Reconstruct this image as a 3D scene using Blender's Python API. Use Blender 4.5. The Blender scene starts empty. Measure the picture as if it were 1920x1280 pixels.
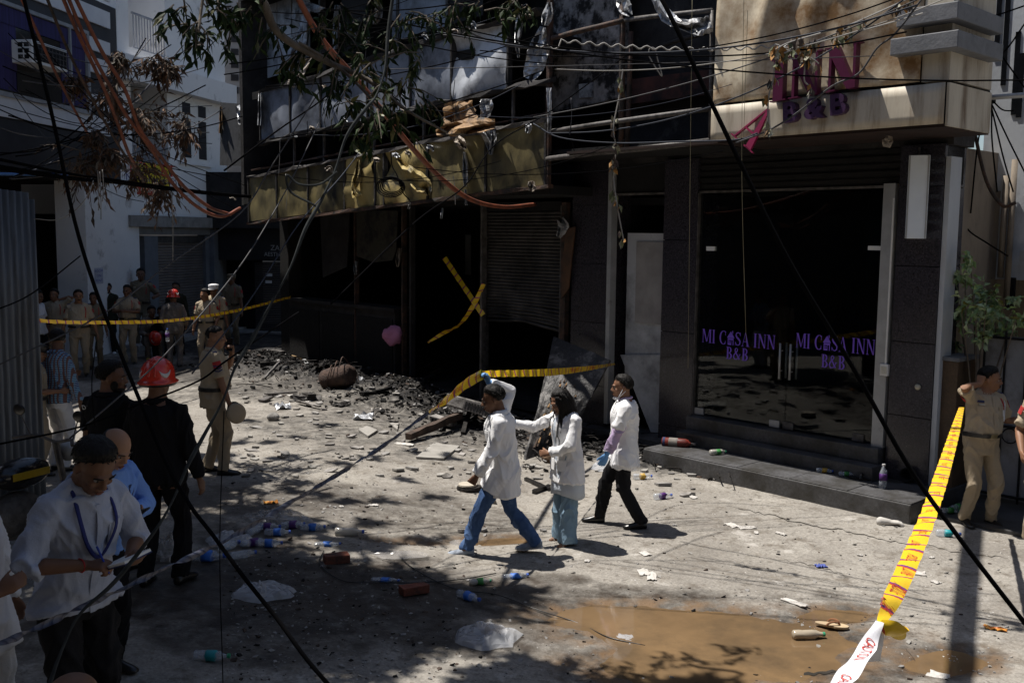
import bpy, bmesh, math, random
import numpy as np
from mathutils import Vector, Matrix, Quaternion, noise as mnoise
random.seed(7); np.random.seed(7)
R = math.radians
SC = bpy.context.scene
COL = SC.collection

# ------------------------------------------------------------------ camera, sky, sun, exposure
CAMH = 2.83; FPX = 1867.0
CAMR = (Matrix.Rotation(R(90 - 6.11), 3, 'X') @ Matrix.Rotation(R(0.6), 3, 'Z'))
cam = bpy.data.cameras.new('camera'); cam.lens = 35.0; cam.sensor_width = 36.0
cam.clip_start = 0.05; cam.clip_end = 2000
camo = bpy.data.objects.new('camera', cam); COL.objects.link(camo)
camo.matrix_world = Matrix.Translation((0, 0, CAMH)) @ CAMR.to_4x4()
SC.camera = camo

SUN_EL = 68.0
SUNH = Vector((-0.90, 0.44, 0)).normalized()          # horizontal direction towards the sun
SUND = Vector((SUNH.x * math.cos(R(SUN_EL)), SUNH.y * math.cos(R(SUN_EL)), math.sin(R(SUN_EL))))
world = bpy.data.worlds.new('World'); SC.world = world; world.use_nodes = True
wn = world.node_tree.nodes; wl = world.node_tree.links; wn.clear()
wsky = wn.new('ShaderNodeTexSky'); wsky.sky_type = 'NISHITA'; wsky.sun_disc = False
wsky.sun_elevation = R(SUN_EL); wsky.sun_rotation = math.atan2(SUNH.x, SUNH.y)
wsky.air_density = 1.0; wsky.dust_density = 1.0
wbg = wn.new('ShaderNodeBackground'); wbg.inputs[1].default_value = 0.07
wout = wn.new('ShaderNodeOutputWorld')
wl.new(wsky.outputs[0], wbg.inputs[0]); wl.new(wbg.outputs[0], wout.inputs[0])
sl = bpy.data.lights.new('sun', 'SUN'); sl.energy = 5.0; sl.angle = R(0.53); sl.color = (1.0, 0.945, 0.87)
so = bpy.data.objects.new('sun', sl); COL.objects.link(so)
so.rotation_euler = SUND.to_track_quat('Z', 'Y').to_euler(); so.location = (-6, 6, 30)
SC.view_settings.view_transform = 'Standard'; SC.view_settings.look = 'None'
SC.view_settings.exposure = 0.46; SC.view_settings.gamma = 1.0
SC.view_settings.use_curve_mapping = False
SC.render.engine = 'CYCLES'
cy = SC.cycles
cy.use_denoising = True
try: cy.denoiser = 'OPENIMAGEDENOISE'
except Exception: pass
cy.max_bounces = 6; cy.diffuse_bounces = 4; cy.glossy_bounces = 3; cy.transmission_bounces = 4; cy.transparent_max_bounces = 12
cy.caustics_reflective = False; cy.caustics_refractive = False; cy.sample_clamp_indirect = 4.0

# ------------------------------------------------------------------ pixel helpers (photo pixels 1920x1280 -> places)
def ray(px, py):
    d = CAMR @ Vector(((px - 960) / FPX, -(py - 640) / FPX, -1.0))
    return d
def at(px, py, Y):
    d = ray(px, py); k = Y / d.y
    return Vector((d.x * k, Y, CAMH + d.z * k))
def sstep(a, b, x):
    t = min(1.0, max(0.0, (x - a) / (b - a))); return t * t * (3 - 2 * t)
def gz(x, y):
    return -0.22 * sstep(-3.2, 0.6, x)
def gnd(px, py, dz=0.0):
    d = ray(px, py); z = 0.0
    for _ in range(12):
        k = (z + dz - CAMH) / d.z; x, y = d.x * k, d.y * k; z = gz(x, y)
    return Vector((x, y, z + dz))

class Plane:
    """an upright wall plane: u runs along it, v is up, w is out towards the street"""
    def __init__(s, o, t, n_sign=1):
        s.o = Vector((o[0], o[1], 0)); s.t = Vector((t[0], t[1], 0)).normalized()
        s.n = Vector((s.t.y, -s.t.x, 0)) * n_sign
    def pt(s, u, v, w=0.0):
        return s.o + s.t * u + s.n * w + Vector((0, 0, v))
    def px(s, x, y, w=0.0):
        d = ray(x, y); o = s.o + s.n * w
        k = (o.dot(s.n)) / (d.dot(s.n))
        p = d * k; p.z += CAMH
        return ((p - o).dot(s.t), p.z)
    def M(s, u=0, v=0, w=0):
        m = Matrix((( s.t.x, 0, s.n.x, 0), (s.t.y, 0, s.n.y, 0), (0, 1, 0, 0), (0, 0, 0, 1)))
        m.translation = s.pt(u, v, w); return m

# ------------------------------------------------------------------ materials
MATS = {}
def nd(nt, t, **kw):
    n = nt.nodes.new(t)
    for k, v in kw.items():
        if k.startswith('i_'):
            key = k[2:]; key = int(key) if key.isdigit() else key
            n.inputs[key].default_value = v
        else: setattr(n, k, v)
    return n
def c4(c): return (c[0], c[1], c[2], 1.0)
def mat(name, c1, c2=None, sc=4.0, rough=0.8, bump=0.0, bsc=30.0, metal=0.0, spec=0.4, stain=None, ssc=1.5, sth=(0.5, 0.7), stretch=(1, 1, 1), alpha=1.0, detail=6.0, backc=None, trans=0.0, coat=0.0):
    """procedural principled material: two-colour noise, optional stain layer, fine bump"""
    if name in MATS: return MATS[name]
    m = bpy.data.materials.new(name); m.use_nodes = True; nt = m.node_tree; nt.nodes.clear(); L = nt.links.new
    out = nd(nt, 'ShaderNodeOutputMaterial'); b = nd(nt, 'ShaderNodeBsdfPrincipled')
    b.inputs['Roughness'].default_value = rough; b.inputs['Metallic'].default_value = metal
    b.inputs['Specular IOR Level'].default_value = spec; b.inputs['Alpha'].default_value = alpha
    if trans: b.inputs['Transmission Weight'].default_value = trans
    if coat: b.inputs['Coat Weight'].default_value = coat; b.inputs['Coat Roughness'].default_value = 0.08
    L(b.outputs[0], out.inputs[0])
    tc = nd(nt, 'ShaderNodeTexCoord'); mp = nd(nt, 'ShaderNodeMapping'); mp.inputs['Scale'].default_value = stretch
    L(tc.outputs['Object'], mp.inputs[0])
    if c2 is None: c2 = tuple(min(1, x * 0.72) for x in c1)
    n1 = nd(nt, 'ShaderNodeTexNoise', i_Scale=sc, i_Detail=detail, i_Roughness=0.6); L(mp.outputs[0], n1.inputs['Vector'])
    r1 = nd(nt, 'ShaderNodeValToRGB'); r1.color_ramp.elements[0].position = 0.33; r1.color_ramp.elements[1].position = 0.67
    r1.color_ramp.elements[0].color = c4(c2); r1.color_ramp.elements[1].color = c4(c1)
    L(n1.outputs['Fac'], r1.inputs[0]); col = r1.outputs[0]
    if stain:
        n2 = nd(nt, 'ShaderNodeTexNoise', i_Scale=ssc, i_Detail=7.0, i_Roughness=0.68); L(mp.outputs[0], n2.inputs['Vector'])
        r2 = nd(nt, 'ShaderNodeMapRange', i_1=sth[0], i_2=sth[1]); L(n2.outputs['Fac'], r2.inputs[0])
        mx = nd(nt, 'ShaderNodeMix', data_type='RGBA'); mx.inputs['B'].default_value = c4(stain)
        L(r2.outputs[0], mx.inputs['Factor']); L(col, mx.inputs['A']); col = mx.outputs['Result']
    L(col, b.inputs['Base Color'])
    if bump:
        n3 = nd(nt, 'ShaderNodeTexNoise', i_Scale=bsc, i_Detail=5.0, i_Roughness=0.65); L(mp.outputs[0], n3.inputs['Vector'])
        bp = nd(nt, 'ShaderNodeBump', i_Strength=min(1.0, bump), i_Distance=0.02); L(n3.outputs['Fac'], bp.inputs['Height'])
        L(bp.outputs[0], b.inputs['Normal'])
    MATS[name] = m; return m
def cloth(name, c, **kw):
    kw.setdefault('rough', 0.92); kw.setdefault('spec', 0.15); kw.setdefault('bump', 0.25); kw.setdefault('bsc', 60)
    return mat(name, c, tuple(x * 0.86 for x in c), sc=3.0, **kw)

# ------------------------------------------------------------------ mesh builder
class MB:
    def __init__(s): s.v = []; s.f = []; s.m = []
    def add(s, vs, fs, mi=0):
        o = len(s.v); s.v += [tuple(v) for v in vs]; s.f += [tuple(i + o for i in f) for f in fs]; s.m += [mi] * len(fs)
        return s
    def box(s, p0, p1, M=None, mi=0, jit=0.0):
        x0, y0, z0 = p0; x1, y1, z1 = p1
        vs = [Vector(c) for c in ((x0,y0,z0),(x1,y0,z0),(x1,y1,z0),(x0,y1,z0),(x0,y0,z1),(x1,y0,z1),(x1,y1,z1),(x0,y1,z1))]
        if jit: vs = [v + Vector([random.uniform(-jit, jit) for _ in range(3)]) for v in vs]
        if M is not None: vs = [M @ v for v in vs]
        return s.add(vs, [(0,3,2,1),(4,5,6,7),(0,1,5,4),(1,2,6,5),(2,3,7,6),(3,0,4,7)], mi)
    def prism(s, pts, ext, mi=0):
        n = len(pts); pts = [Vector(p) for p in pts]; e = Vector(ext)
        fs = [tuple(range(n)), tuple(range(2*n-1, n-1, -1))] + [(i, i+n, (i+1) % n + n, (i+1) % n) for i in range(n)]
        return s.add(pts + [p + e for p in pts], fs, mi)
    def tube(s, pts, r, n=8, mi=0, cap=True, squash=None):
        pts = [Vector(p) for p in pts]; k = len(pts)
        rs = r if isinstance(r, (list, tuple)) else [r] * k
        t0 = (pts[1] - pts[0]).normalized(); up = Vector((0, 0, 1)) if abs(t0.z) < 0.9 else Vector((1, 0, 0))
        a = t0.cross(up).normalized(); vs = []
        for i, p in enumerate(pts):
            t = (pts[min(i+1, k-1)] - pts[max(i-1, 0)]).normalized()
            a = (a - t * a.dot(t)).normalized(); b = t.cross(a)
            for j in range(n):
                th = 2 * math.pi * j / n
                vs.append(p + (a * math.cos(th) + b * math.sin(th) * (squash or 1)) * rs[i])
        fs = [(i*n + j, i*n + (j+1) % n, (i+1)*n + (j+1) % n, (i+1)*n + j) for i in range(k-1) for j in range(n)]
        if cap: fs += [tuple(range(n-1, -1, -1)), tuple((k-1)*n + j for j in range(n))]
        return s.add(vs, fs, mi)
    def lathe(s, prof, M=None, n=12, mi=0):
        vs = []; k = len(prof)
        for r, z in prof:
            for j in range(n):
                th = 2 * math.pi * j / n; v = Vector((r * math.cos(th), r * math.sin(th), z)); vs.append(M @ v if M is not None else v)
        fs = [(i*n + j, i*n + (j+1) % n, (i+1)*n + (j+1) % n, (i+1)*n + j) for i in range(k-1) for j in range(n)]
        fs += [tuple(range(n-1, -1, -1)), tuple((k-1)*n + j for j in range(n))]
        return s.add(vs, fs, mi)
    def mesh(s, name):
        me = bpy.data.meshes.new(name); me.from_pydata(s.v, [], s.f)
        if any(s.m): me.polygons.foreach_set('material_index', s.m)
        me.update(); return me
    def build(s, name, m, parent=None, smooth=False, bevel=0.0):
        me = s.mesh(name); return link(name, me, m, parent, smooth, bevel)
def link(name, me, m, parent=None, smooth=False, bevel=0.0):
    for x in (m if isinstance(m, (list, tuple)) else [m]): me.materials.append(x)
    if smooth: me.polygons.foreach_set('use_smooth', [True] * len(me.polygons))
    o = bpy.data.objects.new(name, me); COL.objects.link(o)
    if parent is not None:
        o.parent = parent
        if parent.matrix_world != Matrix.Identity(4) or parent.location.length > 0: o.matrix_parent_inverse = basis_inv(parent)
    if bevel:
        bv = o.modifiers.new('bevel', 'BEVEL'); bv.width = bevel; bv.segments = 2; bv.limit_method = 'ANGLE'
    return o
def basis_inv(p):
    m = p.matrix_basis.copy(); q = p
    while q.parent is not None:
        q = q.parent; m = q.matrix_basis @ m
    return m.inverted()
def tag(o, label=None, cat=None, group=None, kind=None):
    if label: o['label'] = label
    if cat: o['category'] = cat
    if group: o['group'] = group
    if kind: o['kind'] = kind
    return o
def empty(name, loc, label, cat, group=None):
    o = bpy.data.objects.new(name, None); COL.objects.link(o); o.location = loc; o.empty_display_size = 0.1
    return tag(o, label, cat, group)
def struct(o): o['kind'] = 'structure'; return o
def wbox(pl, u0, u1, v0, v1, w0, w1):
    return MB().box((u0, v0, w0), (u1, v1, w1), pl.M())
def ppoly(pl, pix, w, th, jag=0):
    """a slab whose outline is traced on the wall plane at distance w, th thick (backwards)"""
    pts = [pl.pt(*pl.px(x, y, w), w) for x, y in pix]
    return MB().prism(pts, pl.n * -th)
def bez(p0, p1, p2, p3, n=12):
    out = []
    for i in range(n + 1):
        t = i / n; s = 1 - t
        out.append(Vector(p0) * s**3 + Vector(p1) * 3*s*s*t + Vector(p2) * 3*s*t*t + Vector(p3) * t**3)
    return out
def smooth_path(pts, n=6):
    """catmull-rom through points"""
    pts = [Vector(p) for p in pts]; P = [pts[0]*2 - pts[1]] + pts + [pts[-1]*2 - pts[-2]]; out = []
    for i in range(1, len(P) - 2):
        for k in range(n):
            t = k / n; a, b, c, d = P[i-1], P[i], P[i+1], P[i+2]
            out.append(0.5 * ((2*b) + (c - a)*t + (2*a - 5*b + 4*c - d)*t*t + (3*b - a - 3*c + d)*t**3))
    return out + [pts[-1]]
def text_mesh(body, size=1.0, ext=0.0, align='CENTER', bold=0.0):
    cu = bpy.data.curves.new('t', 'FONT'); cu.body = body; cu.size = size; cu.align_x = align; cu.align_y = 'CENTER'
    cu.extrude = ext; cu.offset = bold; cu.resolution_u = 3
    o = bpy.data.objects.new('t', cu); COL.objects.link(o)
    dg = bpy.context.evaluated_depsgraph_get(); me = bpy.data.meshes.new_from_object(o.evaluated_get(dg))
    bpy.data.objects.remove(o); bpy.data.curves.remove(cu)
    return me
def text_on(name, body, size, M, m, parent, ext=0.0, align='CENTER', sx=1.0, bold=0.0):
    me = text_mesh(body, size, ext, align, bold)
    me.transform(M @ Matrix.Diagonal((sx, 1, 1, 1))); me.materials.clear()
    return link(name, me, m, parent)
def fnoise(v, s=1.0): return mnoise.noise(Vector(v) * s)
# ------------------------------------------------------------------ wall planes
F = Plane((4.57, 11.53), (0.679, -0.734))       # burnt hotel front
LW = Plane((-9.2, 23.6), (0.13, 1.0))           # striped building on the left
WW = Plane((-9.2, 23.6), (0.235, 1.0))          # white building further down
SW = Plane((-7.7, 27.6), (1.0, -0.12))          # dark shop closing the lane
RW = Plane(F.pt(1.05, 0, -1.5).xy, (0.679, -0.734))  # right-hand neighbour

# ------------------------------------------------------------------ materials
m_soot = mat('soot black', (0.012, 0.011, 0.011), (0.005, 0.005, 0.005), sc=6, rough=0.85, bump=0.4, bsc=20)
m_char = mat('charred plaster', (0.04, 0.037, 0.037), (0.014, 0.013, 0.013), sc=3, rough=0.9, bump=0.5, bsc=25, stain=(0.08, 0.075, 0.07), ssc=2.5, sth=(0.6, 0.72))
m_plaster = mat('peeling grey plaster', (0.36, 0.34, 0.33), (0.17, 0.16, 0.155), sc=7, rough=0.95, bump=0.9, bsc=16, stain=(0.015, 0.014, 0.014), ssc=3.2, sth=(0.44, 0.56))
m_granite = mat('dark speckled granite', (0.050, 0.045, 0.056), (0.014, 0.013, 0.017), sc=45, rough=0.22, spec=0.6, stain=(0.15, 0.14, 0.15), ssc=70, sth=(0.60, 0.68))
m_granite2 = mat('grey step granite', (0.10, 0.10, 0.105), (0.06, 0.06, 0.064), sc=30, rough=0.5, bump=0.1, stain=(0.035, 0.033, 0.03), ssc=2.2, sth=(0.42, 0.62))
m_conc = mat('concrete', (0.30, 0.29, 0.275), (0.20, 0.19, 0.18), sc=5, rough=0.9, bump=0.4, bsc=40, stain=(0.09, 0.085, 0.08), ssc=2.2, sth=(0.52, 0.75))
m_grayst = mat('grey stone slab', (0.20, 0.205, 0.22), (0.13, 0.135, 0.145), sc=6, rough=0.7, bump=0.2, stain=(0.06, 0.06, 0.065), ssc=3)
m_beige = mat('beige cladding sheet', (0.74, 0.65, 0.49), (0.58, 0.50, 0.37), sc=1.6, rough=0.5, bump=0.2, bsc=5, stain=(0.24, 0.135, 0.055), ssc=0.9, sth=(0.46, 0.62))
m_beige2 = mat('streaked beige fascia', (0.62, 0.56, 0.45), (0.47, 0.42, 0.335), sc=2.0, rough=0.6, stretch=(5, 5, 0.7), stain=(0.14, 0.09, 0.05), ssc=1.0, sth=(0.45, 0.7))
m_purple = mat('purple sign letter', (0.095, 0.011, 0.045), (0.07, 0.009, 0.035), sc=5, rough=0.4)
m_purple2 = mat('violet sign letter', (0.055, 0.022, 0.07), (0.04, 0.016, 0.05), sc=5, rough=0.45)
m_magenta = mat('faded magenta letter', (0.24, 0.012, 0.06), (0.15, 0.01, 0.05), sc=3, rough=0.4)
m_violet = mat('violet vinyl lettering', (0.20, 0.10, 0.66), (0.17, 0.085, 0.56), sc=8, rough=0.5)
m_yelpan = mat('sooted ochre laminate', (0.27, 0.22, 0.10), (0.15, 0.13, 0.07), sc=1.3, rough=0.35, spec=0.5, stretch=(1, 1, 0.6), stain=(0.02, 0.02, 0.02), ssc=1.6, sth=(0.42, 0.68))
m_yelpan2 = mat('bright ochre laminate', (0.46, 0.36, 0.15), (0.29, 0.23, 0.10), sc=1.6, rough=0.4, spec=0.5, stain=(0.03, 0.03, 0.03), ssc=2.0, sth=(0.5, 0.68))
m_skypan = mat('sooted sky-tinted panel', (0.31, 0.34, 0.40), (0.16, 0.178, 0.215), sc=1.4, rough=0.4, spec=0.5, stain=(0.018, 0.018, 0.02), ssc=1.3, sth=(0.46, 0.7))  # soot over panels whose blue-grey colour stands in for reflected sky
m_blupan2 = mat('pale blue grey panel', (0.62, 0.65, 0.69), (0.40, 0.42, 0.455), sc=1.2, rough=0.45, stain=(0.06, 0.06, 0.065), ssc=1.5, sth=(0.48, 0.7))  # paler panel tone with dark blotches
m_rust = mat('rusted steel', (0.12, 0.06, 0.038), (0.05, 0.032, 0.025), sc=14, rough=0.75, bump=0.4, bsc=60, stain=(0.02, 0.018, 0.016), ssc=5, sth=(0.42, 0.6))
m_steel = mat('burnt grey steel', (0.14, 0.13, 0.125), (0.05, 0.045, 0.042), sc=10, rough=0.6, bump=0.3, bsc=40, stain=(0.02, 0.018, 0.016), ssc=4)
m_alu = mat('aluminium frame', (0.42, 0.43, 0.44), (0.34, 0.345, 0.35), sc=6, rough=0.45, metal=0.3, stain=(0.12, 0.11, 0.10), ssc=3, sth=(0.58, 0.75))
m_foil = mat('crumpled foil', (0.55, 0.57, 0.6), (0.30, 0.31, 0.33), sc=9, rough=0.4, metal=0.3, bump=0.4, bsc=12, stain=(0.06, 0.055, 0.05), ssc=4, sth=(0.5, 0.65))
m_shutter = mat('smoked shutter steel', (0.11, 0.10, 0.095), (0.05, 0.047, 0.045), sc=3, rough=0.6, metal=0.2, bump=0.1, stain=(0.015, 0.015, 0.015), ssc=1.2, sth=(0.42, 0.62))
m_white = mat('white paint', (0.78, 0.78, 0.76), (0.66, 0.66, 0.65), sc=3, rough=0.6, stain=(0.4, 0.38, 0.35), ssc=3, sth=(0.58, 0.8))
m_whitewall = mat('white-blue painted wall', (0.80, 0.80, 0.80), (0.72, 0.72, 0.725), sc=1.2, rough=0.85, bump=0.08, stain=(0.28, 0.27, 0.27), ssc=1.8, sth=(0.58, 0.75))
m_band = mat('white stone cladding', (0.66, 0.67, 0.69), (0.56, 0.57, 0.60), sc=2.5, rough=0.7, bump=0.1)
m_blackband = mat('black cladding', (0.025, 0.024, 0.028), (0.014, 0.013, 0.016), sc=3, rough=0.5, bump=0.1)
m_greywall = mat('blue grey render', (0.50, 0.53, 0.57), (0.41, 0.435, 0.475), sc=1.4, rough=0.9, bump=0.15, stain=(0.16, 0.15, 0.145), ssc=1.3, sth=(0.55, 0.8), stretch=(1, 1, 0.4))
m_tan = mat('dirty tan render', (0.27, 0.225, 0.175), (0.18, 0.15, 0.12), sc=1.6, rough=0.92, bump=0.2, stain=(0.06, 0.05, 0.045), ssc=1.6, sth=(0.5, 0.72), stretch=(1, 1, 0.4))
m_brownst = mat('brown speckled stone', (0.11, 0.07, 0.04), (0.065, 0.042, 0.026), sc=50, rough=0.5, stain=(0.02, 0.015, 0.012), ssc=3, sth=(0.45, 0.7))
m_dkglass = mat('dark window glass', (0.012, 0.013, 0.016), (0.008, 0.009, 0.011), rough=0.08, spec=0.6)
m_greydoor = mat('grey inner wall', (0.52, 0.53, 0.55), (0.42, 0.43, 0.45), sc=1.0, rough=0.75, stain=(0.06, 0.06, 0.06), ssc=1.0, sth=(0.5, 0.75))
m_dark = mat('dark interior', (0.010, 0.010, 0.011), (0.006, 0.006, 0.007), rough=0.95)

def glassmat():
    m = bpy.data.materials.new('thin clear glass'); m.use_nodes = True; nt = m.node_tree; nt.nodes.clear(); L = nt.links.new
    out = nd(nt, 'ShaderNodeOutputMaterial'); g = nd(nt, 'ShaderNodeBsdfGlossy', i_Roughness=0.015); t = nd(nt, 'ShaderNodeBsdfTransparent')
    t.inputs[0].default_value = (0.72, 0.75, 0.76, 1); f = nd(nt, 'ShaderNodeFresnel', i_IOR=1.55); mx = nd(nt, 'ShaderNodeMixShader')
    mu = nd(nt, 'ShaderNodeMath', operation='MULTIPLY'); mu.inputs[1].default_value = 0.42
    L(f.outputs[0], mu.inputs[0]); L(mu.outputs[0], mx.inputs[0]); L(t.outputs[0], mx.inputs[1]); L(g.outputs[0], mx.inputs[2]); L(mx.outputs[0], out.inputs[0])
    return m
m_glass = glassmat()

# ------------------------------------------------------------------ ground
PUD = [(gnd(1190, 1150), 0.75, 0.28, 0.10), (gnd(1330, 1180), 0.90, 0.46, 0.0), (gnd(1440, 1215), 0.85, 0.52, 0.1), (gnd(1290, 1245), 0.7, 0.42, 0.0), (gnd(1560, 1150), 0.32, 0.16, 0.2),
       (gnd(1770, 1238), 0.34, 0.22, 0.3), (gnd(930, 1010), 0.42, 0.12, 0.3), (gnd(760, 1012), 0.3, 0.1, 0.0)]
WATER_Z = -0.2365
def blob(X, Y, c, rx, ry, a):
    dx, dy = X - c.x, Y - c.y; ca, sa = math.cos(a), math.sin(a)
    return np.sqrt(((dx * ca + dy * sa) / rx) ** 2 + ((-dx * sa + dy * ca) / ry) ** 2)
def np_noise(X, Y, sc, seed=0):
    """cheap value noise on arrays"""
    x = X * sc + seed * 17.3; y = Y * sc + seed * 9.1
    xi = np.floor(x).astype(np.int64); yi = np.floor(y).astype(np.int64); fx = x - xi; fy = y - yi
    fx = fx * fx * (3 - 2 * fx); fy = fy * fy * (3 - 2 * fy)
    def h(a, b):
        n = (a * 374761393 + b * 668265263 + seed * 1442695) & 0x7fffffff
        n = ((n ^ (n >> 13)) * 1274126177) & 0x7fffffff
        return (n ^ (n >> 16)) % 65536 / 65536.0
    return (h(xi, yi) * (1 - fx) + h(xi + 1, yi) * fx) * (1 - fy) + (h(xi, yi + 1) * (1 - fx) + h(xi + 1, yi + 1) * fx) * fy
def fbm(X, Y, sc, seed=0, oct=4):
    a = 0.5; s = 0; t = 0
    for k in range(oct):
        s = s + a * np_noise(X, Y, sc * 2 ** k, seed + k); t += a; a *= 0.5
    return s / t
def np_sstep(a, b, x):
    t = np.clip((x - a) / (b - a), 0, 1); return t * t * (3 - 2 * t)
def ground_fields(X, Y):
    gz0 = -0.22 * np_sstep(-3.2, 0.6, X)
    n1 = fbm(X, Y, 0.9, 1) - 0.5; n2 = fbm(X, Y, 5.0, 5) - 0.5; n3 = fbm(X, Y, 16.0, 9, 3) - 0.5
    basin = np.zeros_like(X); near = np.zeros_like(X)
    for c, rx, ry, a in PUD:
        d = blob(X, Y, c, rx, ry, a) + n1 * 0.9 + n2 * 0.35
        basin = np.maximum(basin, 1 - np_sstep(0.55, 1.25, d)); near = np.maximum(near, 1 - np_sstep(0.9, 1.75, d))
    wd = (X - F.o.x) * F.n.x + (Y - F.o.y) * F.n.y; ud = (X - F.o.x) * F.t.x + (Y - F.o.y) * F.t.y
    e = (n1 * 1.6 + n2 * 0.8)
    ash = (1 - np_sstep(1.0, 2.7, wd + e)) * np_sstep(-3.2, -4.6, ud)
    ash = np.maximum(ash, (1 - np_sstep(0.6, 1.5, wd + e)) * np_sstep(-1.9, -3.4, ud))
    ash = np.maximum(ash, 0.62 * (1 - np_sstep(1.8, 5.2, wd + 2.2 * e)) * np_sstep(-3.5, -6.0, ud))
    heap = np_sstep(-0.2, 0.5, wd) * (1 - np_sstep(0.9, 2.2, wd + e)) * np_sstep(-5.0, -8.5, ud) * np_sstep(-15.5, -13.5, ud)
    rub = ash * 0.07 * (0.3 + fbm(X, Y, 2.4, 31)) + heap * 0.26 * np.clip(fbm(X, Y, 1.3, 41) * 1.9 - .45, 0, 1)
    wet = np.zeros_like(X)
    for c, rx, ry, a, s in WET:
        wet = np.maximum(wet, s * (1 - np_sstep(0.55, 1.3, blob(X, Y, c, rx, ry, a) + n1 * 1.2 + n2 * 0.6)))
    z = gz0 + n1 * 0.020 + n2 * 0.012 + n3 * 0.004 * (1 + 2 * ash) - 0.030 * basin - 0.012 * near + rub
    return z, ash, np.maximum(wet, near * 0.75), near
WET = [(gnd(560, 1110), 2.3, 1.25, 0.1, 0.95), (gnd(850, 1130), 1.4, 0.8, 0.1, 0.85), (gnd(500, 930), 1.6, .8, .2, .6), (gnd(760, 960), 1.5, .7, -.2, .5), (gnd(640, 1090), 1.5, 0.9, 0.2, 0.9), (gnd(880, 1110), 0.9, 0.45, 0.1, 0.8), (gnd(780, 1180), 1.3, 0.5, 0.0, 0.8), (gnd(470, 1010), 0.8, 0.5, 0.0, 0.8),
       (gnd(1200, 1120), 1.3, 0.35, 0.0, 0.7), (gnd(1000, 1180), 1.0, 0.3, 0.3, 0.7), (gnd(430, 1180), 0.8, 0.5, 0.3, 0.7), (gnd(1580, 1265), 0.9, 0.25, 0.1, 0.85), (gnd(300, 700), 3.5, 1.2, 0.1, 0.7), (gnd(1020, 1085), 0.5, 0.2, 0.0, 0.7)]
def axis(lo, hi, step, far):
    a = list(np.arange(lo, hi + 1e-6, step)); g = step; x = hi
    while x < far: g *= 1.35; x += g; a.append(x)
    g = step; x = lo
    while x > -far: g *= 1.35; x -= g; a.insert(0, x)
    return np.array(a)
GX = axis(-10.5, 7.5, 0.05, 320); GY = axis(4.6, 24.5, 0.055, 420)
XX, YY = np.meshgrid(GX, GY); ZZ, ASH, WETF, MUD = ground_fields(XX, YY)
def ground_z(x, y):
    i = min(max(int(np.searchsorted(GX, x)) - 1, 0), len(GX) - 2); j = min(max(int(np.searchsorted(GY, y)) - 1, 0), len(GY) - 2)
    a = (x - GX[i]) / (GX[i+1] - GX[i]); b = (y - GY[j]) / (GY[j+1] - GY[j])
    return float((ZZ[j, i] * (1 - a) + ZZ[j, i+1] * a) * (1 - b) + (ZZ[j+1, i] * (1 - a) + ZZ[j+1, i+1] * a) * b)
nx, ny = len(GX), len(GY)
idx = np.arange(nx * ny).reshape(ny, nx)
gme = bpy.data.meshes.new('ground')
gv = np.stack([XX, YY, ZZ], -1).reshape(-1, 3).astype(np.float32)
gf = np.stack([idx[:-1, :-1], idx[:-1, 1:], idx[1:, 1:], idx[1:, :-1]], -1).reshape(-1, 4).astype(np.int32)
gme.vertices.add(len(gv)); gme.vertices.foreach_set('co', gv.ravel())
gme.loops.add(gf.size); gme.loops.foreach_set('vertex_index', gf.ravel())
gme.polygons.add(len(gf)); gme.polygons.foreach_set('loop_start', np.arange(0, gf.size, 4, dtype=np.int32))
gme.polygons.foreach_set('use_smooth', np.ones(len(gf), dtype=bool)); gme.update(calc_edges=True)
for nm, arr in (('ash', ASH), ('wet', WETF), ('mud', MUD)):
    at_ = gme.attributes.new(nm, 'FLOAT', 'POINT'); at_.data.foreach_set('value', arr.ravel().astype(np.float32))
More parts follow.
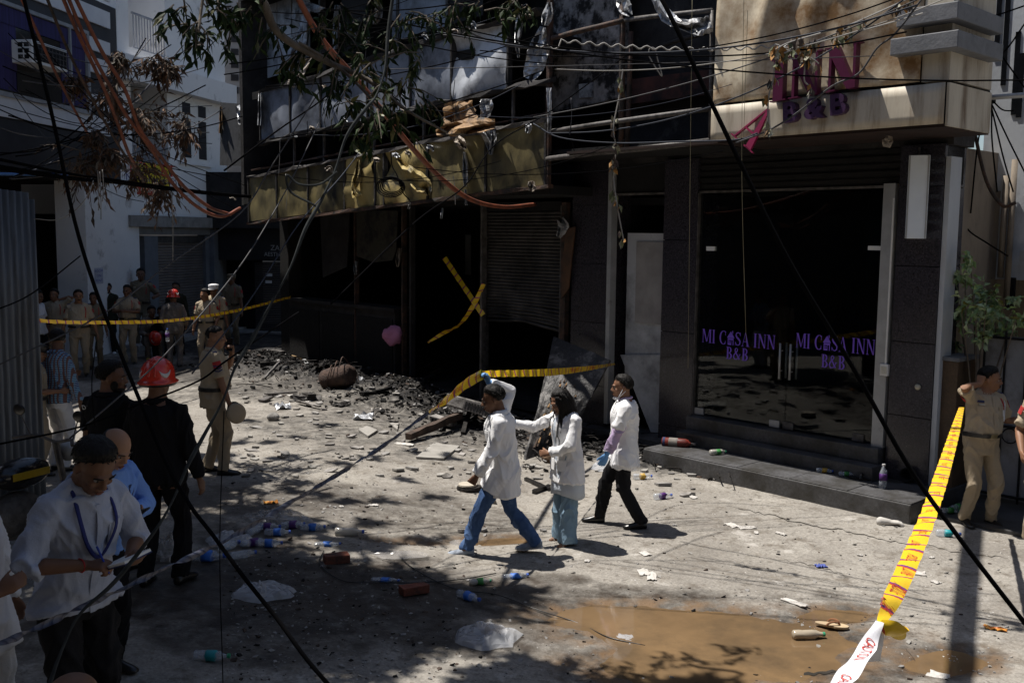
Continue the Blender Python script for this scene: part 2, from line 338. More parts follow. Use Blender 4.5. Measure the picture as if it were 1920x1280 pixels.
def ground_material():
    m = bpy.data.materials.new('street concrete'); m.use_nodes = True; nt = m.node_tree; nt.nodes.clear(); L = nt.links.new
    out = nd(nt, 'ShaderNodeOutputMaterial'); b = nd(nt, 'ShaderNodeBsdfPrincipled'); L(b.outputs[0], out.inputs[0])
    tc = nd(nt, 'ShaderNodeTexCoord'); P = tc.outputs['Object']
    def noise(s, d=6, r=0.62):
        n = nd(nt, 'ShaderNodeTexNoise', i_Scale=s, i_Detail=d, i_Roughness=r); L(P, n.inputs['Vector']); return n.outputs['Fac']
    def ramp(fac, stops):
        r = nd(nt, 'ShaderNodeValToRGB'); els = r.color_ramp.elements
        while len(els) < len(stops): els.new(0.5)
        for e, (p, c) in zip(els, stops): e.position = p; e.color = c4(c)
        L(fac, r.inputs[0]); return r.outputs[0]
    def mix(f, a, bb, mode='MIX'):
        x = nd(nt, 'ShaderNodeMix', data_type='RGBA', blend_type=mode)
        if isinstance(f, float): x.inputs['Factor'].default_value = f
        else: L(f, x.inputs['Factor'])
        for k, v in (('A', a), ('B', bb)):
            if isinstance(v, tuple): x.inputs[k].default_value = c4(v)
            else: L(v, x.inputs[k])
        return x.outputs['Result']
    def rng(f, a, bb, c=0.0, d=1.0):
        r = nd(nt, 'ShaderNodeMapRange', i_1=a, i_2=bb, i_3=c, i_4=d); L(f, r.inputs[0]); return r.outputs[0]
    def mul(a, bb):
        x = nd(nt, 'ShaderNodeMath', operation='MULTIPLY'); L(a, x.inputs[0])
        if isinstance(bb, float): x.inputs[1].default_value = bb
        else: L(bb, x.inputs[1])
        return x.outputs[0]
    base = ramp(noise(0.7, 8), [(0.30, (0.205, 0.19, 0.172)), (0.5, (0.305, 0.288, 0.262)), (0.7, (0.375, 0.355, 0.32))])
    grain = ramp(noise(38, 4, 0.7), [(0.3, (0.62, 0.61, 0.60)), (0.7, (1.12, 1.11, 1.09))])
    base = mix(1.0, base, grain, 'MULTIPLY')
    base = mix(rng(noise(4.2, 9, 0.72), 0.53, 0.66), base, (0.15, 0.132, 0.11))
    base = mix(rng(noise(11, 8, 0.75), 0.55, 0.63, 0, .75), base, (0.12, 0.105, 0.088))
    base = mix(rng(noise(2.8, 8, 0.7), 0.60, 0.68, 0, .6), base, (0.47, 0.45, 0.42))
    base = mix(rng(noise(1.7, 9, 0.75), 0.57, 0.68, 0, 0.8), base, (0.17, 0.148, 0.122))
    v = nd(nt, 'ShaderNodeTexVoronoi', i_Scale=26.0); L(P, v.inputs['Vector'])
    base = mix(mul(rng(v.outputs['Distance'], 0.16, 0.07), rng(noise(2.5), 0.5, 0.6)), base, (0.07, 0.06, 0.05))
    v2 = nd(nt, 'ShaderNodeTexVoronoi', i_Scale=15.0); L(P, v2.inputs['Vector'])
    base = mix(mul(rng(v2.outputs['Distance'], 0.13, 0.08), rng(noise(3.1), 0.53, 0.58)), base, (0.5, 0.49, 0.47))
    aw = nd(nt, 'ShaderNodeAttribute', attribute_name='wet'); am = nd(nt, 'ShaderNodeAttribute', attribute_name='mud'); aa = nd(nt, 'ShaderNodeAttribute', attribute_name='ash')
    wet_shade_col = ramp(noise(3.0, 8), [(0.35, (0.014, 0.012, 0.011)), (0.65, (0.055, 0.044, 0.035))])  # wet soil, also darkened to deepen the shaded left foreground
    wf = nd(nt, 'ShaderNodeMath', operation='ADD', use_clamp=True); L(aw.outputs['Fac'], wf.inputs[0]); L(rng(noise(6, 8, 0.7), 0.35, 0.65, -0.3, 0.3), wf.inputs[1])
    wfac = mul(wf.outputs[0], rng(aw.outputs['Fac'], 0.03, 0.3))
    base = mix(wfac, base, wet_shade_col)
    base = mix(mul(am.outputs['Fac'], rng(noise(5.0, 8), 0.4, 0.62, 0, 0.85)), base, (0.17, 0.105, 0.055))
    ashc = ramp(noise(14, 8, 0.7), [(0.35, (0.006, 0.006, 0.007)), (0.6, (0.024, 0.023, 0.023)), (0.78, (0.11, 0.105, 0.10))])
    af = nd(nt, 'ShaderNodeMath', operation='ADD', use_clamp=True); L(aa.outputs['Fac'], af.inputs[0]); L(rng(noise(7, 8, 0.72), 0.35, 0.65, -0.35, 0.35), af.inputs[1])
    base = mix(mul(af.outputs[0], rng(aa.outputs['Fac'], 0.03, 0.3)), base, ashc)
    L(base, b.inputs['Base Color'])
    L(rng(wfac, 0.0, 1.0, 0.9, 0.55), b.inputs['Roughness']); b.inputs['Specular IOR Level'].default_value = 0.22
    bp = nd(nt, 'ShaderNodeBump', i_Strength=0.55, i_Distance=0.012); L(noise(45, 6, 0.7), bp.inputs['Height'])
    bp2 = nd(nt, 'ShaderNodeBump', i_Strength=0.5, i_Distance=0.03); L(noise(9, 7, 0.7), bp2.inputs['Height']); L(bp.outputs[0], bp2.inputs['Normal']); L(bp2.outputs[0], b.inputs['Normal'])
    return m
ground = link('ground', gme, ground_material()); struct(ground)

# muddy puddles: flat water lying in the hollows of the ground
m_water = mat('muddy water', (0.20, 0.130, 0.068), (0.14, 0.092, 0.05), sc=2.2, rough=0.05, spec=0.5, stain=(0.10, 0.070, 0.042), ssc=1.6, sth=(0.45, 0.7))
for k, (c, rx, ry, a) in enumerate(PUD):
    if k in (0, 2, 3, 4, 7): continue
    pts = []; RX, RY = (2.1, 1.3) if k == 1 else (rx * 1.5, ry * 1.6)
    zl = gz(c.x, c.y) - (0.034 if k != 1 else 0.030)
    for i in range(40):
        th = i / 40 * 2 * math.pi; pts.append((c.x + (0.4 if k == 1 else 0) + RX * math.cos(th), c.y - (0.15 if k == 1 else 0) + RY * math.sin(th), zl))
    struct(MB().add(pts, [tuple(range(40))]).build('puddle', m_water))

# cracks in the street slab
m_crack = mat('crack shadow soil', (0.03, 0.025, 0.02), (0.015, 0.013, 0.01), rough=1)
def crack(pix, wmax):
    path = []
    for a, b in zip(pix[:-1], pix[1:]):
        n = max(2, int(math.hypot(b[0]-a[0], b[1]-a[1]) / 8))
        for i in range(n):
            t = i / n; path.append((a[0] + (b[0]-a[0]) * t + random.uniform(-2, 2), a[1] + (b[1]-a[1]) * t + random.uniform(-2.5, 2.5)))
    path.append(pix[-1]); n = len(path); vs = []; fs = []
    for i, (x, y) in enumerate(path):
        p = gnd(x, y); w = wmax * (0.35 + 0.65 * math.sin(math.pi * i / (n - 1))) * random.uniform(0.5, 1.2)
        for s in (-1, 1):
            q = p + Vector((0.2, 1, 0)) * (s * w); q.z = ground_z(q.x, q.y) + 0.004; vs.append(q)
        if i: fs.append((2*i-2, 2*i, 2*i+1, 2*i-1))
    o = MB().add(vs, fs).build('crack', m_crack, ground); return o
crack([(1362, 950), (1400, 957), (1440, 965), (1462, 972), (1540, 990), (1570, 992), (1620, 1004), (1702, 1021)], 0.016)
crack([(1700, 1023), (1735, 1022), (1800, 1037), (1890, 1046)], 0.008)
crack([(1440, 1045), (1490, 1053), (1530, 1060), (1620, 1090)], 0.006)
crack([(1700, 1215), (1722, 1235), (1735, 1262)], 0.008)
crack([(1440, 1246), (1500, 1258), (1560, 1252), (1600, 1262)], 0.03)
crack([(560, 900), (640, 915), (700, 905)], 0.006)
# ------------------------------------------------------------------ burnt hotel
HB = empty('burnt_building', F.pt(-5, 0, 0), 'burnt hotel front with soot-blackened balconies, granite pillars and a purple sign', 'building')
def U(px, py, w=0.0): return F.px(px, py, w)[0]
def V(px, py, w=0.0): return F.px(px, py, w)[1]
def hp(name, mb, m, parent=None, **k): return mb.build(name, m, parent or HB, **k)
uL = U(543, 560)              # far left end of the burnt building
uP1a, uP1b = U(1070, 600), U(1148, 600)
uP2a, uP2b = U(1238, 650), U(1300, 650)
uP3a, uP3b = U(1668, 700), U(1750, 700)
ZT = 3.9
# plinth and steps
u0, u1 = U(1205, 880, .97), U(1706, 975, .97)
hp('plinth', wbox(F, u0, u1 , -0.4, 0.0, -1.2, 0.97), m_granite2, bevel=0.012)
hp('plinth', wbox(F, uP1a - 0.1, u0 - 0.004, -0.4, -0.06, -1.5, 0.25), m_granite2)
hp('step', wbox(F, uP2b + 0.01, uP3a + 0.02, 0.001, 0.17, -1.2, 0.34), m_granite2, bevel=0.008)
hp('step', wbox(F, uP2b + 0.01, uP3a - 0.03, 0.171, 0.355, -1.2, 0.13), m_granite2, bevel=0.008)
for k in range(5):      # plinth paving joints are real slabs
    a = u0 + (u1 - u0) * k / 5; b = u0 + (u1 - u0) * (k + 1) / 5
    hp('paving_slab', wbox(F, a + 0.004, b - 0.004, 0.001, 0.012 + 0.002 * (k % 2), 0.36, 0.955), m_granite2, bevel=0.004)
# granite pillars with tiles
def pillar(ua, ub, cuts, wf, wb, ztop, zbot=-0.1):
    p = hp('pillar', wbox(F, ua + 0.015, ub - 0.015, zbot, ztop, wb + 0.015, wf - 0.015), m_dark)
    zs = [zbot] + cuts + [ztop]
    for a, b in zip(zs[:-1], zs[1:]):
        for nm, (x0, x1, w0, w1) in {'f': (ua, ub, wf - 0.015, wf + 0.0), 'r': (ub - 0.015, ub, wb, wf - 0.018), 'l': (ua, ua + 0.015, wb, wf - 0.018)}.items():
            if b - a > 0.05:
                t = hp('granite_tile', wbox(F, x0 + 0.002, x1 - 0.002, a + 0.005, b - 0.005, w0, w1), m_granite, p)
    return p
z1 = [V(1720, 783), V(1720, 643), V(1720, 499), V(1720, 350)]
pillar(uP3a, uP3b, z1, 0.0, -0.55, ZT)
pillar(uP2a, uP2b, [V(1270, 623), V(1270, 470), V(1270, 800)][::-1] if False else sorted([V(1270, 800), V(1270, 623), V(1270, 450)]), 0.0, -0.5, ZT)
pillar(uP1a, uP1b - 0.11, sorted([V(1100, 720), V(1100, 603), V(1100, 494), V(1100, 385)]), 0.0, -0.55, ZT + 0.1)
hp('pillar_trim', wbox(F, uP1b - 0.105, uP1b - 0.03, 0.0, ZT, -0.1, 0.03), m_alu)
hp('pillar_trim', wbox(F, uP3b + 0.003, uP3b + 0.06, -0.1, 3.75, -0.3, -0.02), m_greywall)
# interior behind the glass and behind the shutter: dark closed rooms
def room(ua, ub, z0, z1, wf, wb, m=None):
    m = m or m_soot
    hp('inner_wall', wbox(F, ua, ub, z0, z1, wb - 0.1, wb), m); hp('inner_floor', wbox(F, ua, ub, z0 - 0.1, z0, wb, wf), m_char if m is m_soot else m)
    hp('inner_ceiling', wbox(F, ua, ub, z1, z1 + 0.1, wb, wf), m)
    hp('inner_wall', wbox(F, ua - 0.1, ua, z0, z1, wb, wf), m); hp('inner_wall', wbox(F, ub, ub + 0.1, z0, z1, wb, wf), m)
room(uP2b - 0.2, uP3b - 0.25, 0.34, 3.55, -0.56, -5.0, m_dark)
hp('upper_wall', wbox(F, uP1b - 0.03, uP3b + 0.06, 3.88, 6.6, -0.6, -0.058), m_char)
hp('side_wall', wbox(F, uP3b - 0.14, uP3b - 0.02, -0.1, 3.88, -5.0, -0.56), m_tan)
room(uL - 0.0, uP1a, -0.02, 3.35, -0.3, -4.6)
room(uP1b - 0.1, uP2a, -0.06, 3.3, -0.5, -2.6, m_dark)
# things seen dimly inside
hp('inner_panel', wbox(F, uP1b + 0.06, uP2a + 0.02, 0.75, V(1200, 437, -.2), -0.28, -0.24), m_greydoor)
hp('inner_panel', ppoly(F, [(1163, 665), (1241, 665), (1238, 840), (1232, 840)], -0.2, 0.04), m_greydoor)
hp('inner_panel', wbox(F, uP1b + 0.25, uP2a - 0.03, 1.55, 2.75, -0.237, -0.22), mat('grey board', (0.36, 0.34, 0.33), rough=0.6))
# lintel over the entrance, roller shutter box, header
ue0, ue1 = uP1b, uP3b
hp('header', wbox(F, uP1b - 0.03, uP3b - 0.002, V(1480, 352), 3.9, -0.5, -0.06), m_soot)
for k in range(5):
    v = V(1480, 352) + 0.03 + 0.085 * k
    hp('header_rib', wbox(F, uP2b - 0.6, uP3a, v, v + 0.05, -0.06, -0.045 + 0.01 * (k % 2)), m_soot)
hp('header_rail', wbox(F, uP1b, uP3a, V(1480, 352) - 0.035, V(1480, 352) - 0.005, -0.1, -0.03), m_steel)
# glass doors
ug0, ug1 = uP2b + 0.02, U(1650, 600, -.06)
um = U(1478, 640, -.06); gz0_ = 0.37; gz1_ = V(1480, 358, -.06)
for a, b in ((ug0, um - 0.006), (um + 0.006, ug1)):
    d = hp('glass_door', wbox(F, a, b, gz0_, gz1_, -0.062, -0.05), m_glass)
    hu = b - 0.07 if a == ug0 else a + 0.07
    for s in (1, -1):
        ws = 0.0 if s == 1 else -0.12
        hp('door_handle', MB().tube([F.pt(hu + (0.02 if s < 0 else 0), 1.02, ws), F.pt(hu + (0.02 if s < 0 else 0), 1.48, ws)], 0.014, 10), m_alu, d, smooth=True)
    for v in (1.12, 1.38): hp('handle_standoff', MB().tube([F.pt(hu, v, 0.0), F.pt(hu, v, -0.06)], 0.009, 8), m_alu, d)
    for uu in ((a + 0.08, b - 0.14) if a == ug0 else (a + 0.05, b - 0.2)):
        hp('patch_fitting', wbox(F, uu - 0.075, uu + 0.075, gz0_, gz0_ + 0.09, -0.075, -0.035), m_alu if a == ug0 else m_steel, d)
hp('patch_fitting', wbox(F, U(1326, 466, -.05), U(1342, 466, -.05), V(1334, 470, -.05), V(1334, 462, -.05), -0.075, -0.03), m_white)
hp('patch_fitting', wbox(F, U(1629, 465, -.05), U(1653, 465, -.05), V(1640, 469, -.05), V(1640, 461, -.05), -0.075, -0.03), m_white)
hp('door_frame_post', wbox(F, ug1 + 0.005, ug1 + 0.15, 0.18, gz1_ + 0.05, -0.1, 0.02), m_alu)
hp('door_frame_post', wbox(F, ug0 - 0.015, ug0 + 0.0, 0.36, gz1_, -0.1, 0.0), m_steel)
hp('conduit', MB().tube([F.pt(uP3a - 0.04, 1.36, 0.03), F.pt(uP3a - 0.04, 3.3, 0.03)], 0.012, 8), m_white)
sw = hp('switch_box', wbox(F, uP3a - 0.10, uP3a + 0.0, 1.22, 1.36, 0.0, 0.05), m_white, bevel=0.006)
for k in (0, 1): hp('switch', wbox(F, uP3a - 0.085 + 0.04 * k, uP3a - 0.055 + 0.04 * k, 1.25, 1.33, 0.05, 0.058), mat('cream plastic', (0.6, 0.58, 0.5)), sw)
kb = F.pt(*F.px(1722, 725, 0.0), 0)
hp('door_knob', MB().lathe([(0.0, 0), (0.03, 0), (0.035, 0.02), (0.02, 0.04), (0.0, 0.045)], F.M(U(1722, 725), V(1722, 725), 0.0), 12), mat('cream knob', (0.6, 0.55, 0.42)), smooth=True)
hp('drain_pipe', MB().lathe([(0.085, -0.02), (0.085, 0.10), (0.07, 0.10), (0.07, 0.0), (0.0, 0.0)], F.M(U(1706, 888), V(1706, 888), 0.0) , 16), m_dark, smooth=True)
# serif lettering ------------------------------------------------------------
def strip(pts, ws):
    """polygon strip following pts with half widths ws -> list of quads"""
    q = []
    P = [Vector((p[0], p[1], 0)) for p in pts]; L_ = []; R_ = []
    for i, p in enumerate(P):
        t = (P[min(i+1, len(P)-1)] - P[max(i-1, 0)]).normalized(); n = Vector((-t.y, t.x, 0))
        L_.append(p + n * ws[i]); R_.append(p - n * ws[i])
    for i in range(len(P) - 1): q.append([tuple(L_[i][:2]), tuple(R_[i][:2]), tuple(R_[i+1][:2]), tuple(L_[i+1][:2])])
    return q
def rect(x0, y0, x1, y1): return [(x0, y0), (x1, y0), (x1, y1), (x0, y1)]
def arc(cx, cy, rx, ry, a0, a1, n, w0, w1):
    pts = []; ws = []
    for i in range(n + 1):
        a = R(a0 + (a1 - a0) * i / n); pts.append((cx + rx * math.cos(a), cy + ry * math.sin(a))); ws.append(w0 + (w1 - w0) * abs(math.cos(a)))
    return strip(pts, ws)
def glyph(ch, b=1.0):
    t = 0.028; T = 0.072 * b; s = 0.03
    if ch == 'I': return [rect(.13 - T, 0, .13 + T, 1), rect(.13 - T - .07, 0, .13 + T + .07, s), rect(.13 - T - .07, 1 - s, .13 + T + .07, 1)], 0.26 + 0.1
    if ch == 'N': return [rect(.10, 0, .10 + 2*t, 1), rect(.62, 0, .62 + 2*t, 1), [(.06, 1), (.24, 1), (.68, 0), (.58, 0)] if b < 1.4 else [(.04, 1), (.28, 1), (.68, 0), (.5, 0)], rect(.02, 0, .25, s), rect(.53, 1 - s, .76, 1), rect(.0, 1 - s, .2, 1)], 0.82
    if ch == 'M': return [rect(.08, 0, .08 + 2*t, 1), rect(.74, 0, .74 + 2*T, 1), [(.08, 1), (.24, 1), (.52, .06), (.44, .06)], [(.46, .06), (.52, .06), (.78, 1), (.72, 1)], rect(.0, 0, .22, s), rect(.68, 0, .96, s), rect(.02, 1 - s, .2, 1), rect(.72, 1 - s, .96, 1)], 1.02
    if ch == 'A': return [[(.08, 0), (.12, 0), (.38, 1), (.34, 1)], [(.34, 1), (.40, 1), (.70, 0), (.52, 0)], rect(.2, .32, .56, .32 + s * 1.4), rect(.0, 0, .22, s), rect(.46, 0, .78, s)], 0.8
    if ch == 'C': return arc(.40, .5, .32, .48, 50, 310, 18, .018, .075 * b) + [rect(.58, .66, .62, .95), rect(.58, .05, .62, .3)], 0.72
    if ch == 'S':
        pts = [(.50, .78), (.42, .92), (.28, .96), (.13, .88), (.10, .74), (.2, .60), (.38, .47), (.50, .34), (.48, .14), (.34, .04), (.18, .07), (.09, .22)]
        return strip(pts, [.02, .03, .03, .04, .055, .07, .075, .065, .05, .035, .03, .02]) + [rect(.50, .72, .54, .97), rect(.05, .03, .09, .28)], 0.62
    if ch == 'B': return [rect(.10, 0, .10 + 2*T, 1), rect(.02, 0, .3, s), rect(.02, 1 - s, .3, 1)] + arc(.28, .75, .2, .23, -90, 90, 10, .018, .065) + arc(.28, .26, .26, .245, -90, 90, 10, .018, .07) + [rect(.2, .5, .3, .53)], 0.66
    if ch == '&':
        pts = [(.62, .05), (.2, .72), (.22, .88), (.34, .96), (.45, .86), (.4, .7), (.14, .42), (.08, .22), (.18, .06), (.36, .04), (.56, .2), (.66, .46)]
        return strip(pts, [.06, .05, .04, .03, .04, .045, .05, .06, .045, .03, .03, .03]) + [rect(.55, .44, .76, .475)], 0.82
    if ch == '^':   # the small house that stands for the A of CASA
        return [[(.0, .52), (.36, 1.0), (.72, .52)], rect(.08, .0, .16, .5), rect(.56, .0, .64, .5), rect(.16, .36, .56, .5), rect(.16, 0, .4, .14), rect(.27, .14, .31, .36), rect(.16, .22, .4, .26), rect(.4, .0, .44, .36), rect(.5, .85, .58, 1.05)], 0.76
    return [], 0.35
def lettering(name, body, pl, ua, ub, va, vb, h, w, ext, m, parent, slant=0.0, b=1.0):
    adv = sum(glyph(c, b)[1] for c in body); k = (ub - ua) / adv; x = 0; mb = MB()
    for c in body:
        ps, a = glyph(c, b)
        for j, poly in enumerate(ps):
            q = [pl.pt(ua + (x + p[0]) * k, va + (vb - va) * ((x + p[0]) / adv) + p[1] * h, w + 0.0004 * j) for p in poly]
            ar = sum(poly[i][0] * poly[(i+1) % len(poly)][1] - poly[(i+1) % len(poly)][0] * poly[i][1] for i in range(len(poly)))
            if ar < 0: q = q[::-1]
            mb.prism(q, pl.n * -ext) if ext > 0 else mb.add(q, [tuple(range(len(q)))])
        x += a
    return mb.build(name, m, parent)
gd = [o for o in COL.objects if o.name.startswith('glass_door')]
for d, (xa, xb, yb, y2a, y2b, ybb) in zip(gd, [((1316, 640), (1455, 640), 641, (1361, 660), (1404, 660), 672), ((1492, 645), (1642, 658), 651, (1540, 670), (1586, 670), 688)]):
    ua, ub = U(*xa, -.045), U(*xb, -.045)
    lettering('door_lettering', 'MI C^SA INN', F, ua, ub, V(xa[0], yb, -.045), V(xa[0], yb, -.045), 0.185, -0.047, 0, m_violet, d)
    lettering('door_lettering', 'B&B', F, U(*y2a, -.045), U(*y2b, -.045), V(y2a[0], ybb, -.045), V(y2a[0], ybb, -.045), 0.165, -0.047, 0, m_violet, d)
# sign block ------------------------------------------------------------------
WS = 1.05        # how far the canopy stands out
su0, su1 = U(1335, 230, WS), U(1772, 190, WS)
vb0, vb1 = V(1335, 268, WS), V(1766, 228, WS)
vm0, vm1 = V(1335, 208, WS), V(1770, 146, WS)
vbm = (vb0 + vb1) / 2; vmm = (vm0 + vm1) / 2
def crumple(ua, ub, va, vb, w, nu, nv, amp, fr, seed, pl=F, edge=None, th=0.012, wfun=None):
    """a dented sheet standing on the wall plane: grid with real relief and thickness"""
    vs = []; fs = []
    for j in range(nv + 1):
        for i in range(nu + 1):
            s, t = i / nu, j / nv; u = ua + (ub - ua) * s; v = va + (vb - va) * t
            d = amp * (fnoise((u * fr, v * fr * 0.8, seed)) + 0.5 * fnoise((u * fr * 2.3 + 5, v * fr * 2, seed + 3)))
            if wfun: d += wfun(s, t)
            e = edge(s, t) if edge else 0
            vs.append(pl.pt(u, v + e, w + d))
    n = nu + 1
    for j in range(nv):
        for i in range(nu): fs.append((j*n+i, j*n+i+1, (j+1)*n+i+1, (j+1)*n+i))
    o = len(vs); vs += [v - pl.n * th for v in vs]
    fs += [(f[0]+o, f[3]+o, f[2]+o, f[1]+o) for f in fs]
    for i in range(nu): fs += [(i+1, i, i+o, i+1+o), (nv*n+i, nv*n+i+1, nv*n+i+1+o, nv*n+i+o)]
    for j in range(nv): fs += [(j*n, (j+1)*n, (j+1)*n+o, j*n+o), ((j+1)*n+nu, j*n+nu, j*n+nu+o, (j+1)*n+nu+o)]
    return MB().add(vs, fs)
hp('canopy_core', wbox(F, su0 + 0.02, su1 - 0.02, vbm + 0.01, 6.4, -0.05, WS - 0.16), m_soot)
hp('sign_panel', crumple(su0, su1 - 0.28, vmm + 0.035, 6.6, WS, 40, 36, 0.055, 0.8, 2.0, wfun=lambda s, t: 0.16 * math.exp(-((s - 0.16 - 0.3 * t) / 0.05) ** 2) * t + 0.12 * math.exp(-((s - 0.42 - 0.25 * t) / 0.07) ** 2) * t + 0.08 * math.exp(-((s - 0.72 + 0.2 * t) / 0.06) ** 2) * (1 - t)), m_beige, smooth=True)
hp('sign_fascia', crumple(su0, su1, vbm, vmm, WS + 0.02, 30, 4, 0.012, 1.5, 6.0), m_beige2, smooth=True)
hp('sign_fascia', wbox(F, su1 + 0.003, su1 + 0.03, vbm - 0.02, vmm, 0.0, WS - 0.02), m_beige2)
hp('canopy_soffit', wbox(F, uP1b, su1, vbm - 0.03, vbm + 0.006, -0.05, WS - 0.02), mat('sooted brown soffit', (0.035, 0.018, 0.013), (0.015, 0.009, 0.008), sc=3))
hp('corner_column', wbox(F, su1 - 0.27, su1 + 0.02, vmm + 0.03, 6.6, 0.0, WS - 0.03), m_beige2)
for (x0, y0, y1) in ((1668, 105, 72), (1680, 52, 13)):
    v0, v1 = V(x0, y0, WS + .15), V(x0, y1, WS + .15)
    hp('stone_ledge', wbox(F, U(x0, y0, WS + .15), U(1795, y0, WS + .15), v0, v0 + 0.17, 0.1, WS + 0.15), m_grayst, bevel=0.01)
sg = hp('sign_bracket', wbox(F, U(1455, 190, WS), U(1612, 190, WS), V(1530, 176, WS) - 0.02, V(1530, 176, WS), WS - 0.02, WS + 0.03), m_soot)
lettering('sign_letters', 'INN', F, U(1450, 160, WS + .12), U(1618, 140, WS + .12), V(1455, 191, WS + .12), V(1605, 163, WS + .12), 0.47, WS + 0.14, 0.09, m_purple, HB, b=1.6)
Mt = F.M((U(1452, 210, WS + .08) + U(1605, 200, WS + .08)) / 2, V(1528, 205, WS + .08), WS + 0.06)
text_on('sign_letters', 'B & B', 0.30, Mt @ Matrix.Rotation(R(3.5), 4, 'Z'), m_purple2, HB, ext=0.045, sx=1.12, bold=0.012)
Ma = F.M(U(1412, 235, WS + .1), V(1412, 235, WS + .1), WS + 0.07) @ Matrix.Rotation(R(-38), 4, 'Z') @ Matrix.Rotation(R(-12), 4, 'X')
mb = MB()
for poly in glyph('A', 1.2)[0]:
    mb.prism([Ma @ Vector(((p[0] - 0.36) * 0.5, (p[1] - 0.5) * 0.5, 0)) for p in poly], (Ma.to_3x3() @ Vector((0, 0, -0.04))))
mb.build('fallen_sign_letter', m_magenta, HB)
# light box sign on the right pillar
lb = empty('light_box_sign', F.pt(uP3a + 0.3, 2.2, 0.2), 'white vertical light box sign fixed to the right granite pillar', 'sign')
lu0, lu1 = U(1697, 400, .12), U(1738, 400, .5)
l0, l1 = V(1700, 447, .3), V(1703, 292, .3)
Lc = F.pt(U(1700, 380, .35), 0, .35)
LP = Plane(Lc.xy, (0.92, -0.38))
wbox(LP, 0, 0.22, l0, l1, -0.5, 0.0).build('box', mat('blue white sign face', (0.74, 0.80, 0.86), (0.68, 0.74, 0.80)), lb, bevel=0.006)
for k in range(6): wbox(LP, 0.2215, 0.224, l0 + 0.08 + k * 0.14, l0 + 0.17 + k * 0.14, -0.42, -0.1).build('dark_print', mat('grey print', (0.12, 0.12, 0.13)), lb)
for a in (0.004, 0.2): wbox(LP, a, a + 0.016, l0, l1, 0.001, 0.006).build('edge_trim', m_alu, lb)
MB().tube([LP.pt(0.1, l1 + 0.1, -0.2), LP.pt(0.1, l1 - 0.01, -0.2)], 0.012, 8).build('hanger', m_steel, lb)
MB().tube([LP.pt(0.1, l1 + 0.09, -0.2), LP.pt(0.1, l1 + 0.09, -0.6)], 0.012, 8).build('hanger', m_steel, lb)

# roller shutter ------------------------------------------------------------
us0, us1 = U(914, 500, -.12), U(1056, 500, -.12)
sh = hp('roller_shutter', wbox(F, us0, us1, 3.22, 3.36, -0.3, -0.05), m_soot)
zs0, zs1 = V(985, 612, -.12), 3.22; ns = 34; pitch = (zs1 - zs0) / ns
for k in range(ns):
    z = zs0 + k * pitch; bend = max(0, (10 - k)) / 10; vs = []; fs = []; n = 16
    for i in range(n + 1):
        s = i / n; u = us0 + (us1 - us0) * s
        sag = bend * (0.05 * math.sin(s * math.pi) + 0.035 * fnoise((s * 3, k * 0.45, 4))) - bend * 0.05 * (s - 0.5)
        out = bend * 0.10 * fnoise((s * 2.2, k * 0.3, 8)) + bend * 0.05
        for (dz, dw) in ((0.0, 0.0), (pitch * 0.30, 0.016), (pitch * 0.62, 0.014), (pitch * 0.86, 0.0)):
            vs.append(F.pt(u, z + dz + sag, -0.12 + dw + out))
    for i in range(n):
        for j in range(3): fs.append((i*4+j, (i+1)*4+j, (i+1)*4+j+1, i*4+j+1))
    hp('slat', MB().add(vs, fs), m_shutter, sh)
for uu in (us0 - 0.06, us1 + 0.0): hp('shutter_guide', wbox(F, uu, uu + 0.06, 0.0, 3.3, -0.16, -0.04), m_steel)
# posts, low counter, hanging burnt cladding on the left half
for x, ya, yb, wd, m in ((905, 395, 720, 0.05, m_steel), (772, 395, 725, 0.06, m_char), (757, 560, 720, 0.05, m_rust), (668, 395, 500, 0.04, m_rust), (1058, 400, 700, 0.10, m_rust)):
    u = U(x, 560); hp('post', wbox(F, u - wd/2, u + wd/2, 0.0, 3.34, -0.06, 0.04), m)
uc1 = U(742, 600)
hp('counter_wall', wbox(F, uL, uc1, -0.1, 1.35, -0.25, 0.02), m_char)
hp('counter_top', wbox(F, uL, uc1 + 0.05, 1.352, 1.42, -0.45, 0.08), m_char)
for k in range(3):
    a = uL + (uc1 - uL) * k / 3; hp('counter_panel', wbox(F, a + 0.06, a + (uc1 - uL) / 3 - 0.06, 0.15, 1.2, 0.022, 0.045), m_soot)
hp('burnt_board', ppoly(F, [(668, 395), (745, 395), (742, 470), (735, 488), (700, 492), (669, 480)], 0.06, 0.02), mat('scorched tan board', (0.07, 0.062, 0.045), (0.03, 0.028, 0.022), sc=3, stain=(0.01, 0.01, 0.01), ssc=3, sth=(0.45, 0.6)))
hp('burnt_board', ppoly(F, [(600, 402), (655, 398), (650, 500), (605, 520)], 0.0, 0.02), m_char)
hp('burnt_board', ppoly(F, [(1060, 430), (1078, 425), (1066, 540), (1052, 560)], 0.08, 0.02), mat('scorched brown board', (0.12, 0.06, 0.03), (0.05, 0.03, 0.02), sc=4))
hp('end_wall', wbox(F, uL - 0.35, uL, -0.1, 3.4, -4.6, 0.02), m_soot)
hp('window_grille', wbox(F, U(868, 470, -4.4), U(878, 470, -4.4), V(870, 515, -4.4), V(870, 440, -4.4), -4.49, -4.47), mat('distant pale light grille', (0.5, 0.5, 0.5)))

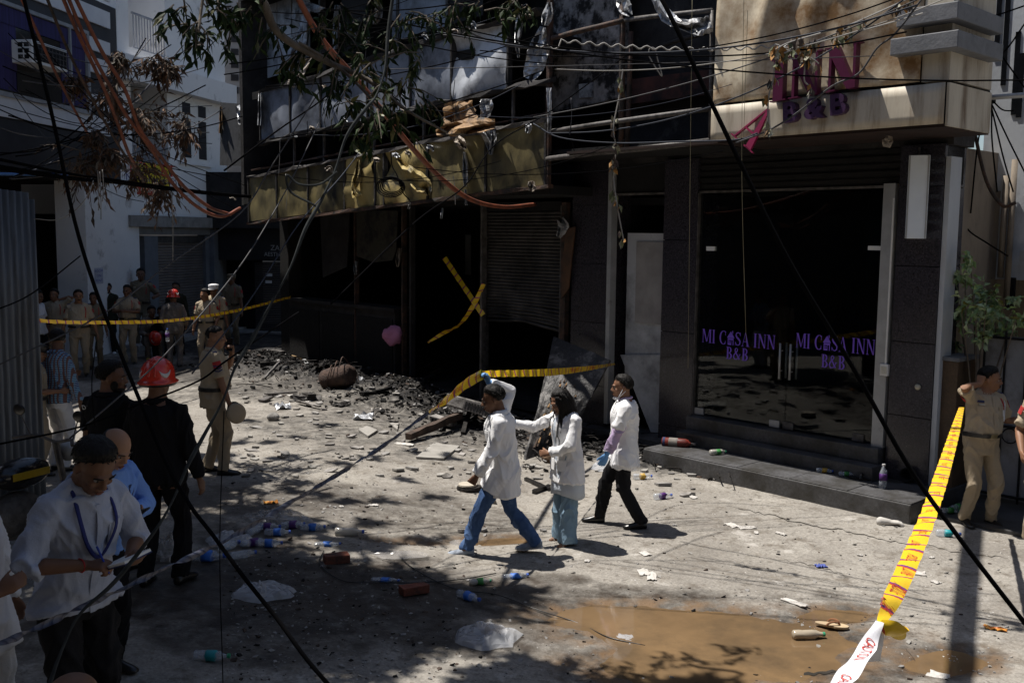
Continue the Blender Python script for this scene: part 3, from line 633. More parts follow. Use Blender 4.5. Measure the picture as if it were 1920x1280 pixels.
# balconies -------------------------------------------------------------------
WB = 0.95
def band(name, xs, ytop, ybot, w, mats, amp=0.02, seed=0):
    """row of cladding panels between pixel columns xs; ytop, ybot give the pixel height of each edge"""
    for k, (a, b) in enumerate(zip(xs[:-1], xs[1:])):
        ua, ub = U(a, 300, w), U(b, 300, w); g = 0.02
        T0, T1 = V(a, ytop(a), w), V(b, ytop(b), w); B0, B1 = V(a, ybot(a), w), V(b, ybot(b), w)
        nu, nv = 10, 8; vs = []; fs = []
        for j in range(nv + 1):
            for i in range(nu + 1):
                s, t = i / nu, j / nv; u = ua + g + (ub - ua - 2*g) * s
                v0 = B0 + (B1 - B0) * s; v1 = T0 + (T1 - T0) * s
                d = amp[k] * (fnoise((s * 2.0 + k * 7, t * 2.0, seed)) * 1.2 + fnoise((s * 4 + k * 3, t * 3.5 + s * 3, seed + 5)) * 0.6)
                vs.append(F.pt(u, v0 + (v1 - v0) * t, w + d))
        n = nu + 1
        for j in range(nv):
            for i in range(nu): fs.append((j*n+i, j*n+i+1, (j+1)*n+i+1, (j+1)*n+i))
        o = len(vs); vs += [v - F.n * 0.015 for v in vs]; fs += [(f[3]+o, f[2]+o, f[1]+o, f[0]+o) for f in fs]
        hp(name, MB().add(vs, fs), mats[k], smooth=True)
    for k, x in enumerate(xs):
        u = U(x, 300, w); hp('mullion', wbox(F, u - 0.018, u + 0.018, V(x, ybot(x), w) - 0.02, V(x, ytop(x), w) + 0.02, w - 0.06, w + 0.03), m_char)
def lin(x0, y0, x1, y1): return lambda x: y0 + (y1 - y0) * (x - x0) / (x1 - x0)
def ledge(name, f, xa, xb, w, h, dep, m, seg=26, rough_=0.012, y_off=0):
    """a scorched edge beam with a ragged crust"""
    us = [xa + (xb - xa) * i / seg for i in range(seg + 1)]; vs = []; fs = []
    for i, x in enumerate(us):
        u, v = F.px(x, f(x) + y_off, w); r = [random.uniform(-rough_, rough_) for _ in range(8)]
        vs += [F.pt(u, v + r[0], w + r[1]), F.pt(u, v + h + r[2], w + r[3]), F.pt(u, v + h + r[4], w - dep), F.pt(u, v + r[5], w - dep)]
    for i in range(seg):
        a, b = i * 4, i * 4 + 4
        for j in range(4): fs.append((a + j, b + j, b + (j+1) % 4, a + (j+1) % 4))
    fs += [(0, 1, 2, 3), (seg*4+3, seg*4+2, seg*4+1, seg*4)]
    return hp(name, MB().add(vs, fs), m)
y1t, y1b = lin(466, 334, 1024, 226), lin(466, 415, 1024, 346)
xs1 = [466, 519, 578, 647, 704, 721, 803, 912, 1024]
band('cladding_panel', xs1, y1t, y1b, WB, [m_yelpan, m_yelpan, m_yelpan, m_yelpan2, m_yelpan, m_yelpan2, m_yelpan, m_yelpan], [0.03, 0.03, 0.03, 0.09, 0.03, 0.12, 0.03, 0.03], 3)
ledge('edge_beam', y1b, 462, 1028, WB + 0.03, 0.05, 0.1, m_rust, y_off=6)
ledge('edge_beam', y1t, 462, 1028, WB + 0.04, 0.05, 0.1, m_steel, rough_=0.02)
y2b = lin(484, 268, 1026, 150); y2t = lin(490, 172, 1004, 20)
xs2 = [490, 546, 603, 690, 770, 847, 952]
band('cladding_panel', xs2, y2t, y2b, WB, [m_skypan, m_skypan, m_skypan, m_skypan, m_skypan, m_blupan2], [0.02, 0.04, 0.03, 0.03, 0.05, 0.13], 9)
ledge('edge_beam', y2b, 482, 1028, WB + 0.06, 0.06, 0.16, m_char, rough_=0.035, y_off=3)
ledge('edge_beam', y2t, 486, 1004, WB + 0.06, 0.06, 0.16, m_char, rough_=0.035, y_off=2)
ledge('edge_beam', lambda x: y1t(x) - 12, 470, 1026, WB - 0.05, 0.03, 0.05, m_rust)
# slabs and recess behind the balconies
uB0, uB1 = U(470, 300, WB), U(1028, 280, WB)
hp('balcony_slab', wbox(F, uL - 0.3, uB1, 3.42, 3.55, -0.6, WB - 0.05), m_soot)
hp('back_wall', wbox(F, uL - 0.3, su0, 3.4, 8.4, -1.0, -0.9), m_char)
hp('balcony_slab', wbox(F, uB0, uB1, 5.55, 5.7, -0.9, WB - 0.06), m_soot)
hp('balcony_slab', wbox(F, uL - 0.3, su0, 7.6, 7.75, -0.9, WB - 0.06), m_soot)
hp('side_wall', wbox(F, uL - 0.4, uL - 0.28, 3.4, 8.4, -0.9, WB - 0.06), m_char)
for x in (550, 606, 700, 793, 960): 
    u, = [U(x, 270, WB - .05)]; hp('post', wbox(F, u - 0.02, u + 0.02, V(x, y1t(x), WB - .05), V(x, y2b(x), WB - .05), WB - 0.09, WB - 0.05), m_steel)
# second storey windows behind
for k, (a, b, m) in enumerate(((492, 518, m_blupan2), (520, 545, m_blupan2), (548, 580, m_foil), (640, 690, m_char), (735, 835, m_skypan), (840, 905, m_char))):
    hp('upper_panel', ppoly(F, [(a, lin(490, 150, 1004, 0)(a)), (b, lin(490, 150, 1004, 0)(b)), (b, -60), (a, -60)], 0.3, 0.02), m)
hp('post', wbox(F, U(1028, 200, WB) - 0.03, U(1028, 200, WB) + 0.03, V(1028, 350, WB), 6.6, WB - 0.05, WB + 0.02), m_rust)
for xx in (487, 600, 745, 838):
    hp('post', wbox(F, U(xx, 80, .32) - 0.03, U(xx, 80, .32) + 0.03, 5.6, 8.0, 0.2, 0.33), m_steel)
# middle bay: burnt plaster wall, pipes, recess
hp('plaster_wall', ppoly(F, [(1036, -40), (1170, -60), (1168, 182), (1036, 212)], 0.3, 0.12), m_plaster)
hp('brick_wall', ppoly(F, [(1172, 150), (1335, 130), (1335, 176), (1172, 196)], 0.15, 0.1), mat('sooted red wall', (0.10, 0.035, 0.028), (0.04, 0.02, 0.018), sc=5, stain=(0.012, 0.011, 0.011), ssc=3, sth=(0.48, 0.6)))
hp('electrical_outlet', ppoly(F, [(1085, 158), (1111, 155), (1111, 182), (1086, 184)], 0.325, 0.02), m_foil)
def fpipe(xa, ya, xb, yb, w, r, m=m_rust, name='steel_pipe', wb=None):
    a = F.pt(*F.px(xa, ya, w), w); b = F.pt(*F.px(xb, yb, w if wb is None else wb), w if wb is None else wb)
    return hp(name, MB().tube([a, a.lerp(b, .33) + Vector((0, 0, random.uniform(-.01, .01))), a.lerp(b, .66) + Vector((0, 0, random.uniform(-.01, .01))), b], r, 10), m, smooth=True)
fpipe(1036, 72, 1172, 38, WB, 0.035); fpipe(1172, 38, 1335, 20, WB, 0.03, m_steel)
fpipe(1036, 246, 1332, 204, WB, 0.032, m_steel); fpipe(1026, 298, 1332, 264, WB, 0.038, m_steel)
fpipe(1168, -20, 1165, 278, WB - .04, 0.04); fpipe(1183, 60, 1176, 278, WB - .08, 0.035)
fpipe(1245, 85, 1330, 60, 0.4, 0.03, m_char); fpipe(1335, 20, 1332, 262, WB, 0.025, m_steel)
fpipe(1026, 215, 1036, 212, WB, 0.02, m_steel)
hp('dark_ceiling', wbox(F, U(1030, 300), su0, 3.95, 4.05, -0.9, WB - 0.1), m_soot)
# ragged foil and cladding strips hanging from the burnt front
def rag(pix, w, m, name='torn_sheet', th=0.006, amp=0.10, parent=None):
    """an irregular crumpled sheet traced along a middle line: pix = [(x, y, halfwidth_px), ...]"""
    vs = []; fs = []; nw = 5
    path = smooth_path([(x, y, h) for x, y, h in pix], 4); sd = random.random() * 50
    for i, (x, y, h) in enumerate(path):
        a = path[max(i-1, 0)]; b = path[min(i+1, len(path)-1)]; tx, ty = b[0]-a[0], b[1]-a[1]; L_ = math.hypot(tx, ty) or 1
        nx_, ny_ = -ty / L_, tx / L_
        for j in range(nw):
            s = (j / (nw - 1) - 0.5) * 2 + random.uniform(-.12, .12)
            ww = w + amp * fnoise((i * 0.35 + sd, j * 0.8, 1)) + amp * 0.5 * math.sin(j * 1.9 + i * 0.5 + sd)
            vs.append(F.pt(*F.px(x + nx_ * h * s, y + ny_ * h * s, ww), ww))
    for i in range(len(path) - 1):
        for j in range(nw - 1): fs.append((i*nw+j, i*nw+j+1, (i+1)*nw+j+1, (i+1)*nw+j))
    o = hp(name, MB().add(vs, fs), m, parent)
    so_ = o.modifiers.new('th', 'SOLIDIFY'); so_.thickness = th
    return o
m_tanrag = mat('scorched tan membrane', (0.36, 0.22, 0.10), (0.18, 0.10, 0.045), sc=5, rough=0.7, bump=0.3, stain=(0.02, 0.018, 0.015), ssc=3.5, sth=(0.5, 0.62))
m_rag = mat('burnt pale strip', (0.42, 0.36, 0.30), (0.2, 0.17, 0.14), sc=6, rough=0.7, stain=(0.03, 0.028, 0.026), ssc=5, sth=(0.48, 0.62))
rag([(860, 190, 26), (862, 215, 30), (865, 232, 34)], WB + .1, m_tanrag, amp=0.14)
rag([(818, 250, 6), (850, 243, 13), (890, 235, 14), (928, 232, 9)], WB + .28, m_tanrag, amp=0.14)
rag([(912, 186, 10), (912, 205, 12), (905, 222, 6)], WB + .14, m_foil)
rag([(905, 245, 8), (917, 265, 8), (922, 290, 3)], WB + .1, m_foil); rag([(925, 245, 4), (926, 262, 5), (918, 290, 2)], WB + .15, m_foil)
rag([(856, 258, 7), (865, 270, 9), (873, 280, 3)], WB + .12, m_rag); rag([(872, 285, 3), (873, 320, 5), (872, 350, 2)], WB + .1, m_foil); rag([(873, 355, 2), (874, 385, 2)], WB + .1, m_foil)
rag([(989, 232, 4), (992, 240, 6), (989, 250, 4)], WB + .1, m_foil); rag([(996, 340, 5), (997, 350, 7), (995, 358, 4)], WB + .1, m_rag)
rag([(586, 108, 4), (565, 130, 9), (552, 150, 10), (545, 162, 7)], WB + .3, m_rag, amp=0.05)
rag([(1030, 5, 4), (1026, 30, 10), (1022, 48, 6)], WB + .05, m_foil); rag([(1022, 52, 10), (1012, 85, 16), (1005, 115, 20), (990, 148, 10)], WB - .02, m_foil)
rag([(972, 18, 4), (974, 45, 7), (970, 80, 4), (972, 108, 2)], WB + .05, m_foil); rag([(978, 24, 3), (998, 30, 5)], WB + .05, m_rag)
rag([(560, 20, 14), (562, 60, 14), (556, 110, 12)], 0.4, m_foil); rag([(590, 8, 20), (585, 22, 10)], 0.5, m_foil); rag([(634, 10, 6), (630, 60, 7), (628, 100, 3)], 0.4, m_foil)
rag([(668, 35, 6), (672, 52, 8), (668, 72, 3)], 0.5, m_rag); rag([(655, 50, 4), (657, 62, 6)], 0.5, m_foil); rag([(712, 5, 5), (708, 30, 8), (700, 45, 4)], 0.5, m_rag)
rag([(690, 70, 5), (688, 80, 4)], 0.5, m_rag); rag([(608, 160, 4), (608, 165, 3)], WB + .1, m_rag)
rag([(1225, -10, 8), (1250, 30, 12), (1275, 45, 8)], WB + .1, m_foil, amp=0.05)
rag([(1256, 40, 5), (1290, 48, 12), (1315, 50, 16), (1333, 45, 14)], WB + .1, m_foil, amp=0.12); rag([(1300, 55, 6), (1305, 68, 3)], WB + .1, m_foil)
rag([(1165, -5, 10), (1172, 15, 14), (1182, 30, 4)], WB, m_foil)
rag([(488, 175, 3), (487, 205, 3), (485, 235, 3)], WB + .05, m_foil); rag([(1029, 165, 5), (1030, 200, 4), (1029, 250, 3)], WB + .06, m_foil, amp=.03)
rag([(668, 490, 3), (666, 505, 3), (667, 515, 2)], .1, m_foil); rag([(750, 465, 3), (747, 485, 5), (745, 500, 2)], .1, m_rag); rag([(1050, 410, 6), (1056, 425, 10), (1048, 445, 4)], .12, m_foil)
rag([(1668, 255, 5), (1664, 268, 10), (1658, 260, 4)], .8, m_rag, amp=.03); rag([(830, 390, 2), (828, 410, 2)], .9, m_foil); rag([(770, 380, 2), (766, 392, 2)], WB, m_foil)
for k, (x, y) in enumerate(((700, 297), (735, 290), (760, 283), (800, 275), (610, 318), (640, 225), (580, 240), (545, 255), (750, 200), (790, 65), (845, 60), (880, 45), (430, 368))):
    rag([(x, y, 3), (x + random.uniform(4, 9), y + random.uniform(-4, 4), 4), (x + 12, y + random.uniform(2, 10), 2)], WB + .08, m_foil if k % 2 else m_rag, amp=.05)
rag([(745, 300, 3), (752, 318, 8), (742, 335, 5), (735, 355, 5), (750, 370, 7)][::-1] if False else [(673, 300, 3), (668, 325, 5), (662, 345, 4), (670, 368, 9)], WB + .1, m_yelpan2, amp=.12)
rag([(745, 300, 4), (770, 325, 14), (795, 348, 16), (803, 366, 3)], WB + .12, m_yelpan2, amp=.2)
# window air box and wall pieces at far left end
hp('burnt_board', ppoly(F, [(414, 192), (466, 196), (464, 312), (412, 310)], 0.6, 0.03), mat('smoked grey board', (0.10, 0.105, 0.115), (0.05, 0.052, 0.058), sc=3, stain=(0.015, 0.015, 0.015), ssc=3))
rag([(446, 198, 6), (452, 210, 9), (458, 225, 10), (446, 228, 5)], 0.68, m_foil); rag([(415, 200, 2), (414, 230, 3), (412, 250, 2)], .65, m_tanrag)
# ------------------------------------------------------------------ striped building on the left
LB = empty('striped_building', LW.pt(-4, 0), 'black and white banded building with air conditioner window at upper left', 'building')
def lp(name, mb, m, parent=None, **k): return mb.build(name, m, parent or LB, **k)
uS = LW.px(222, 200)[0]
def LV(x, y, w=0.0): return LW.px(x, y, w)[1]
def LU(x, y, w=0.0): return LW.px(x, y, w)[0]
UFAR = -24.0
zg = LV(165, 330) ; zg = max(3.2, zg)
lp('wall', wbox(LW, UFAR, uS, zg, 7.9, -6, 0), m_blackband)
lp('ground_floor_wall', wbox(LW, UFAR, -7.5, -0.3, zg, -6, -0.3), mat('grey shop wall', (0.16, 0.155, 0.15), (0.1, 0.097, 0.095), sc=1.5, stain=(0.04, 0.04, 0.04)))
lp('inner_wall', wbox(LW, -7.4, uS + 0.6, -0.3, zg, -4.5, -4.4), m_dark); lp('inner_wall', wbox(LW, uS + .3, uS + 0.6, -0.3, zg, -4.4, -0.6), m_dark)
lp('inner_ceiling', wbox(LW, -7.4, uS, zg - 0.12, zg - 0.02, -4.4, -0.02), m_dark)
lp('inner_floor', wbox(LW, -7.4, uS, -0.3, 0.02, -4.4, -0.6), m_char)
# white bands, one slab each
def lband(ua, ub, v, h): lp('white_band', wbox(LW, ua, ub, v, v + h, 0.002, 0.05), m_band)
b1 = LV(100, 245); bands = []
pts = [((0, 215), (203, 256), 0.36), ((190, 75), (203, 100), 0.30), ((30, 0), (200, 45), 0.34)]
v = LV(203, 256)
lband(UFAR, LU(203, 250), v, 0.40)
v = LV(203, 210); lband(LU(168, 200), LU(203, 205), v, 0.33)
v = LV(203, 145); lband(LU(165, 130), LU(203, 135), v, 0.33)
v = LV(203, 105); lband(LU(164, 95), LU(203, 100), v, 0.28)
v = LV(203, 55); lband(UFAR, LU(203, 55), v, 0.36)
v = LV(203, 5); lband(UFAR, LU(203, 5), v, 0.33)

# window with frame, purple curtain
wu0, wu1 = LU(-60, 100), LU(158, 120); wv0, wv1 = LV(150, 205), LV(150, 62)
wi = lp('window', wbox(LW, wu0, wu1, wv0, wv1, 0.003, 0.02), m_dkglass)
m_grframe = mat('grey window frame', (0.33, 0.34, 0.36), (0.24, 0.25, 0.26), sc=6)
for a, b, c, d in ((wu0, wu1, wv1, wv1 + 0.07), (wu0, wu1, wv0 - 0.09, wv0), (wu1, wu1 + 0.08, wv0 - 0.09, wv1 + 0.07), (LU(125, 100), LU(125, 100) + 0.05, wv0, wv1)):
    lp('frame', wbox(LW, a, b, c, d, 0.003, 0.09), m_grframe, wi)
m_curt = mat('indigo curtain', (0.045, 0.035, 0.13), (0.02, 0.016, 0.06), sc=3, stretch=(6, 6, 0.3))
for a, b in ((wu0, LU(30, 100)), (LU(110, 100), wu1)): lp('curtain', wbox(LW, a + .03, b - .03, wv0 + .05, wv1 - .3, 0.021, 0.03), m_curt, wi)
lp('curtain', wbox(LW, wu0, wu1, wv1 - 0.34, wv1 - 0.02, 0.031, 0.045), m_curt, wi)
lp('window', wbox(LW, LU(30, 200), LU(62, 200), LV(40, 172), LV(40, 140), 0.03, 0.045), m_dkglass)
# tube light bracket strip under the first floor
lp('blue_tube', MB().tube([LW.pt(*LW.px(-30, 326, .3), .3), LW.pt(*LW.px(140, 328, .3), .3)], 0.03, 8), mat('sky blue pipe', (0.10, 0.22, 0.5)), smooth=True)
# white end pillar
pu0, pu1 = LU(166, 500, .05), uS
lp('pillar', wbox(LW, LU(163, 500, .1), uS + 0.6, -0.3, zg - 0.02, -0.6, 0.1), m_whitewall)
po = lp('poster', wbox(LW, LU(177, 520, .102), LU(193, 520, .102), LV(185, 532, .102), LV(185, 502, .102), 0.102, 0.106), mat('pale poster', (0.55, 0.57, 0.66)))
for k, tx in enumerate(('ROOM', 'ON', 'RENT')):
    text_on('poster_lettering', tx, 0.075, LW.M((LU(177, 520, .1) + LU(193, 520, .1)) / 2, LV(185, 508 + 9 * k, .1), 0.108), mat('blue print', (0.05, 0.06, 0.35)), po, sx=1.6)
# air conditioner in the window
AC = empty('window_air_conditioner', LW.pt(LU(85, 100, .3), LV(85, 110, .3), .3), 'white window air conditioner hanging out of the banded building', 'air conditioner')
au0, au1 = LU(60, 100, .45), LU(126, 110, .45); av0, av1 = LV(85, 124, .45), LV(85, 82, .45)
wbox(LW, au0, au1, av0, av1, 0.02, 0.45).build('case', m_white, AC, bevel=0.012)
wbox(LW, au0 + .05, au1 - .04, av0 + .06, av1 - .05, 0.4505, 0.456).build('coil', m_dark, AC)
for k in range(10):
    x = au0 + .06 + k * (au1 - au0 - .1) / 9; wbox(LW, x, x + .012, av0 + .06, av1 - .05, 0.457, 0.463).build('grille_bar', m_steel, AC)
for k in range(4):
    y = av0 + .1 + k * 0.1; wbox(LW, au0 + .05, au1 - .04, y, y + .01, 0.464, 0.468).build('grille_bar', m_steel, AC)
for k in range(2):
    for j in range(3):
        wbox(LW, au0 - 0.004, au0 - 0.001, av0 + .07 + j * .115, av0 + .15 + j * .115, 0.16 + k * 0.13, 0.26 + k * 0.13).build('side_louvre', m_dark, AC)

# ------------------------------------------------------------------ white building behind
WB_ = empty('white_building', WW.pt(2, 0), 'white-blue apartment building with balcony and roller shutter beyond the police', 'building')
def wp(name, mb, m, parent=None, **k): return mb.build(name, m, parent or WB_, **k)
def WU(x, y=200, w=0.0): return WW.px(x, y, w)[0]
def WV(x, y, w=0.0): return WW.px(x, y, w)[1]
zl = WV(310, 405)                      # ledge above the shops
uw0, uw1 = 0.0, WU(425, 300)
ub0, ub1 = WU(250, 60), WU(312, 60)    # upper balcony opening
lb0, lb1 = WU(246, 220), WU(314, 220)  # lower balcony opening
# wall built around its openings
zb = [zl, WV(280, 330), WV(280, 150), WV(280, 100), 9.7]
wp('wall', wbox(WW, uw0, lb0, zl, 9.7, -4, 0), m_whitewall)
wp('wall', wbox(WW, lb0, lb1, zl, zb[1], -4, 0), m_whitewall); wp('wall', wbox(WW, lb0, lb1, zb[2], zb[3], -4, 0), m_whitewall)
wp('wall', wbox(WW, lb1, uw1, zl, 9.7, -4, 0), m_whitewall)
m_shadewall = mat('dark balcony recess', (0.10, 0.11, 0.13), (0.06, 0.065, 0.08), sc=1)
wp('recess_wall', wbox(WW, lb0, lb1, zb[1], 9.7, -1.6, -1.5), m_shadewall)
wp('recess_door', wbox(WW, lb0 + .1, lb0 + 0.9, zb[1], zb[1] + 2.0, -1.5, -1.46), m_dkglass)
wp('projecting_slab', wbox(WW, WU(236, 150, .35), uw1, WV(236, 146, .35), WV(236, 100, .35), 0.002, 0.35), m_whitewall)
def railing(ua, ub, v0, v1, n):
    rl = wp('railing', wbox(WW, ua, ub, v1 - 0.05, v1, -0.06, -0.02), mat('pale metal rail', (0.35, 0.37, 0.42)))
    wp('bottom_rail', wbox(WW, ua, ub, v0 + 0.02, v0 + 0.05, -0.055, -0.025), MATS['pale metal rail'], rl)
    for k in range(n):
        u = ua + (ub - ua) * (k + .5) / n; wp('bar', wbox(WW, u - 0.012, u + 0.012, v0 + 0.05, v1 - 0.05, -0.05, -0.03), MATS['pale metal rail'], rl)
railing(ub0, ub1, zb[3], WV(250, 22), 12)
railing(lb0, lb1, zb[1], zb[1] + 0.75, 11)
w0, w1, v0, v1 = WU(336, 240), WU(389, 240), WV(360, 304), WV(360, 190)
wn_ = wp('window', wbox(WW, w0, w1, v0, v1, 0.003, 0.02), m_white)
for a, b, c, d in ((w0 + .12, w0 + .5, v0 + .1, v1 - .48), (w1 - .5, w1 - .12, v0 + .1, v1 - .48), (w0 + .12, w0 + .5, v1 - .38, v1 - .08), (w1 - .5, w1 - .12, v1 - .38, v1 - .08)):
    wp('pane', wbox(WW, a, b, c, d, 0.021, 0.03), m_dkglass, wn_)
wp('frame', wbox(WW, w0 - .1, w1 + .1, v0 - .08, v0, 0.002, 0.07), m_whitewall, wn_)
# shop front under it
wp('ledge', wbox(WW, uw0 + .1, uw1 + 0.2, zl - 0.28, zl - 0.01, -1, 0.16), m_conc)
wp('lintel', wbox(WW, uw0 + .1, uw1 + 0.2, WV(300, 440), zl - 0.281, -1, 0.03), mat('grey beam', (0.2, 0.195, 0.19)))
zt = WV(300, 442)
d0, d1 = WU(226, 500), WU(272, 500); s0, s1 = WU(297, 500), WU(386, 500)
wp('doorway', wbox(WW, d0, d1, -0.2, zt, -1.2, -1.1), m_dark)
wp('pier', wbox(WW, d1, s0, -0.2, zt - .003, -1.0, 0.0), mat('blue grey pier', (0.16, 0.175, 0.2)))
wp('pier', wbox(WW, s1, uw1 + .2, -0.2, zt - .003, -1.0, 0.0), MATS['blue grey pier'])
wsh = wp('roller_shutter', wbox(WW, s0, s1, zt - 0.18, zt - .005, -0.12, -0.02), m_shutter)
nsl = 36; m_sh2 = mat('brown grey shutter', (0.15, 0.135, 0.13), (0.10, 0.09, 0.088), sc=2, rough=0.6)
for k in range(nsl):
    h = (zt - 0.18) / nsl; z = k * h; vs = []
    for u in (s0, s1):
        for dz, dw in ((0, 0), (h * .3, .02), (h * .7, .02), (h * .92, 0)): vs.append(WW.pt(u, z + dz, -0.1 + dw))
    wp('slat', MB().add(vs, [(0, 4, 5, 1), (1, 5, 6, 2), (2, 6, 7, 3)]), m_sh2, wsh)
wp('doorstep', wbox(WW, d0 - .2, uw1, -0.3, 0.16, 0.0, 0.55), m_conc, bevel=0.01)
# to-let board
TL = empty('to_let_board', WW.pt(WU(283, 320), WV(283, 320), .03), 'yellow to-let board with red letters on the white wall', 'sign')
tu0, tu1 = WU(251, 330, .05), WU(317, 330, .05); tv0, tv1 = WV(284, 366, .05), WV(284, 307, .05); tm = tv0 + (tv1 - tv0) * 0.33
wbox(WW, tu0, tu1, tm, tv1, 0.03, 0.05).build('board', mat('yellow board', (0.65, 0.5, 0.03), (0.5, 0.4, 0.03)), TL)
wbox(WW, tu0 + .1, tu1 - .2, tv0, tm - .003, 0.03, 0.05).build('board', mat('red board', (0.42, 0.06, 0.03)), TL)
um_ = (tu0 + tu1) / 2
text_on('lettering', 'TO-LET', 0.42, WW.M(um_, tm + (tv1 - tm) * .72, 0.053), mat('red print', (0.5, 0.02, 0.02)), TL, sx=1.5)
text_on('lettering', 'No Commission', 0.24, WW.M(um_, tm + (tv1 - tm) * .25, 0.053), mat('blue black print', (0.03, 0.03, 0.2)), TL, sx=1.35)
text_on('lettering', 'NO COMMISSION', 0.17, WW.M(um_, tv0 + (tm - tv0) * .4, 0.053), mat('cream print', (0.7, 0.65, 0.5)), TL, sx=1.4)

# ------------------------------------------------------------------ patterned tower beyond, dark shop at the end of the lane
TB = empty('patterned_building', (-7.3, 30.5, 0), 'pale building with rows of dark grille openings between white wall and burnt front', 'building')
TP = Plane((-8.2, 30.5), (1.0, 0.12))
def TU(x, y): return TP.px(x, y)[0]
def TV(x, y): return TP.px(x, y)[1]
wbox(TP, -3.5, 6, -0.2, 11, -2, 0).build('wall', mat('pale dusty wall', (0.42, 0.40, 0.39), (0.32, 0.305, 0.30), sc=2), TB)
y = 20
while y < 180:
    for a, b in ((TU(433, y), TU(447, y)), (TU(449, y), TU(468, y))):
        wbox(TP, a, b, TV(450, y + 12), TV(450, y), 0.002, 0.02).build('dark_grille', m_blackband, TB)
    y += 24
for y in (372, 384, 396): wbox(TP, TU(433, y), TU(470, y), TV(450, y + 6), TV(450, y), 0.002, 0.02).build('dark_grille', m_blackband, TB)
SH = empty('dark_shop', SW.pt(1, 0), 'dark closed shop with white lettered signboard at the end of the lane', 'shop')
def SU(x, y=500): return SW.px(x, y)[0]
def SV(x, y): return SW.px(x, y)[1]
sz1 = SV(470, 428)
wbox(SW, SU(395), SU(640), SV(470, 488), sz1, -1.0, 0).build('wall', m_blackband, SH)
wbox(SW, SU(395), SU(640), sz1 + .002, sz1 + 1.5, -2.0, 0.4).build('awning_slab', m_char, SH)
wbox(SW, SU(395), SU(470), -0.2, SV(470, 488) - .002, -0.9, -0.6).build('doorway', m_dark, SH)
for k in range(40):
    h = (SV(500, 488) - .1) / 40; z = 0.05 + k * h; vs = []
    for u in (SU(475), SU(640)):
        for dz, dw in ((0, 0), (h * .3, .018), (h * .7, .018), (h * .92, 0)): vs.append(SW.pt(u, z + dz, -0.1 + dw))
    MB().add(vs, [(0, 4, 5, 1), (1, 5, 6, 2), (2, 6, 7, 3)]).build('slat', mat('dim brown shutter', (0.055, 0.047, 0.045), rough=0.6), SH)
sgn = wbox(SW, SU(476), SU(640), SV(500, 486), SV(500, 450), 0.003, 0.06).build('signboard', mat('black signboard', (0.02, 0.02, 0.022), rough=0.4), SH)
text_on('lettering', 'ZAEBOS', 0.20, SW.M(SU(509), SV(520, 465), 0.063), mat('grey white letters', (0.5, 0.5, 0.48)), sgn, align='LEFT')
text_on('lettering', 'AESTHETICS', 0.155, SW.M(SU(497), SV(520, 477), 0.063), MATS['grey white letters'], sgn, align='LEFT')
for x, yy, w_ in ((503, 515, 12), (502, 528, 12)):
    wbox(SW, SU(x - w_ / 2), SU(x + w_ / 2), SV(500, yy + 3), SV(500, yy - 2), -0.05, -0.045).build('paper_notice', m_white, SH)
wbox(SW, SU(380), SU(410), -0.2, SV(390, 430), -0.3, 0.3).build('pier', MATS['blue grey pier'], SH)
# kerb strip in front of the far shops
struct(wbox(SW, SU(380), SU(560), -0.2, 0.1, -0.6, 0.35).build('pavement', m_conc))
# end of lane backdrop building behind everything, so no open sky shows low down
BK = empty('far_building', (-2, 37, 0), 'plain weathered building far behind the lane', 'building')
MB().box((-22, 36, -0.2), (9, 42, 10.5)).build('wall', m_tan, BK)

# ------------------------------------------------------------------ right-hand neighbour, gate, low pillar
RB = empty('grey_building', RW.pt(2, 0), 'blue-grey rendered building with slit recesses at the right edge', 'building')
def rp(name, mb, m, parent=None, **k): return mb.build(name, m, parent or RB, **k)
ru0 = RW.px(1790, 100)[0] - 0.6
rp('wall', wbox(RW, -0.9, 9, 2.35, 11, -5, 0.0), m_greywall)
rp('lower_wall', wbox(RW, -0.9, RW.px(1850, 600)[0], -0.3, 2.348, -5, 0.0), m_tan)
rp('upper_tan_band', wbox(RW, -0.9, RW.px(1868, 500)[0], 2.35, RW.px(1800, 360)[1], 0.002, 0.02), m_tan)
rp('recess_wall', wbox(RW, RW.px(1850, 600)[0], 9, -0.3, 2.3, -2.2, -2.1), m_dark)
for (x, ya, yb) in ((1869, -20, 112), (1885, -20, 160), (1908, 60, 215), (1918, 100, 220)):
    u = RW.px(x, 100)[0]; rp('slit_recess', wbox(RW, u - 0.03, u + 0.03, RW.px(x, yb)[1], RW.px(x, ya)[1], 0.001, 0.012), m_dkglass)
for (x, ya, yb) in ((1888, 330, 520), (1902, 300, 560)):
    u = RW.px(x, 400)[0]; rp('down_pipe', MB().tube([RW.pt(u, RW.px(x, yb)[1], .08), RW.pt(u, RW.px(x, ya)[1], .08)], 0.035, 10), m_tan, smooth=True)
for a, b in (((1797, 0), (1797, 210)),): pass
rp('window', wbox(RW, RW.px(1888, 540)[0], RW.px(1905, 540)[0], RW.px(1890, 580)[1], RW.px(1890, 520)[1], 0.003, 0.02), m_dkglass)
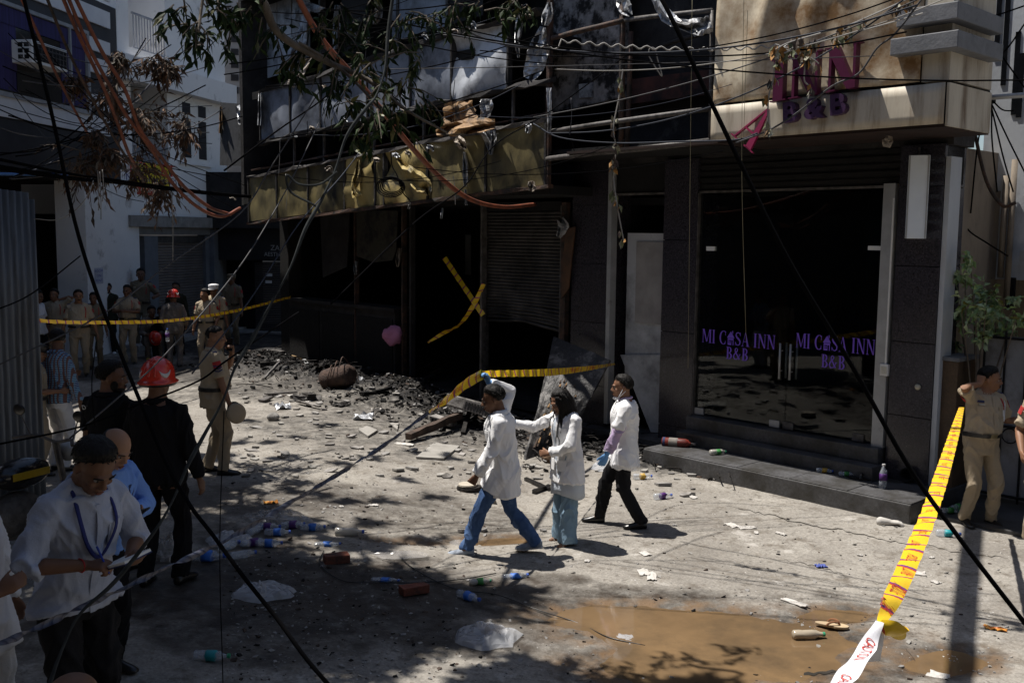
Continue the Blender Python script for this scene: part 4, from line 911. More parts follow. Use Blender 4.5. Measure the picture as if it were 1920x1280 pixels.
# bracket arm with cables
fp = lambda x, y, w: RW.pt(*RW.px(x, y, w), w)
rp('bracket_arm', MB().tube([fp(1806, 192, .8), fp(1830, 185, .8), fp(1925, 178, .8)], 0.03, 10), m_alu, smooth=True)
rp('bracket_plate', wbox(RW, RW.px(1800, 190, .7)[0], RW.px(1862, 190, .7)[0], RW.px(1830, 196, .7)[1], RW.px(1830, 186, .7)[1], 0.62, 0.70), m_dark)
rp('flood_lamp', MB().box((-.06, -.05, -.1), (.06, .05, .1), Matrix.Translation(fp(1810, 405, .5)) @ Matrix.Rotation(R(-35), 4, 'Y')), m_alu, bevel=0.01)
rp('lamp_arm', MB().tube([fp(1803, 398, .1), fp(1806, 418, .4), fp(1810, 410, .5)], 0.015, 8), m_dark)
rp('clamp_box', wbox(RW, RW.px(1912, 478, .2)[0], RW.px(1925, 478, .2)[0], RW.px(1915, 490, .2)[1], RW.px(1915, 470, .2)[1], 0.05, 0.2), m_alu)
# low brown stone gate pillar
GP = empty('stone_gate_pillar', F.pt(*[uP3b + .35, 0, -.25]), 'low brown speckled stone gate pillar beside the granite column', 'pillar')
gp0, gp1 = U(1752, 800, -.1), U(1790, 800, -.1); gzt = V(1770, 668, -.1)
wbox(F, gp0 + .02, gp1, -0.35, gzt - .05, -0.6, -0.1).build('shaft', m_brownst, GP, bevel=0.006)
wbox(F, gp0 + .0, gp1 + .02, gzt - .048, gzt, -0.63, -0.08).build('cap', m_grayst, GP, bevel=0.008)
# metal gate behind the officer
MG = empty('metal_gate', F.pt(1.3, 0, -.7), 'pale sheet metal gate with dark bars and rings behind the officer', 'gate')
GPn = Plane(F.pt(gp1 + .05, 0, -.55).xy, (0.679, -0.734))
m_gate = mat('pale gate sheet', (0.30, 0.31, 0.34), (0.23, 0.24, 0.265), sc=2, rough=0.6, stain=(0.1, 0.09, 0.08))
gh = GPn.px(1880, 630)[1]
wbox(GPn, 0.03, 3.2, -0.12, gh, -0.03, -0.02).build('sheet', m_gate, MG)
for k in range(14):
    u = 0.05 + k * 0.23; MB().tube([GPn.pt(u, -0.15, 0), GPn.pt(u, gh + .06, 0)], 0.012, 6).build('bar', m_dark, MG)
    if k % 2: 
        MB().lathe([(0.0, 0), (0.02, .02), (0.03, .06), (0.012, .12), (0.0, .18)], Matrix.Translation(GPn.pt(u, gh * .55, .02)), 8).build('finial', m_dark, MG)
    th = [2 * math.pi * i / 14 for i in range(15)]
    MB().tube([GPn.pt(u + .115 + .085 * math.cos(t), .62 + .085 * math.sin(t), .02) for t in th], 0.008, 5, cap=False).build('ring', m_dark, MG)
for v in (-0.08, .72, gh - .02): MB().tube([GPn.pt(0, v, .01), GPn.pt(3.2, v, .01)], 0.016, 6).build('rail', m_dark, MG)
# raised pavement by the gate
struct(wbox(F, u1 + 0.005, u1 + 4.0, -0.4, -0.175, -1.4, 0.50).build('pavement', m_granite2, bevel=0.01))
# ------------------------------------------------------------------ corrugated sheet at the left edge
CS = tag(None or MB().build('x', m_alu) if False else bpy.data.objects.new('corrugated_sheet', bpy.data.meshes.new('corrugated_sheet')), 'grey corrugated steel sheet fence at the left edge', 'fence')
def corrugated():
    vs = []; fs = []; a = at(-90, 640, 8.6); b = at(72, 640, 9.6); n = 90
    zt0, zt1 = at(-20, 345, 8.9).z, at(58, 362, 9.6).z
    d = Vector((b.x - a.x, b.y - a.y, 0)); nn = Vector((d.y, -d.x, 0)).normalized()
    for i in range(n + 1):
        s = i / n; p = Vector((a.x, a.y, 0)) + d * s; off = 0.022 * math.sin(s * d.length / 0.085 * 2 * math.pi)
        zt = zt0 + (zt1 - zt0) * s - (0.06 if s > 0.96 else 0)
        for z in (-0.05, 1.0, 2.0, zt): vs.append(p + nn * off + Vector((0, 0, z)))
    for i in range(n):
        for j in range(3): fs.append((i*4+j, (i+1)*4+j, (i+1)*4+j+1, i*4+j+1))
    return MB().add(vs, fs)
bpy.data.objects.remove(CS)
CS = corrugated().build('corrugated_sheet', mat('galvanised corrugated steel', (0.20, 0.215, 0.235), (0.13, 0.14, 0.155), sc=3, rough=0.5, metal=0.4, stretch=(4, 4, 0.4), stain=(0.08, 0.07, 0.06), ssc=2), smooth=True)
tag(CS, 'grey corrugated steel sheet fence at the left edge', 'fence'); sm_ = CS.modifiers.new('t', 'SOLIDIFY'); sm_.thickness = 0.004

# ------------------------------------------------------------------ the row of buildings on the photographer's side of the street (unseen except in reflections; added to block skylight too)
OB = empty('unseen_opposite_building', (2, -3.5, 0), 'unseen weathered building added on the near side of the street behind the viewpoint', 'building')
MB().box((-14, -9, -.3), (16, -3.0, 10.5)).build('wall', m_tan, OB)
for fl in range(2):
    for k in range(9):
        x = -12 + k * 3.1; MB().box((x, -3.0, 3.6 + fl * 3.2), (x + 1.3, -2.96, 5.4 + fl * 3.2)).build('window', m_dkglass, OB)
for fl in range(2): MB().box((-14, -2.99, 3.1 + fl * 3.2), (16, -2.0, 3.25 + fl * 3.2)).build('balcony_slab', m_conc, OB)
for k in range(7): MB().box((-11.5 + k * 3.9, -2.99, 0), (-8.9 + k * 3.9, -2.93, 2.6)).build('shop_shutter', m_sh2, OB)
# ------------------------------------------------------------------ people
def remesh(mb, vox, it=2, smooth_flag=True):
    me = mb.mesh('tmp'); o = bpy.data.objects.new('tmp', me); COL.objects.link(o)
    md = o.modifiers.new('r', 'REMESH'); md.mode = 'VOXEL'; md.voxel_size = vox; md.adaptivity = 0.0
    dg = bpy.context.evaluated_depsgraph_get(); out = bpy.data.meshes.new_from_object(o.evaluated_get(dg))
    bpy.data.objects.remove(o); bpy.data.meshes.remove(me)
    if it: relax(out, it)
    return out
def coords(me):
    a = np.empty(len(me.vertices) * 3, np.float32); me.vertices.foreach_get('co', a); return a.reshape(-1, 3).astype(np.float64)
def relax(me, it):
    co = coords(me); e = np.empty(len(me.edges) * 2, np.int32); me.edges.foreach_get('vertices', e); e = e.reshape(-1, 2)
    deg = np.bincount(e.ravel(), minlength=len(co)).astype(float)[:, None]; deg[deg == 0] = 1
    for k in range(it):
        s = np.zeros_like(co)
        for c in range(3):
            s[:, c] = np.bincount(e[:, 0], co[e[:, 1], c], len(co)) + np.bincount(e[:, 1], co[e[:, 0], c], len(co))
        co = co * 0.45 + 0.55 * s / deg
    me.vertices.foreach_set('co', co.astype(np.float32).ravel()); me.update()
def np3(P, s, seed):
    """smooth pseudo-noise from warped sines, vectorised"""
    x, y, z = (P * s).T
    a = np.sin(x * 1.7 + seed + 1.3 * np.sin(y * 1.1 + seed * 2)) * np.sin(y * 1.9 - seed + 1.1 * np.sin(z * 1.3)) + np.sin(z * 2.1 + seed * 3 + 1.2 * np.sin(x * 1.4 + y))
    return a / 2
def wrinkle(me, amp, seed, fr=(19, 19, 9)):
    co = coords(me); nr = np.empty(len(co) * 3, np.float32); me.vertices.foreach_get('normal', nr); nr = nr.reshape(-1, 3)
    q = co * np.array(fr); w = np.stack([q[:, 0] + 1.5 * np.sin(q[:, 2] * .6 + seed), q[:, 1] + 1.3 * np.sin(q[:, 0] * .5 + seed), q[:, 2] + 1.2 * np.sin(q[:, 0] * .7 + q[:, 1] * .5)], 1)
    n1 = np3(w, .62, seed); n2 = np3(w, 1.35, seed + 4)
    d = amp * (1.9 * (1 - np.abs(n1)) ** 3 - 0.55 + 0.7 * (1 - np.abs(n2)) ** 4 - 0.15)
    d = 1.75 * d * (0.4 + 0.6 * np.clip(np3(co * 5.0, 1.0, seed + 21) + .6, 0, 1))
    me.vertices.foreach_set('co', (co + nr * d[:, None]).astype(np.float32).ravel()); me.update()
def ell(mb, c, r, M=None, n=14, k=10):
    vs = []; fs = []; c = Vector(c)
    for i in range(k + 1):
        ph = math.pi * i / k - math.pi / 2; rr = max(math.cos(ph), 0.02)
        for j in range(n):
            th = 2 * math.pi * j / n; p = c + Vector((r[0] * rr * math.cos(th), r[1] * rr * math.sin(th), r[2] * math.sin(ph)))
            vs.append(M @ p if M is not None else p)
    for i in range(k):
        for j in range(n): fs.append((i*n+j, i*n+(j+1) % n, (i+1)*n+(j+1) % n, (i+1)*n+j))
    fs += [tuple(range(n-1, -1, -1)), tuple(k*n+j for j in range(n))]
    mb.add(vs, fs)
def capsule(mb, pts, rs, n=12):
    """closed tube with rounded ends"""
    pts = [Vector(p) for p in pts]; d0 = (pts[0] - pts[1]).normalized(); d1 = (pts[-1] - pts[-2]).normalized()
    P = [pts[0] + d0 * rs[0] * 0.8, pts[0] + d0 * rs[0] * .45] + pts + [pts[-1] + d1 * rs[-1] * .45, pts[-1] + d1 * rs[-1] * .8]
    mb.tube(P, [rs[0] * .45, rs[0] * .85] + list(rs) + [rs[-1] * .85, rs[-1] * .45], n)
def ik(a, t, l1, l2, pole):
    a, t = Vector(a), Vector(t); d = t - a; L_ = min(d.length, (l1 + l2) * 0.999); d.normalize()
    x = (l1 * l1 - l2 * l2 + L_ * L_) / (2 * L_); h = math.sqrt(max(0, l1 * l1 - x * x))
    p = Vector(pole); p = (p - d * p.dot(d)); p = p.normalized() if p.length > 1e-5 else Vector((0, 0, 1))
    return a + d * x + p * h, a + d * L_
def hand(mb, wr, d, pn, side, pose='relaxed', inf=0.0):
    d = Vector(d).normalized(); pn = Vector(pn); pn = (pn - d * pn.dot(d)).normalized(); wv = d.cross(pn) * side
    curls = {'open': (4, 6, 6), 'relaxed': (18, 26, 20), 'fist': (62, 88, 55), 'hold': (45, 60, 40)}[pose]; spread = {'open': 9, 'relaxed': 2, 'fist': 0, 'hold': 1}[pose]
    vs = []; fs = []; n = 12; secs = [(0, .026, .021), (.025, .033, .019), (.055, .041, .017), (.085, .042, .014), (.096, .036, .009)]
    for t, rw, rt in secs:
        for j in range(n):
            a = 2 * math.pi * j / n; vs.append(wr + d * t + wv * ((rw + inf) * math.cos(a)) + pn * ((rt + inf) * math.sin(a)) * side)
    for i in range(len(secs) - 1):
        for j in range(n): fs.append((i*n+j, i*n+(j+1) % n, (i+1)*n+(j+1) % n, (i+1)*n+j))
    fs += [tuple(range(n-1, -1, -1)), tuple((len(secs)-1)*n+j for j in range(n))]; mb.add(vs, fs)
    for k, (off, L_) in enumerate(((.031, .070), (.0105, .080), (-.0105, .073), (-.030, .057))):
        a = R(spread * (1.5 - k) * 0.8); f = (d * math.cos(a) + wv * math.sin(a)); p = wr + d * .082 + wv * off; pts = [p]; ax = wv
        ang = 0
        for seg, c in zip((.46, .31, .23), curls):
            ang += c * (1 + .06 * k); g = f * math.cos(R(ang)) + pn * math.sin(R(ang)); p = p + g * L_ * seg; pts.append(p)
        capsule(mb, pts, [.0095 + inf, .0088 + inf, .008 + inf, .0068 + inf], 8)
    a0 = {'open': 50, 'relaxed': 28, 'fist': 15, 'hold': 30}[pose]; f = d * math.cos(R(a0)) + wv * math.sin(R(a0)); p = wr + d * .022 + wv * .026
    g2 = (f * .85 + pn * .5).normalized() if pose != 'open' else f; g3 = (f * .5 + pn * .8 + d * .3).normalized() if pose in ('fist', 'hold') else (g2 + d * .2).normalized()
    capsule(mb, [p, p + f * .034, p + f * .034 + g2 * .03, p + f * .034 + g2 * .03 + g3 * .024], [.0135 + inf, .0115 + inf, .0105 + inf, .0085 + inf], 8)

SKIN = [mat('brown skin', (0.26, 0.135, 0.08), (0.21, 0.105, 0.06), sc=8, rough=0.55, spec=0.35), mat('deep brown skin', (0.17, 0.085, 0.05), (0.135, 0.066, 0.038), sc=8, rough=0.55, spec=0.35), mat('tan skin', (0.36, 0.20, 0.125), (0.30, 0.16, 0.095), sc=8, rough=0.55, spec=0.35)]
m_hair = mat('black hair', (0.009, 0.0075, 0.0065), (0.0035, 0.003, 0.0028), sc=40, rough=0.55, spec=0.22, bump=0.5, bsc=60, stretch=(1, 1, .3))
m_lip = mat('lip', (0.19, 0.075, 0.055)); m_eye = mat('eye dark', (0.02, 0.014, 0.01), rough=0.2); m_eyew = mat('eye white', (0.34, 0.31, 0.28), rough=0.3)
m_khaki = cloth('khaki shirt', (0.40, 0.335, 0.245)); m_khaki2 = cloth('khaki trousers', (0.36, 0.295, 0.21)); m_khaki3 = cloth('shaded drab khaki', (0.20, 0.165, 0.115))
m_belt = mat('black leather', (0.012, 0.011, 0.011), rough=0.35, spec=0.5); m_shoe = mat('black shoe', (0.010, 0.0095, 0.0095), rough=0.3, spec=0.5)
m_brass = mat('brass buckle', (0.5, 0.42, 0.25), rough=0.3, metal=0.8); m_red = mat('red patch', (0.42, 0.03, 0.03)); m_navyp = mat('navy patch', (0.03, 0.04, 0.12))
m_coat = cloth('white lab coat', (0.88, 0.885, 0.90), bump=0.12); m_jean = cloth('blue jeans', (0.055, 0.105, 0.23), stain=(0.11, 0.18, 0.33), ssc=5, sth=(0.52, 0.7)); m_blktr = cloth('black trousers', (0.016, 0.016, 0.018))
m_glove = mat('blue nitrile glove', (0.13, 0.32, 0.62), (0.11, 0.28, 0.55), rough=0.45)
m_black = cloth('black uniform', (0.010, 0.010, 0.012)); m_dshirt = cloth('white-blue shirt', (0.43, 0.47, 0.58)); m_lblue = cloth('sky blue shirt', (0.20, 0.36, 0.78)); m_lilac = cloth('lilac shirt', (0.48, 0.38, 0.56))
m_wht = cloth('white cloth', (0.74, 0.75, 0.78)); m_grydust = cloth('dusty grey overalls', (0.15, 0.135, 0.125), stain=(0.28, 0.25, 0.22), ssc=6, sth=(0.52, 0.66)); m_olive = cloth('dark olive shirt', (0.03, 0.032, 0.022))
m_denim = cloth('pale wide denim', (0.24, 0.36, 0.47)); m_kurta = cloth('pale printed kurta', (0.58, 0.64, 0.72)); m_redhel = mat('red fire helmet', (0.62, 0.035, 0.018), (0.55, 0.03, 0.015), sc=4, rough=0.22, spec=0.6, coat=0.4)
m_white2 = mat('white decal', (0.72, 0.72, 0.7)); m_sneak = mat('blue grey sneaker', (0.34, 0.38, 0.44), (0.2, 0.24, 0.3), sc=25); m_navysn = mat('navy sneaker', (0.02, 0.03, 0.075)); m_sole = mat('pale sole', (0.62, 0.60, 0.57)); m_yboot = mat('muddy yellow boot', (0.40, 0.29, 0.05), (0.2, 0.15, 0.05), sc=8)
m_grey = mat('grey cloth', (0.16, 0.155, 0.16))
def checked():
    m = bpy.data.materials.new('blue check cotton'); m.use_nodes = True; nt = m.node_tree; L = nt.links.new; b = nt.nodes['Principled BSDF']; b.inputs['Roughness'].default_value = 0.9; b.inputs['Specular IOR Level'].default_value = 0.15
    tc = nd(nt, 'ShaderNodeTexCoord'); cols = []
    for ax, sc_, c in (('X', 60, (0.02, 0.05, 0.20)), ('Z', 60, (0.36, 0.46, 0.56)), ('X', 31, (0.16, 0.09, 0.08))):
        w = nd(nt, 'ShaderNodeTexWave', bands_direction=ax, i_Scale=sc_ / 4.0); L(tc.outputs['Object'], w.inputs[0]); r = nd(nt, 'ShaderNodeMapRange', i_1=.62, i_2=.75); L(w.outputs['Fac'], r.inputs[0]); cols.append((r.outputs[0], c))
    prev = (0.05, 0.20, 0.36, 1)
    for f, c in cols:
        x = nd(nt, 'ShaderNodeMix', data_type='RGBA'); L(f, x.inputs['Factor'])
        if isinstance(prev, tuple): x.inputs['A'].default_value = prev
        else: L(prev, x.inputs['A'])
        x.inputs['B'].default_value = c4(c); prev = x.outputs['Result']
    L(prev, b.inputs['Base Color']); return m
m_check = checked()

TORSO = [(.79, .10, .085, 0), (.84, .160, .112, 0), (.92, .172, .120, -.005), (1.02, .158, .113, 0), (1.10, .150, .110, .004), (1.20, .158, .116, .004), (1.31, .170, .122, 0), (1.37, .168, .115, -.006), (1.425, .138, .095, -.012), (1.465, .088, .074, -.012), (1.50, .060, .062, -.008), (1.58, .056, .058, .002)]
PN = [0]
def person(label, foot, top, head=0.0, pose=None, top_m=None, sleeve='short', hem=None, pants=None, shoes=None, skin=0, belt=True, belly=0.0, hair='short', police=False, vox=0.010, glove='', wide=0.0, flare=0.0, extra=None, beard=0, hscale=1.0, name='person', tall=None, group=None, girth=1.0, collar=True, wrk=0.007, loc=None, hipflare=0.0, open_front=False):
    """builds one figure. foot = (px, py) of the point between the feet, top = pixel row of the crown"""
    PN[0] += 1; sd = PN[0] * 1.7
    pose = dict(pose or {}); lean, side, twist = R(pose.get('lean', 0)), R(pose.get('side', 0)), R(pose.get('twist', 0))
    P = Vector(loc) if loc is not None else gnd(*foot); P.z = max(P.z, gz(P.x, P.y)) if loc is None else P.z
    hgt = tall or (at(foot[0], top, P.y).z - P.z) * hscale
    k = hgt / 1.75
    root = empty(name, P, label, 'person', group); root.rotation_euler = (0, 0, -R(head))
    pel = Vector(pose.get('pelvis', (0, 0, 0)))
    def T(p):
        p = Vector(p); w = sstep(.93, 1.28, p.z); q = p - Vector((0, 0, .98))
        q = Matrix.Rotation(-lean * w, 3, 'X') @ (Matrix.Rotation(side * w, 3, 'Y') @ (Matrix.Rotation(-twist * w, 3, 'Z') @ q))
        return q + Vector((0, 0, .98)) + pel
    def pl_(nm, me, m, smooth=True, parent=None):
        me.transform(Matrix.Scale(k, 4)); me.materials.append(m)
        if smooth: me.polygons.foreach_set('use_smooth', [True] * len(me.polygons))
        o = bpy.data.objects.new(nm, me); COL.objects.link(o); o.parent = parent or root; return o
    def torso(mb, z0, z1, inf, secs=None, n=24, flr=0.0):
        vs = []; rows = 0
        zs = sorted(set([z0] + [z0 + (z1 - z0) * i / 14 for i in range(15)]))
        for z in zs:
            c, rx, ry, yo = tsec(max(z, .80)) if z >= .80 else tsec(.80)
            if z < .86: rx, ry = max(rx, .165), max(ry, .117)
            f = flr * sstep(1.0, .6, z) + hipflare * sstep(1.08, .92, z)
            for j in range(n):
                a = 2 * math.pi * j / n; vs.append(T(((rx * girth + inf + f) * math.cos(a), (ry * girth + inf + f) * math.sin(a) + yo + (belly * math.exp(-((z - 1.10) / .13) ** 2) * max(0, math.sin(a))), z)))
            rows += 1
        fs = [(i*n+j, i*n+(j+1) % n, (i+1)*n+(j+1) % n, (i+1)*n+j) for i in range(rows-1) for j in range(n)] + [tuple(range(n-1, -1, -1)), tuple((rows-1)*n+j for j in range(n))]
        mb.add(vs, fs)
    def tsec(z):
        for a, b in zip(TORSO[:-1], TORSO[1:]):
            if a[0] <= z <= b[0]:
                t = (z - a[0]) / (b[0] - a[0]); return (z,) + tuple(a[i] + (b[i] - a[i]) * t for i in (1, 2, 3))
        return TORSO[-1] if z > 1 else TORSO[0]
    def surf(ang, z, inf):
        c, rx, ry, yo = tsec(z); f = flare * sstep(1.0, .6, z)
        return T(((rx * girth + inf + f) * math.cos(ang), (ry * girth + inf + f) * math.sin(ang) + yo + belly * math.exp(-((z - 1.10) / .13) ** 2) * max(0, math.sin(ang)), z))
    def patch(nm, a0, a1, z0, z1, inf, m, th=.005, nu=6, nv=4):
        vs = []; fs = []
        for lay in (inf, inf + th):
            for j in range(nv + 1):
                for i in range(nu + 1): vs.append(surf(R(a0 + (a1 - a0) * i / nu), z0 + (z1 - z0) * j / nv, lay))
        n = nu + 1; o = n * (nv + 1)
        for j in range(nv):
            for i in range(nu):
                f = (j*n+i, j*n+i+1, (j+1)*n+i+1, (j+1)*n+i); fs += [tuple(x + o for x in f), f[::-1]]
        for i in range(nu): fs += [(i, i+o, i+1+o, i+1), (nv*n+i, nv*n+i+1, nv*n+i+1+o, nv*n+i+o)]
        for j in range(nv): fs += [(j*n, (j+1)*n, (j+1)*n+o, j*n+o), (j*n+nu, j*n+nu+o, (j+1)*n+nu+o, (j+1)*n+nu)]
        return pl_(nm, MB().add(vs, fs).mesh(nm), m, False)
    # joints
    J = {}
    for s, nm in ((1, 'r'), (-1, 'l')):
        J['sh_' + nm] = T((s * .166 * girth ** .5, -.008, 1.395)); J['hip_' + nm] = Vector((s * .092, 0, .90)) + pel
        tw = pose.get('wr_' + nm, (s * .27, .06, .86)); tw = Vector(tw)
        el, wr = ik(J['sh_' + nm], tw, .285, .262, pose.get('el_' + nm, (s * .25, -.8, -.2))); J['el_' + nm], J['wr_' + nm] = el, wr
        an = Vector(pose.get('an_' + nm, (s * .105, -.01, .085)))
        kn, an = ik(J['hip_' + nm], an, .425, .415, pose.get('kn_' + nm, (s * .12, 1, 0))); J['kn_' + nm], J['an_' + nm] = kn, an
    hy, hpit, hroll = pose.get('head', (0, 0, 0)) if len(pose.get('head', (0, 0, 0))) == 3 else pose['head'] + (0,)
    hb = T((0, .004, 1.522)); up = (T((0, 0, 1.5)) - T((0, 0, 1.4))).normalized()
    HM = Matrix.Rotation(-R(hy), 3, 'Z') @ Matrix.Rotation(-R(hpit), 3, 'X') @ Matrix.Rotation(R(hroll), 3, 'Y')
    hc = hb + HM @ Vector((0, .022, .088)); H4 = Matrix.Translation(hc) @ HM.to_4x4() @ Matrix.Diagonal((1.09, 1.09, 1.09, 1))
    # body
    b = MB(); torso(b, .80, 1.575, 0.0)
    capsule(b, [T((0, -.008, 1.46)), hb, hc + HM @ Vector((0, -.015, -.03))], [.062, .057, .055])
    ell(b, (0, -.014, .030), (.076, .094, .084), H4); ell(b, (0, .022, -.028), (.061, .070, .080), H4); ell(b, (0, .036, -.078), (.043, .048, .036), H4)
    ell(b, (0, .080, .022), (.048, .016, .011), H4, 10, 6); capsule(b, [H4 @ Vector((0, .088, .010)), H4 @ Vector((0, .104, -.022))], [.009, .0145], 8)
    for s in (1, -1):
        ell(b, (s * .078, -.012, -.006), (.011, .019, .030), H4, 8, 6); ell(b, (s * .012, .098, -.027), (.010, .010, .009), H4, 8, 6); ell(b, (s * .038, .066, -.022), (.022, .02, .016), H4, 8, 6)
    ell(b, (0, .086, -.062), (.022, .011, .012), H4, 8, 6)
    for s, nm in ((1, 'r'), (-1, 'l')):
        sh, el, wr = J['sh_'+nm], J['el_'+nm], J['wr_'+nm]
        capsule(b, [T((s * .05, -.012, 1.45)), sh], [.040, .045]); capsule(b, [sh, sh.lerp(el, .5), el, el.lerp(wr, .3), wr], [.056, .047, .040, .041, .027])
        hip, kn, an = J['hip_'+nm], J['kn_'+nm], J['an_'+nm]
        capsule(b, [hip, hip.lerp(kn, .5), kn, kn.lerp(an, .35), an], [.085, .074, .055, .055, .038])
        d = (wr - el).normalized(); d = Vector(pose['hd_'+nm]).normalized() if 'hd_'+nm in pose else d
        pn = Vector(pose.get('pn_'+nm, (-s, .15, -.1))); hp_ = pose.get('hand_'+nm, 'relaxed')
        if nm in glove:
            g = MB(); hand(g, wr, d, pn, s, hp_, .0025); capsule(g, [wr - (wr - el).normalized() * .05, wr], [.034, .030]); pl_('glove', remesh(g, .0055, 1), m_glove)
        else: hand(b, wr, d, pn, s, hp_)
        # feet inside the shoes
        tv = Vector(pose.get('toe_'+nm, (s * .18, 1, 0))).normalized(); pit = pose.get('heel_'+nm, 0.0)
        capsule(b, [an, an + tv * .05 + Vector((0, 0, -.04 )), an + tv * .13 + Vector((0, 0, -.055 - pit))], [.037, .036, .026], 8)
    body = pl_('body', remesh(b, vox if vox < .009 else .009, 2), SKIN[skin])
    if police: body['label'] = 'body in khaki uniform'; del body['label']
    # shoes
    shm = shoes if isinstance(shoes, (list, tuple)) else (shoes or m_shoe, None)
    for s, nm in ((1, 'r'), (-1, 'l')):
        an = J['an_'+nm]; tv = Vector(pose.get('toe_'+nm, (s * .18, 1, 0))).normalized(); pit = pose.get('heel_'+nm, 0.0); rv = tv.cross(Vector((0, 0, 1))).normalized()
        upv = rv.cross(tv).normalized() if rv.cross(tv).z > 0 else -rv.cross(tv).normalized()
        if pit: q = Matrix.Rotation(0, 3, 'X')
        sb = MB()
        base = an + Vector((0, 0, -.085))
        def sec(t, w, z0, z1, dz):
            c = base + tv * t; out = []
            for j in range(12):
                a = 2 * math.pi * j / 12; zz = (z0 + z1) / 2 + (z1 - z0) / 2 * math.sin(a); xx = w * math.cos(a) * (1 if math.sin(a) < .3 else .82); out.append(c + rv * xx + Vector((0, 0, max(zz, z0 + .004) + dz)))
            return out
        if shm[0] != 'sandal':
            rows = [sec(-.065, .024, .005, .06, pit), sec(-.055, .036, 0, .085, pit), sec(-.01, .040, 0, .105, pit * .8), sec(.05, .043, 0, .085, pit * .5), sec(.11, .048, 0, .062, 0), sec(.165, .044, 0, .048, 0), sec(.195, .03, 0.002, .036, 0), sec(.205, .012, .008, .025, 0)]
            vs = [p for r in rows for p in r]; fs = [(i*12+j, i*12+(j+1) % 12, (i+1)*12+(j+1) % 12, (i+1)*12+j) for i in range(len(rows)-1) for j in range(12)] + [tuple(range(11, -1, -1)), tuple((len(rows)-1)*12+j for j in range(12))]
            sb.add(vs, fs); so_ = pl_('shoe', sb.mesh('shoe'), shm[0])
            if shm[1] is not None:
                rows = [sec(-.07, .03, -.004, .022, pit), sec(-.055, .042, -.004, .026, pit), sec(.05, .048, -.004, .022, pit * .5), sec(.11, .052, -.004, .022, 0), sec(.17, .047, -.004, .02, 0), sec(.208, .02, -.002, .018, 0)]
                vs = [p for r in rows for p in r]; fs = [(i*12+j, i*12+(j+1) % 12, (i+1)*12+(j+1) % 12, (i+1)*12+j) for i in range(len(rows)-1) for j in range(12)] + [tuple(range(11, -1, -1)), tuple((len(rows)-1)*12+j for j in range(12))]
                pl_('sole', MB().add(vs, fs).mesh('sole'), shm[1], True)
        else:
            rows = [sec(-.06, .025, -.002, .014, pit), sec(-.04, .036, -.002, .014, pit), sec(.05, .036, -.002, .014, 0), sec(.11, .044, -.002, .014, 0), sec(.17, .04, -.002, .014, 0), sec(.2, .018, -.002, .012, 0)]
            vs = [p for r in rows for p in r]; fs = [(i*12+j, i*12+(j+1) % 12, (i+1)*12+(j+1) % 12, (i+1)*12+j) for i in range(len(rows)-1) for j in range(12)] + [tuple(range(11, -1, -1)), tuple((len(rows)-1)*12+j for j in range(12))]
            sb.add(vs, fs); so_ = pl_('sandal', sb.mesh('sandal'), m_rag)
            for t in (.03, .1): pl_('sandal_strap', MB().tube([base + tv * t + rv * (.045 * math.cos(a)) + Vector((0, 0, .012 + .05 * math.sin(a) * (1.2 - t * 4))) for a in [math.pi * i / 8 for i in range(9)]], .006, 6).mesh('strap'), m_rag)
    # trousers
    pm = pants or m_khaki2; t = MB(); torso(t, .80, 1.03, .012 if not hem else .006)
    for s, nm in ((1, 'r'), (-1, 'l')):
        hip, kn, an = J['hip_'+nm], J['kn_'+nm], J['an_'+nm]; sh_ = (an - kn).normalized()
        lo = an + sh_ * (.022 if not wide else .03)
        t.tube([hip + Vector((0, 0, .05)), hip, hip.lerp(kn, .45), kn, kn.lerp(an, .4), kn.lerp(an, .8), lo], [.08, .099 * girth ** .5, .088, .070 + wide * .3, .068 + wide * .6, .064 + wide * .9, .062 + wide], 16)
    me = remesh(t, max(vox, .010), 2); wrinkle(me, wrk, sd); pl_('trousers', me, pm)
    # top
    tm_ = top_m or m_khaki; hz = hem if hem else 1.0; tb = MB(); torso(tb, hz, 1.455, .018 if not hem else .026, flr=flare)
    if hz < .86:
        for nm in 'rl':
            hip, kn = J['hip_'+nm], J['kn_'+nm]; f_ = min(.98, max(.1, (hip.z - hz) / max(.05, hip.z - kn.z))); lo = hip.lerp(kn, f_); tb.tube([hip + Vector((0, 0, .06)), hip, hip.lerp(lo, .5), lo], [.10, .122, .122 + flare * .5, .120 + flare * .7], 18)
    slv = sleeve if isinstance(sleeve, dict) else {'r': sleeve, 'l': sleeve}
    for s, nm in ((1, 'r'), (-1, 'l')):
        sh, el, wr = J['sh_'+nm], J['el_'+nm], J['wr_'+nm]
        ell(tb, sh + Vector((-s * .008, 0, -.004)), (.074, .074, .070)); capsule(tb, [T((s * .05, -.012, 1.458)), sh + Vector((-s * .02, 0, .014))], [.052, .058])
        if slv[nm] == 'short': tb.tube([sh.lerp(el, -.05), sh.lerp(el, .4), sh.lerp(el, .80)], [.066, .064, .070], 14)
        elif slv[nm] == 'half': tb.tube([sh, sh.lerp(el, .5), el, el.lerp(wr, .25)], [.07, .064, .060, .060], 14)
        else: tb.tube([sh, sh.lerp(el, .5), sh.lerp(el, .92), el, el.lerp(wr, .1), el.lerp(wr, .5), el.lerp(wr, .93)], [.066, .064, .060, .060, .058, .052, .044 + (.008 if hem and hem < .75 else 0)], 14)
    me = remesh(tb, max(vox, .009), 2); wrinkle(me, wrk, sd + 2); pl_('coat' if hem and hem < .72 else 'shirt', me, tm_)
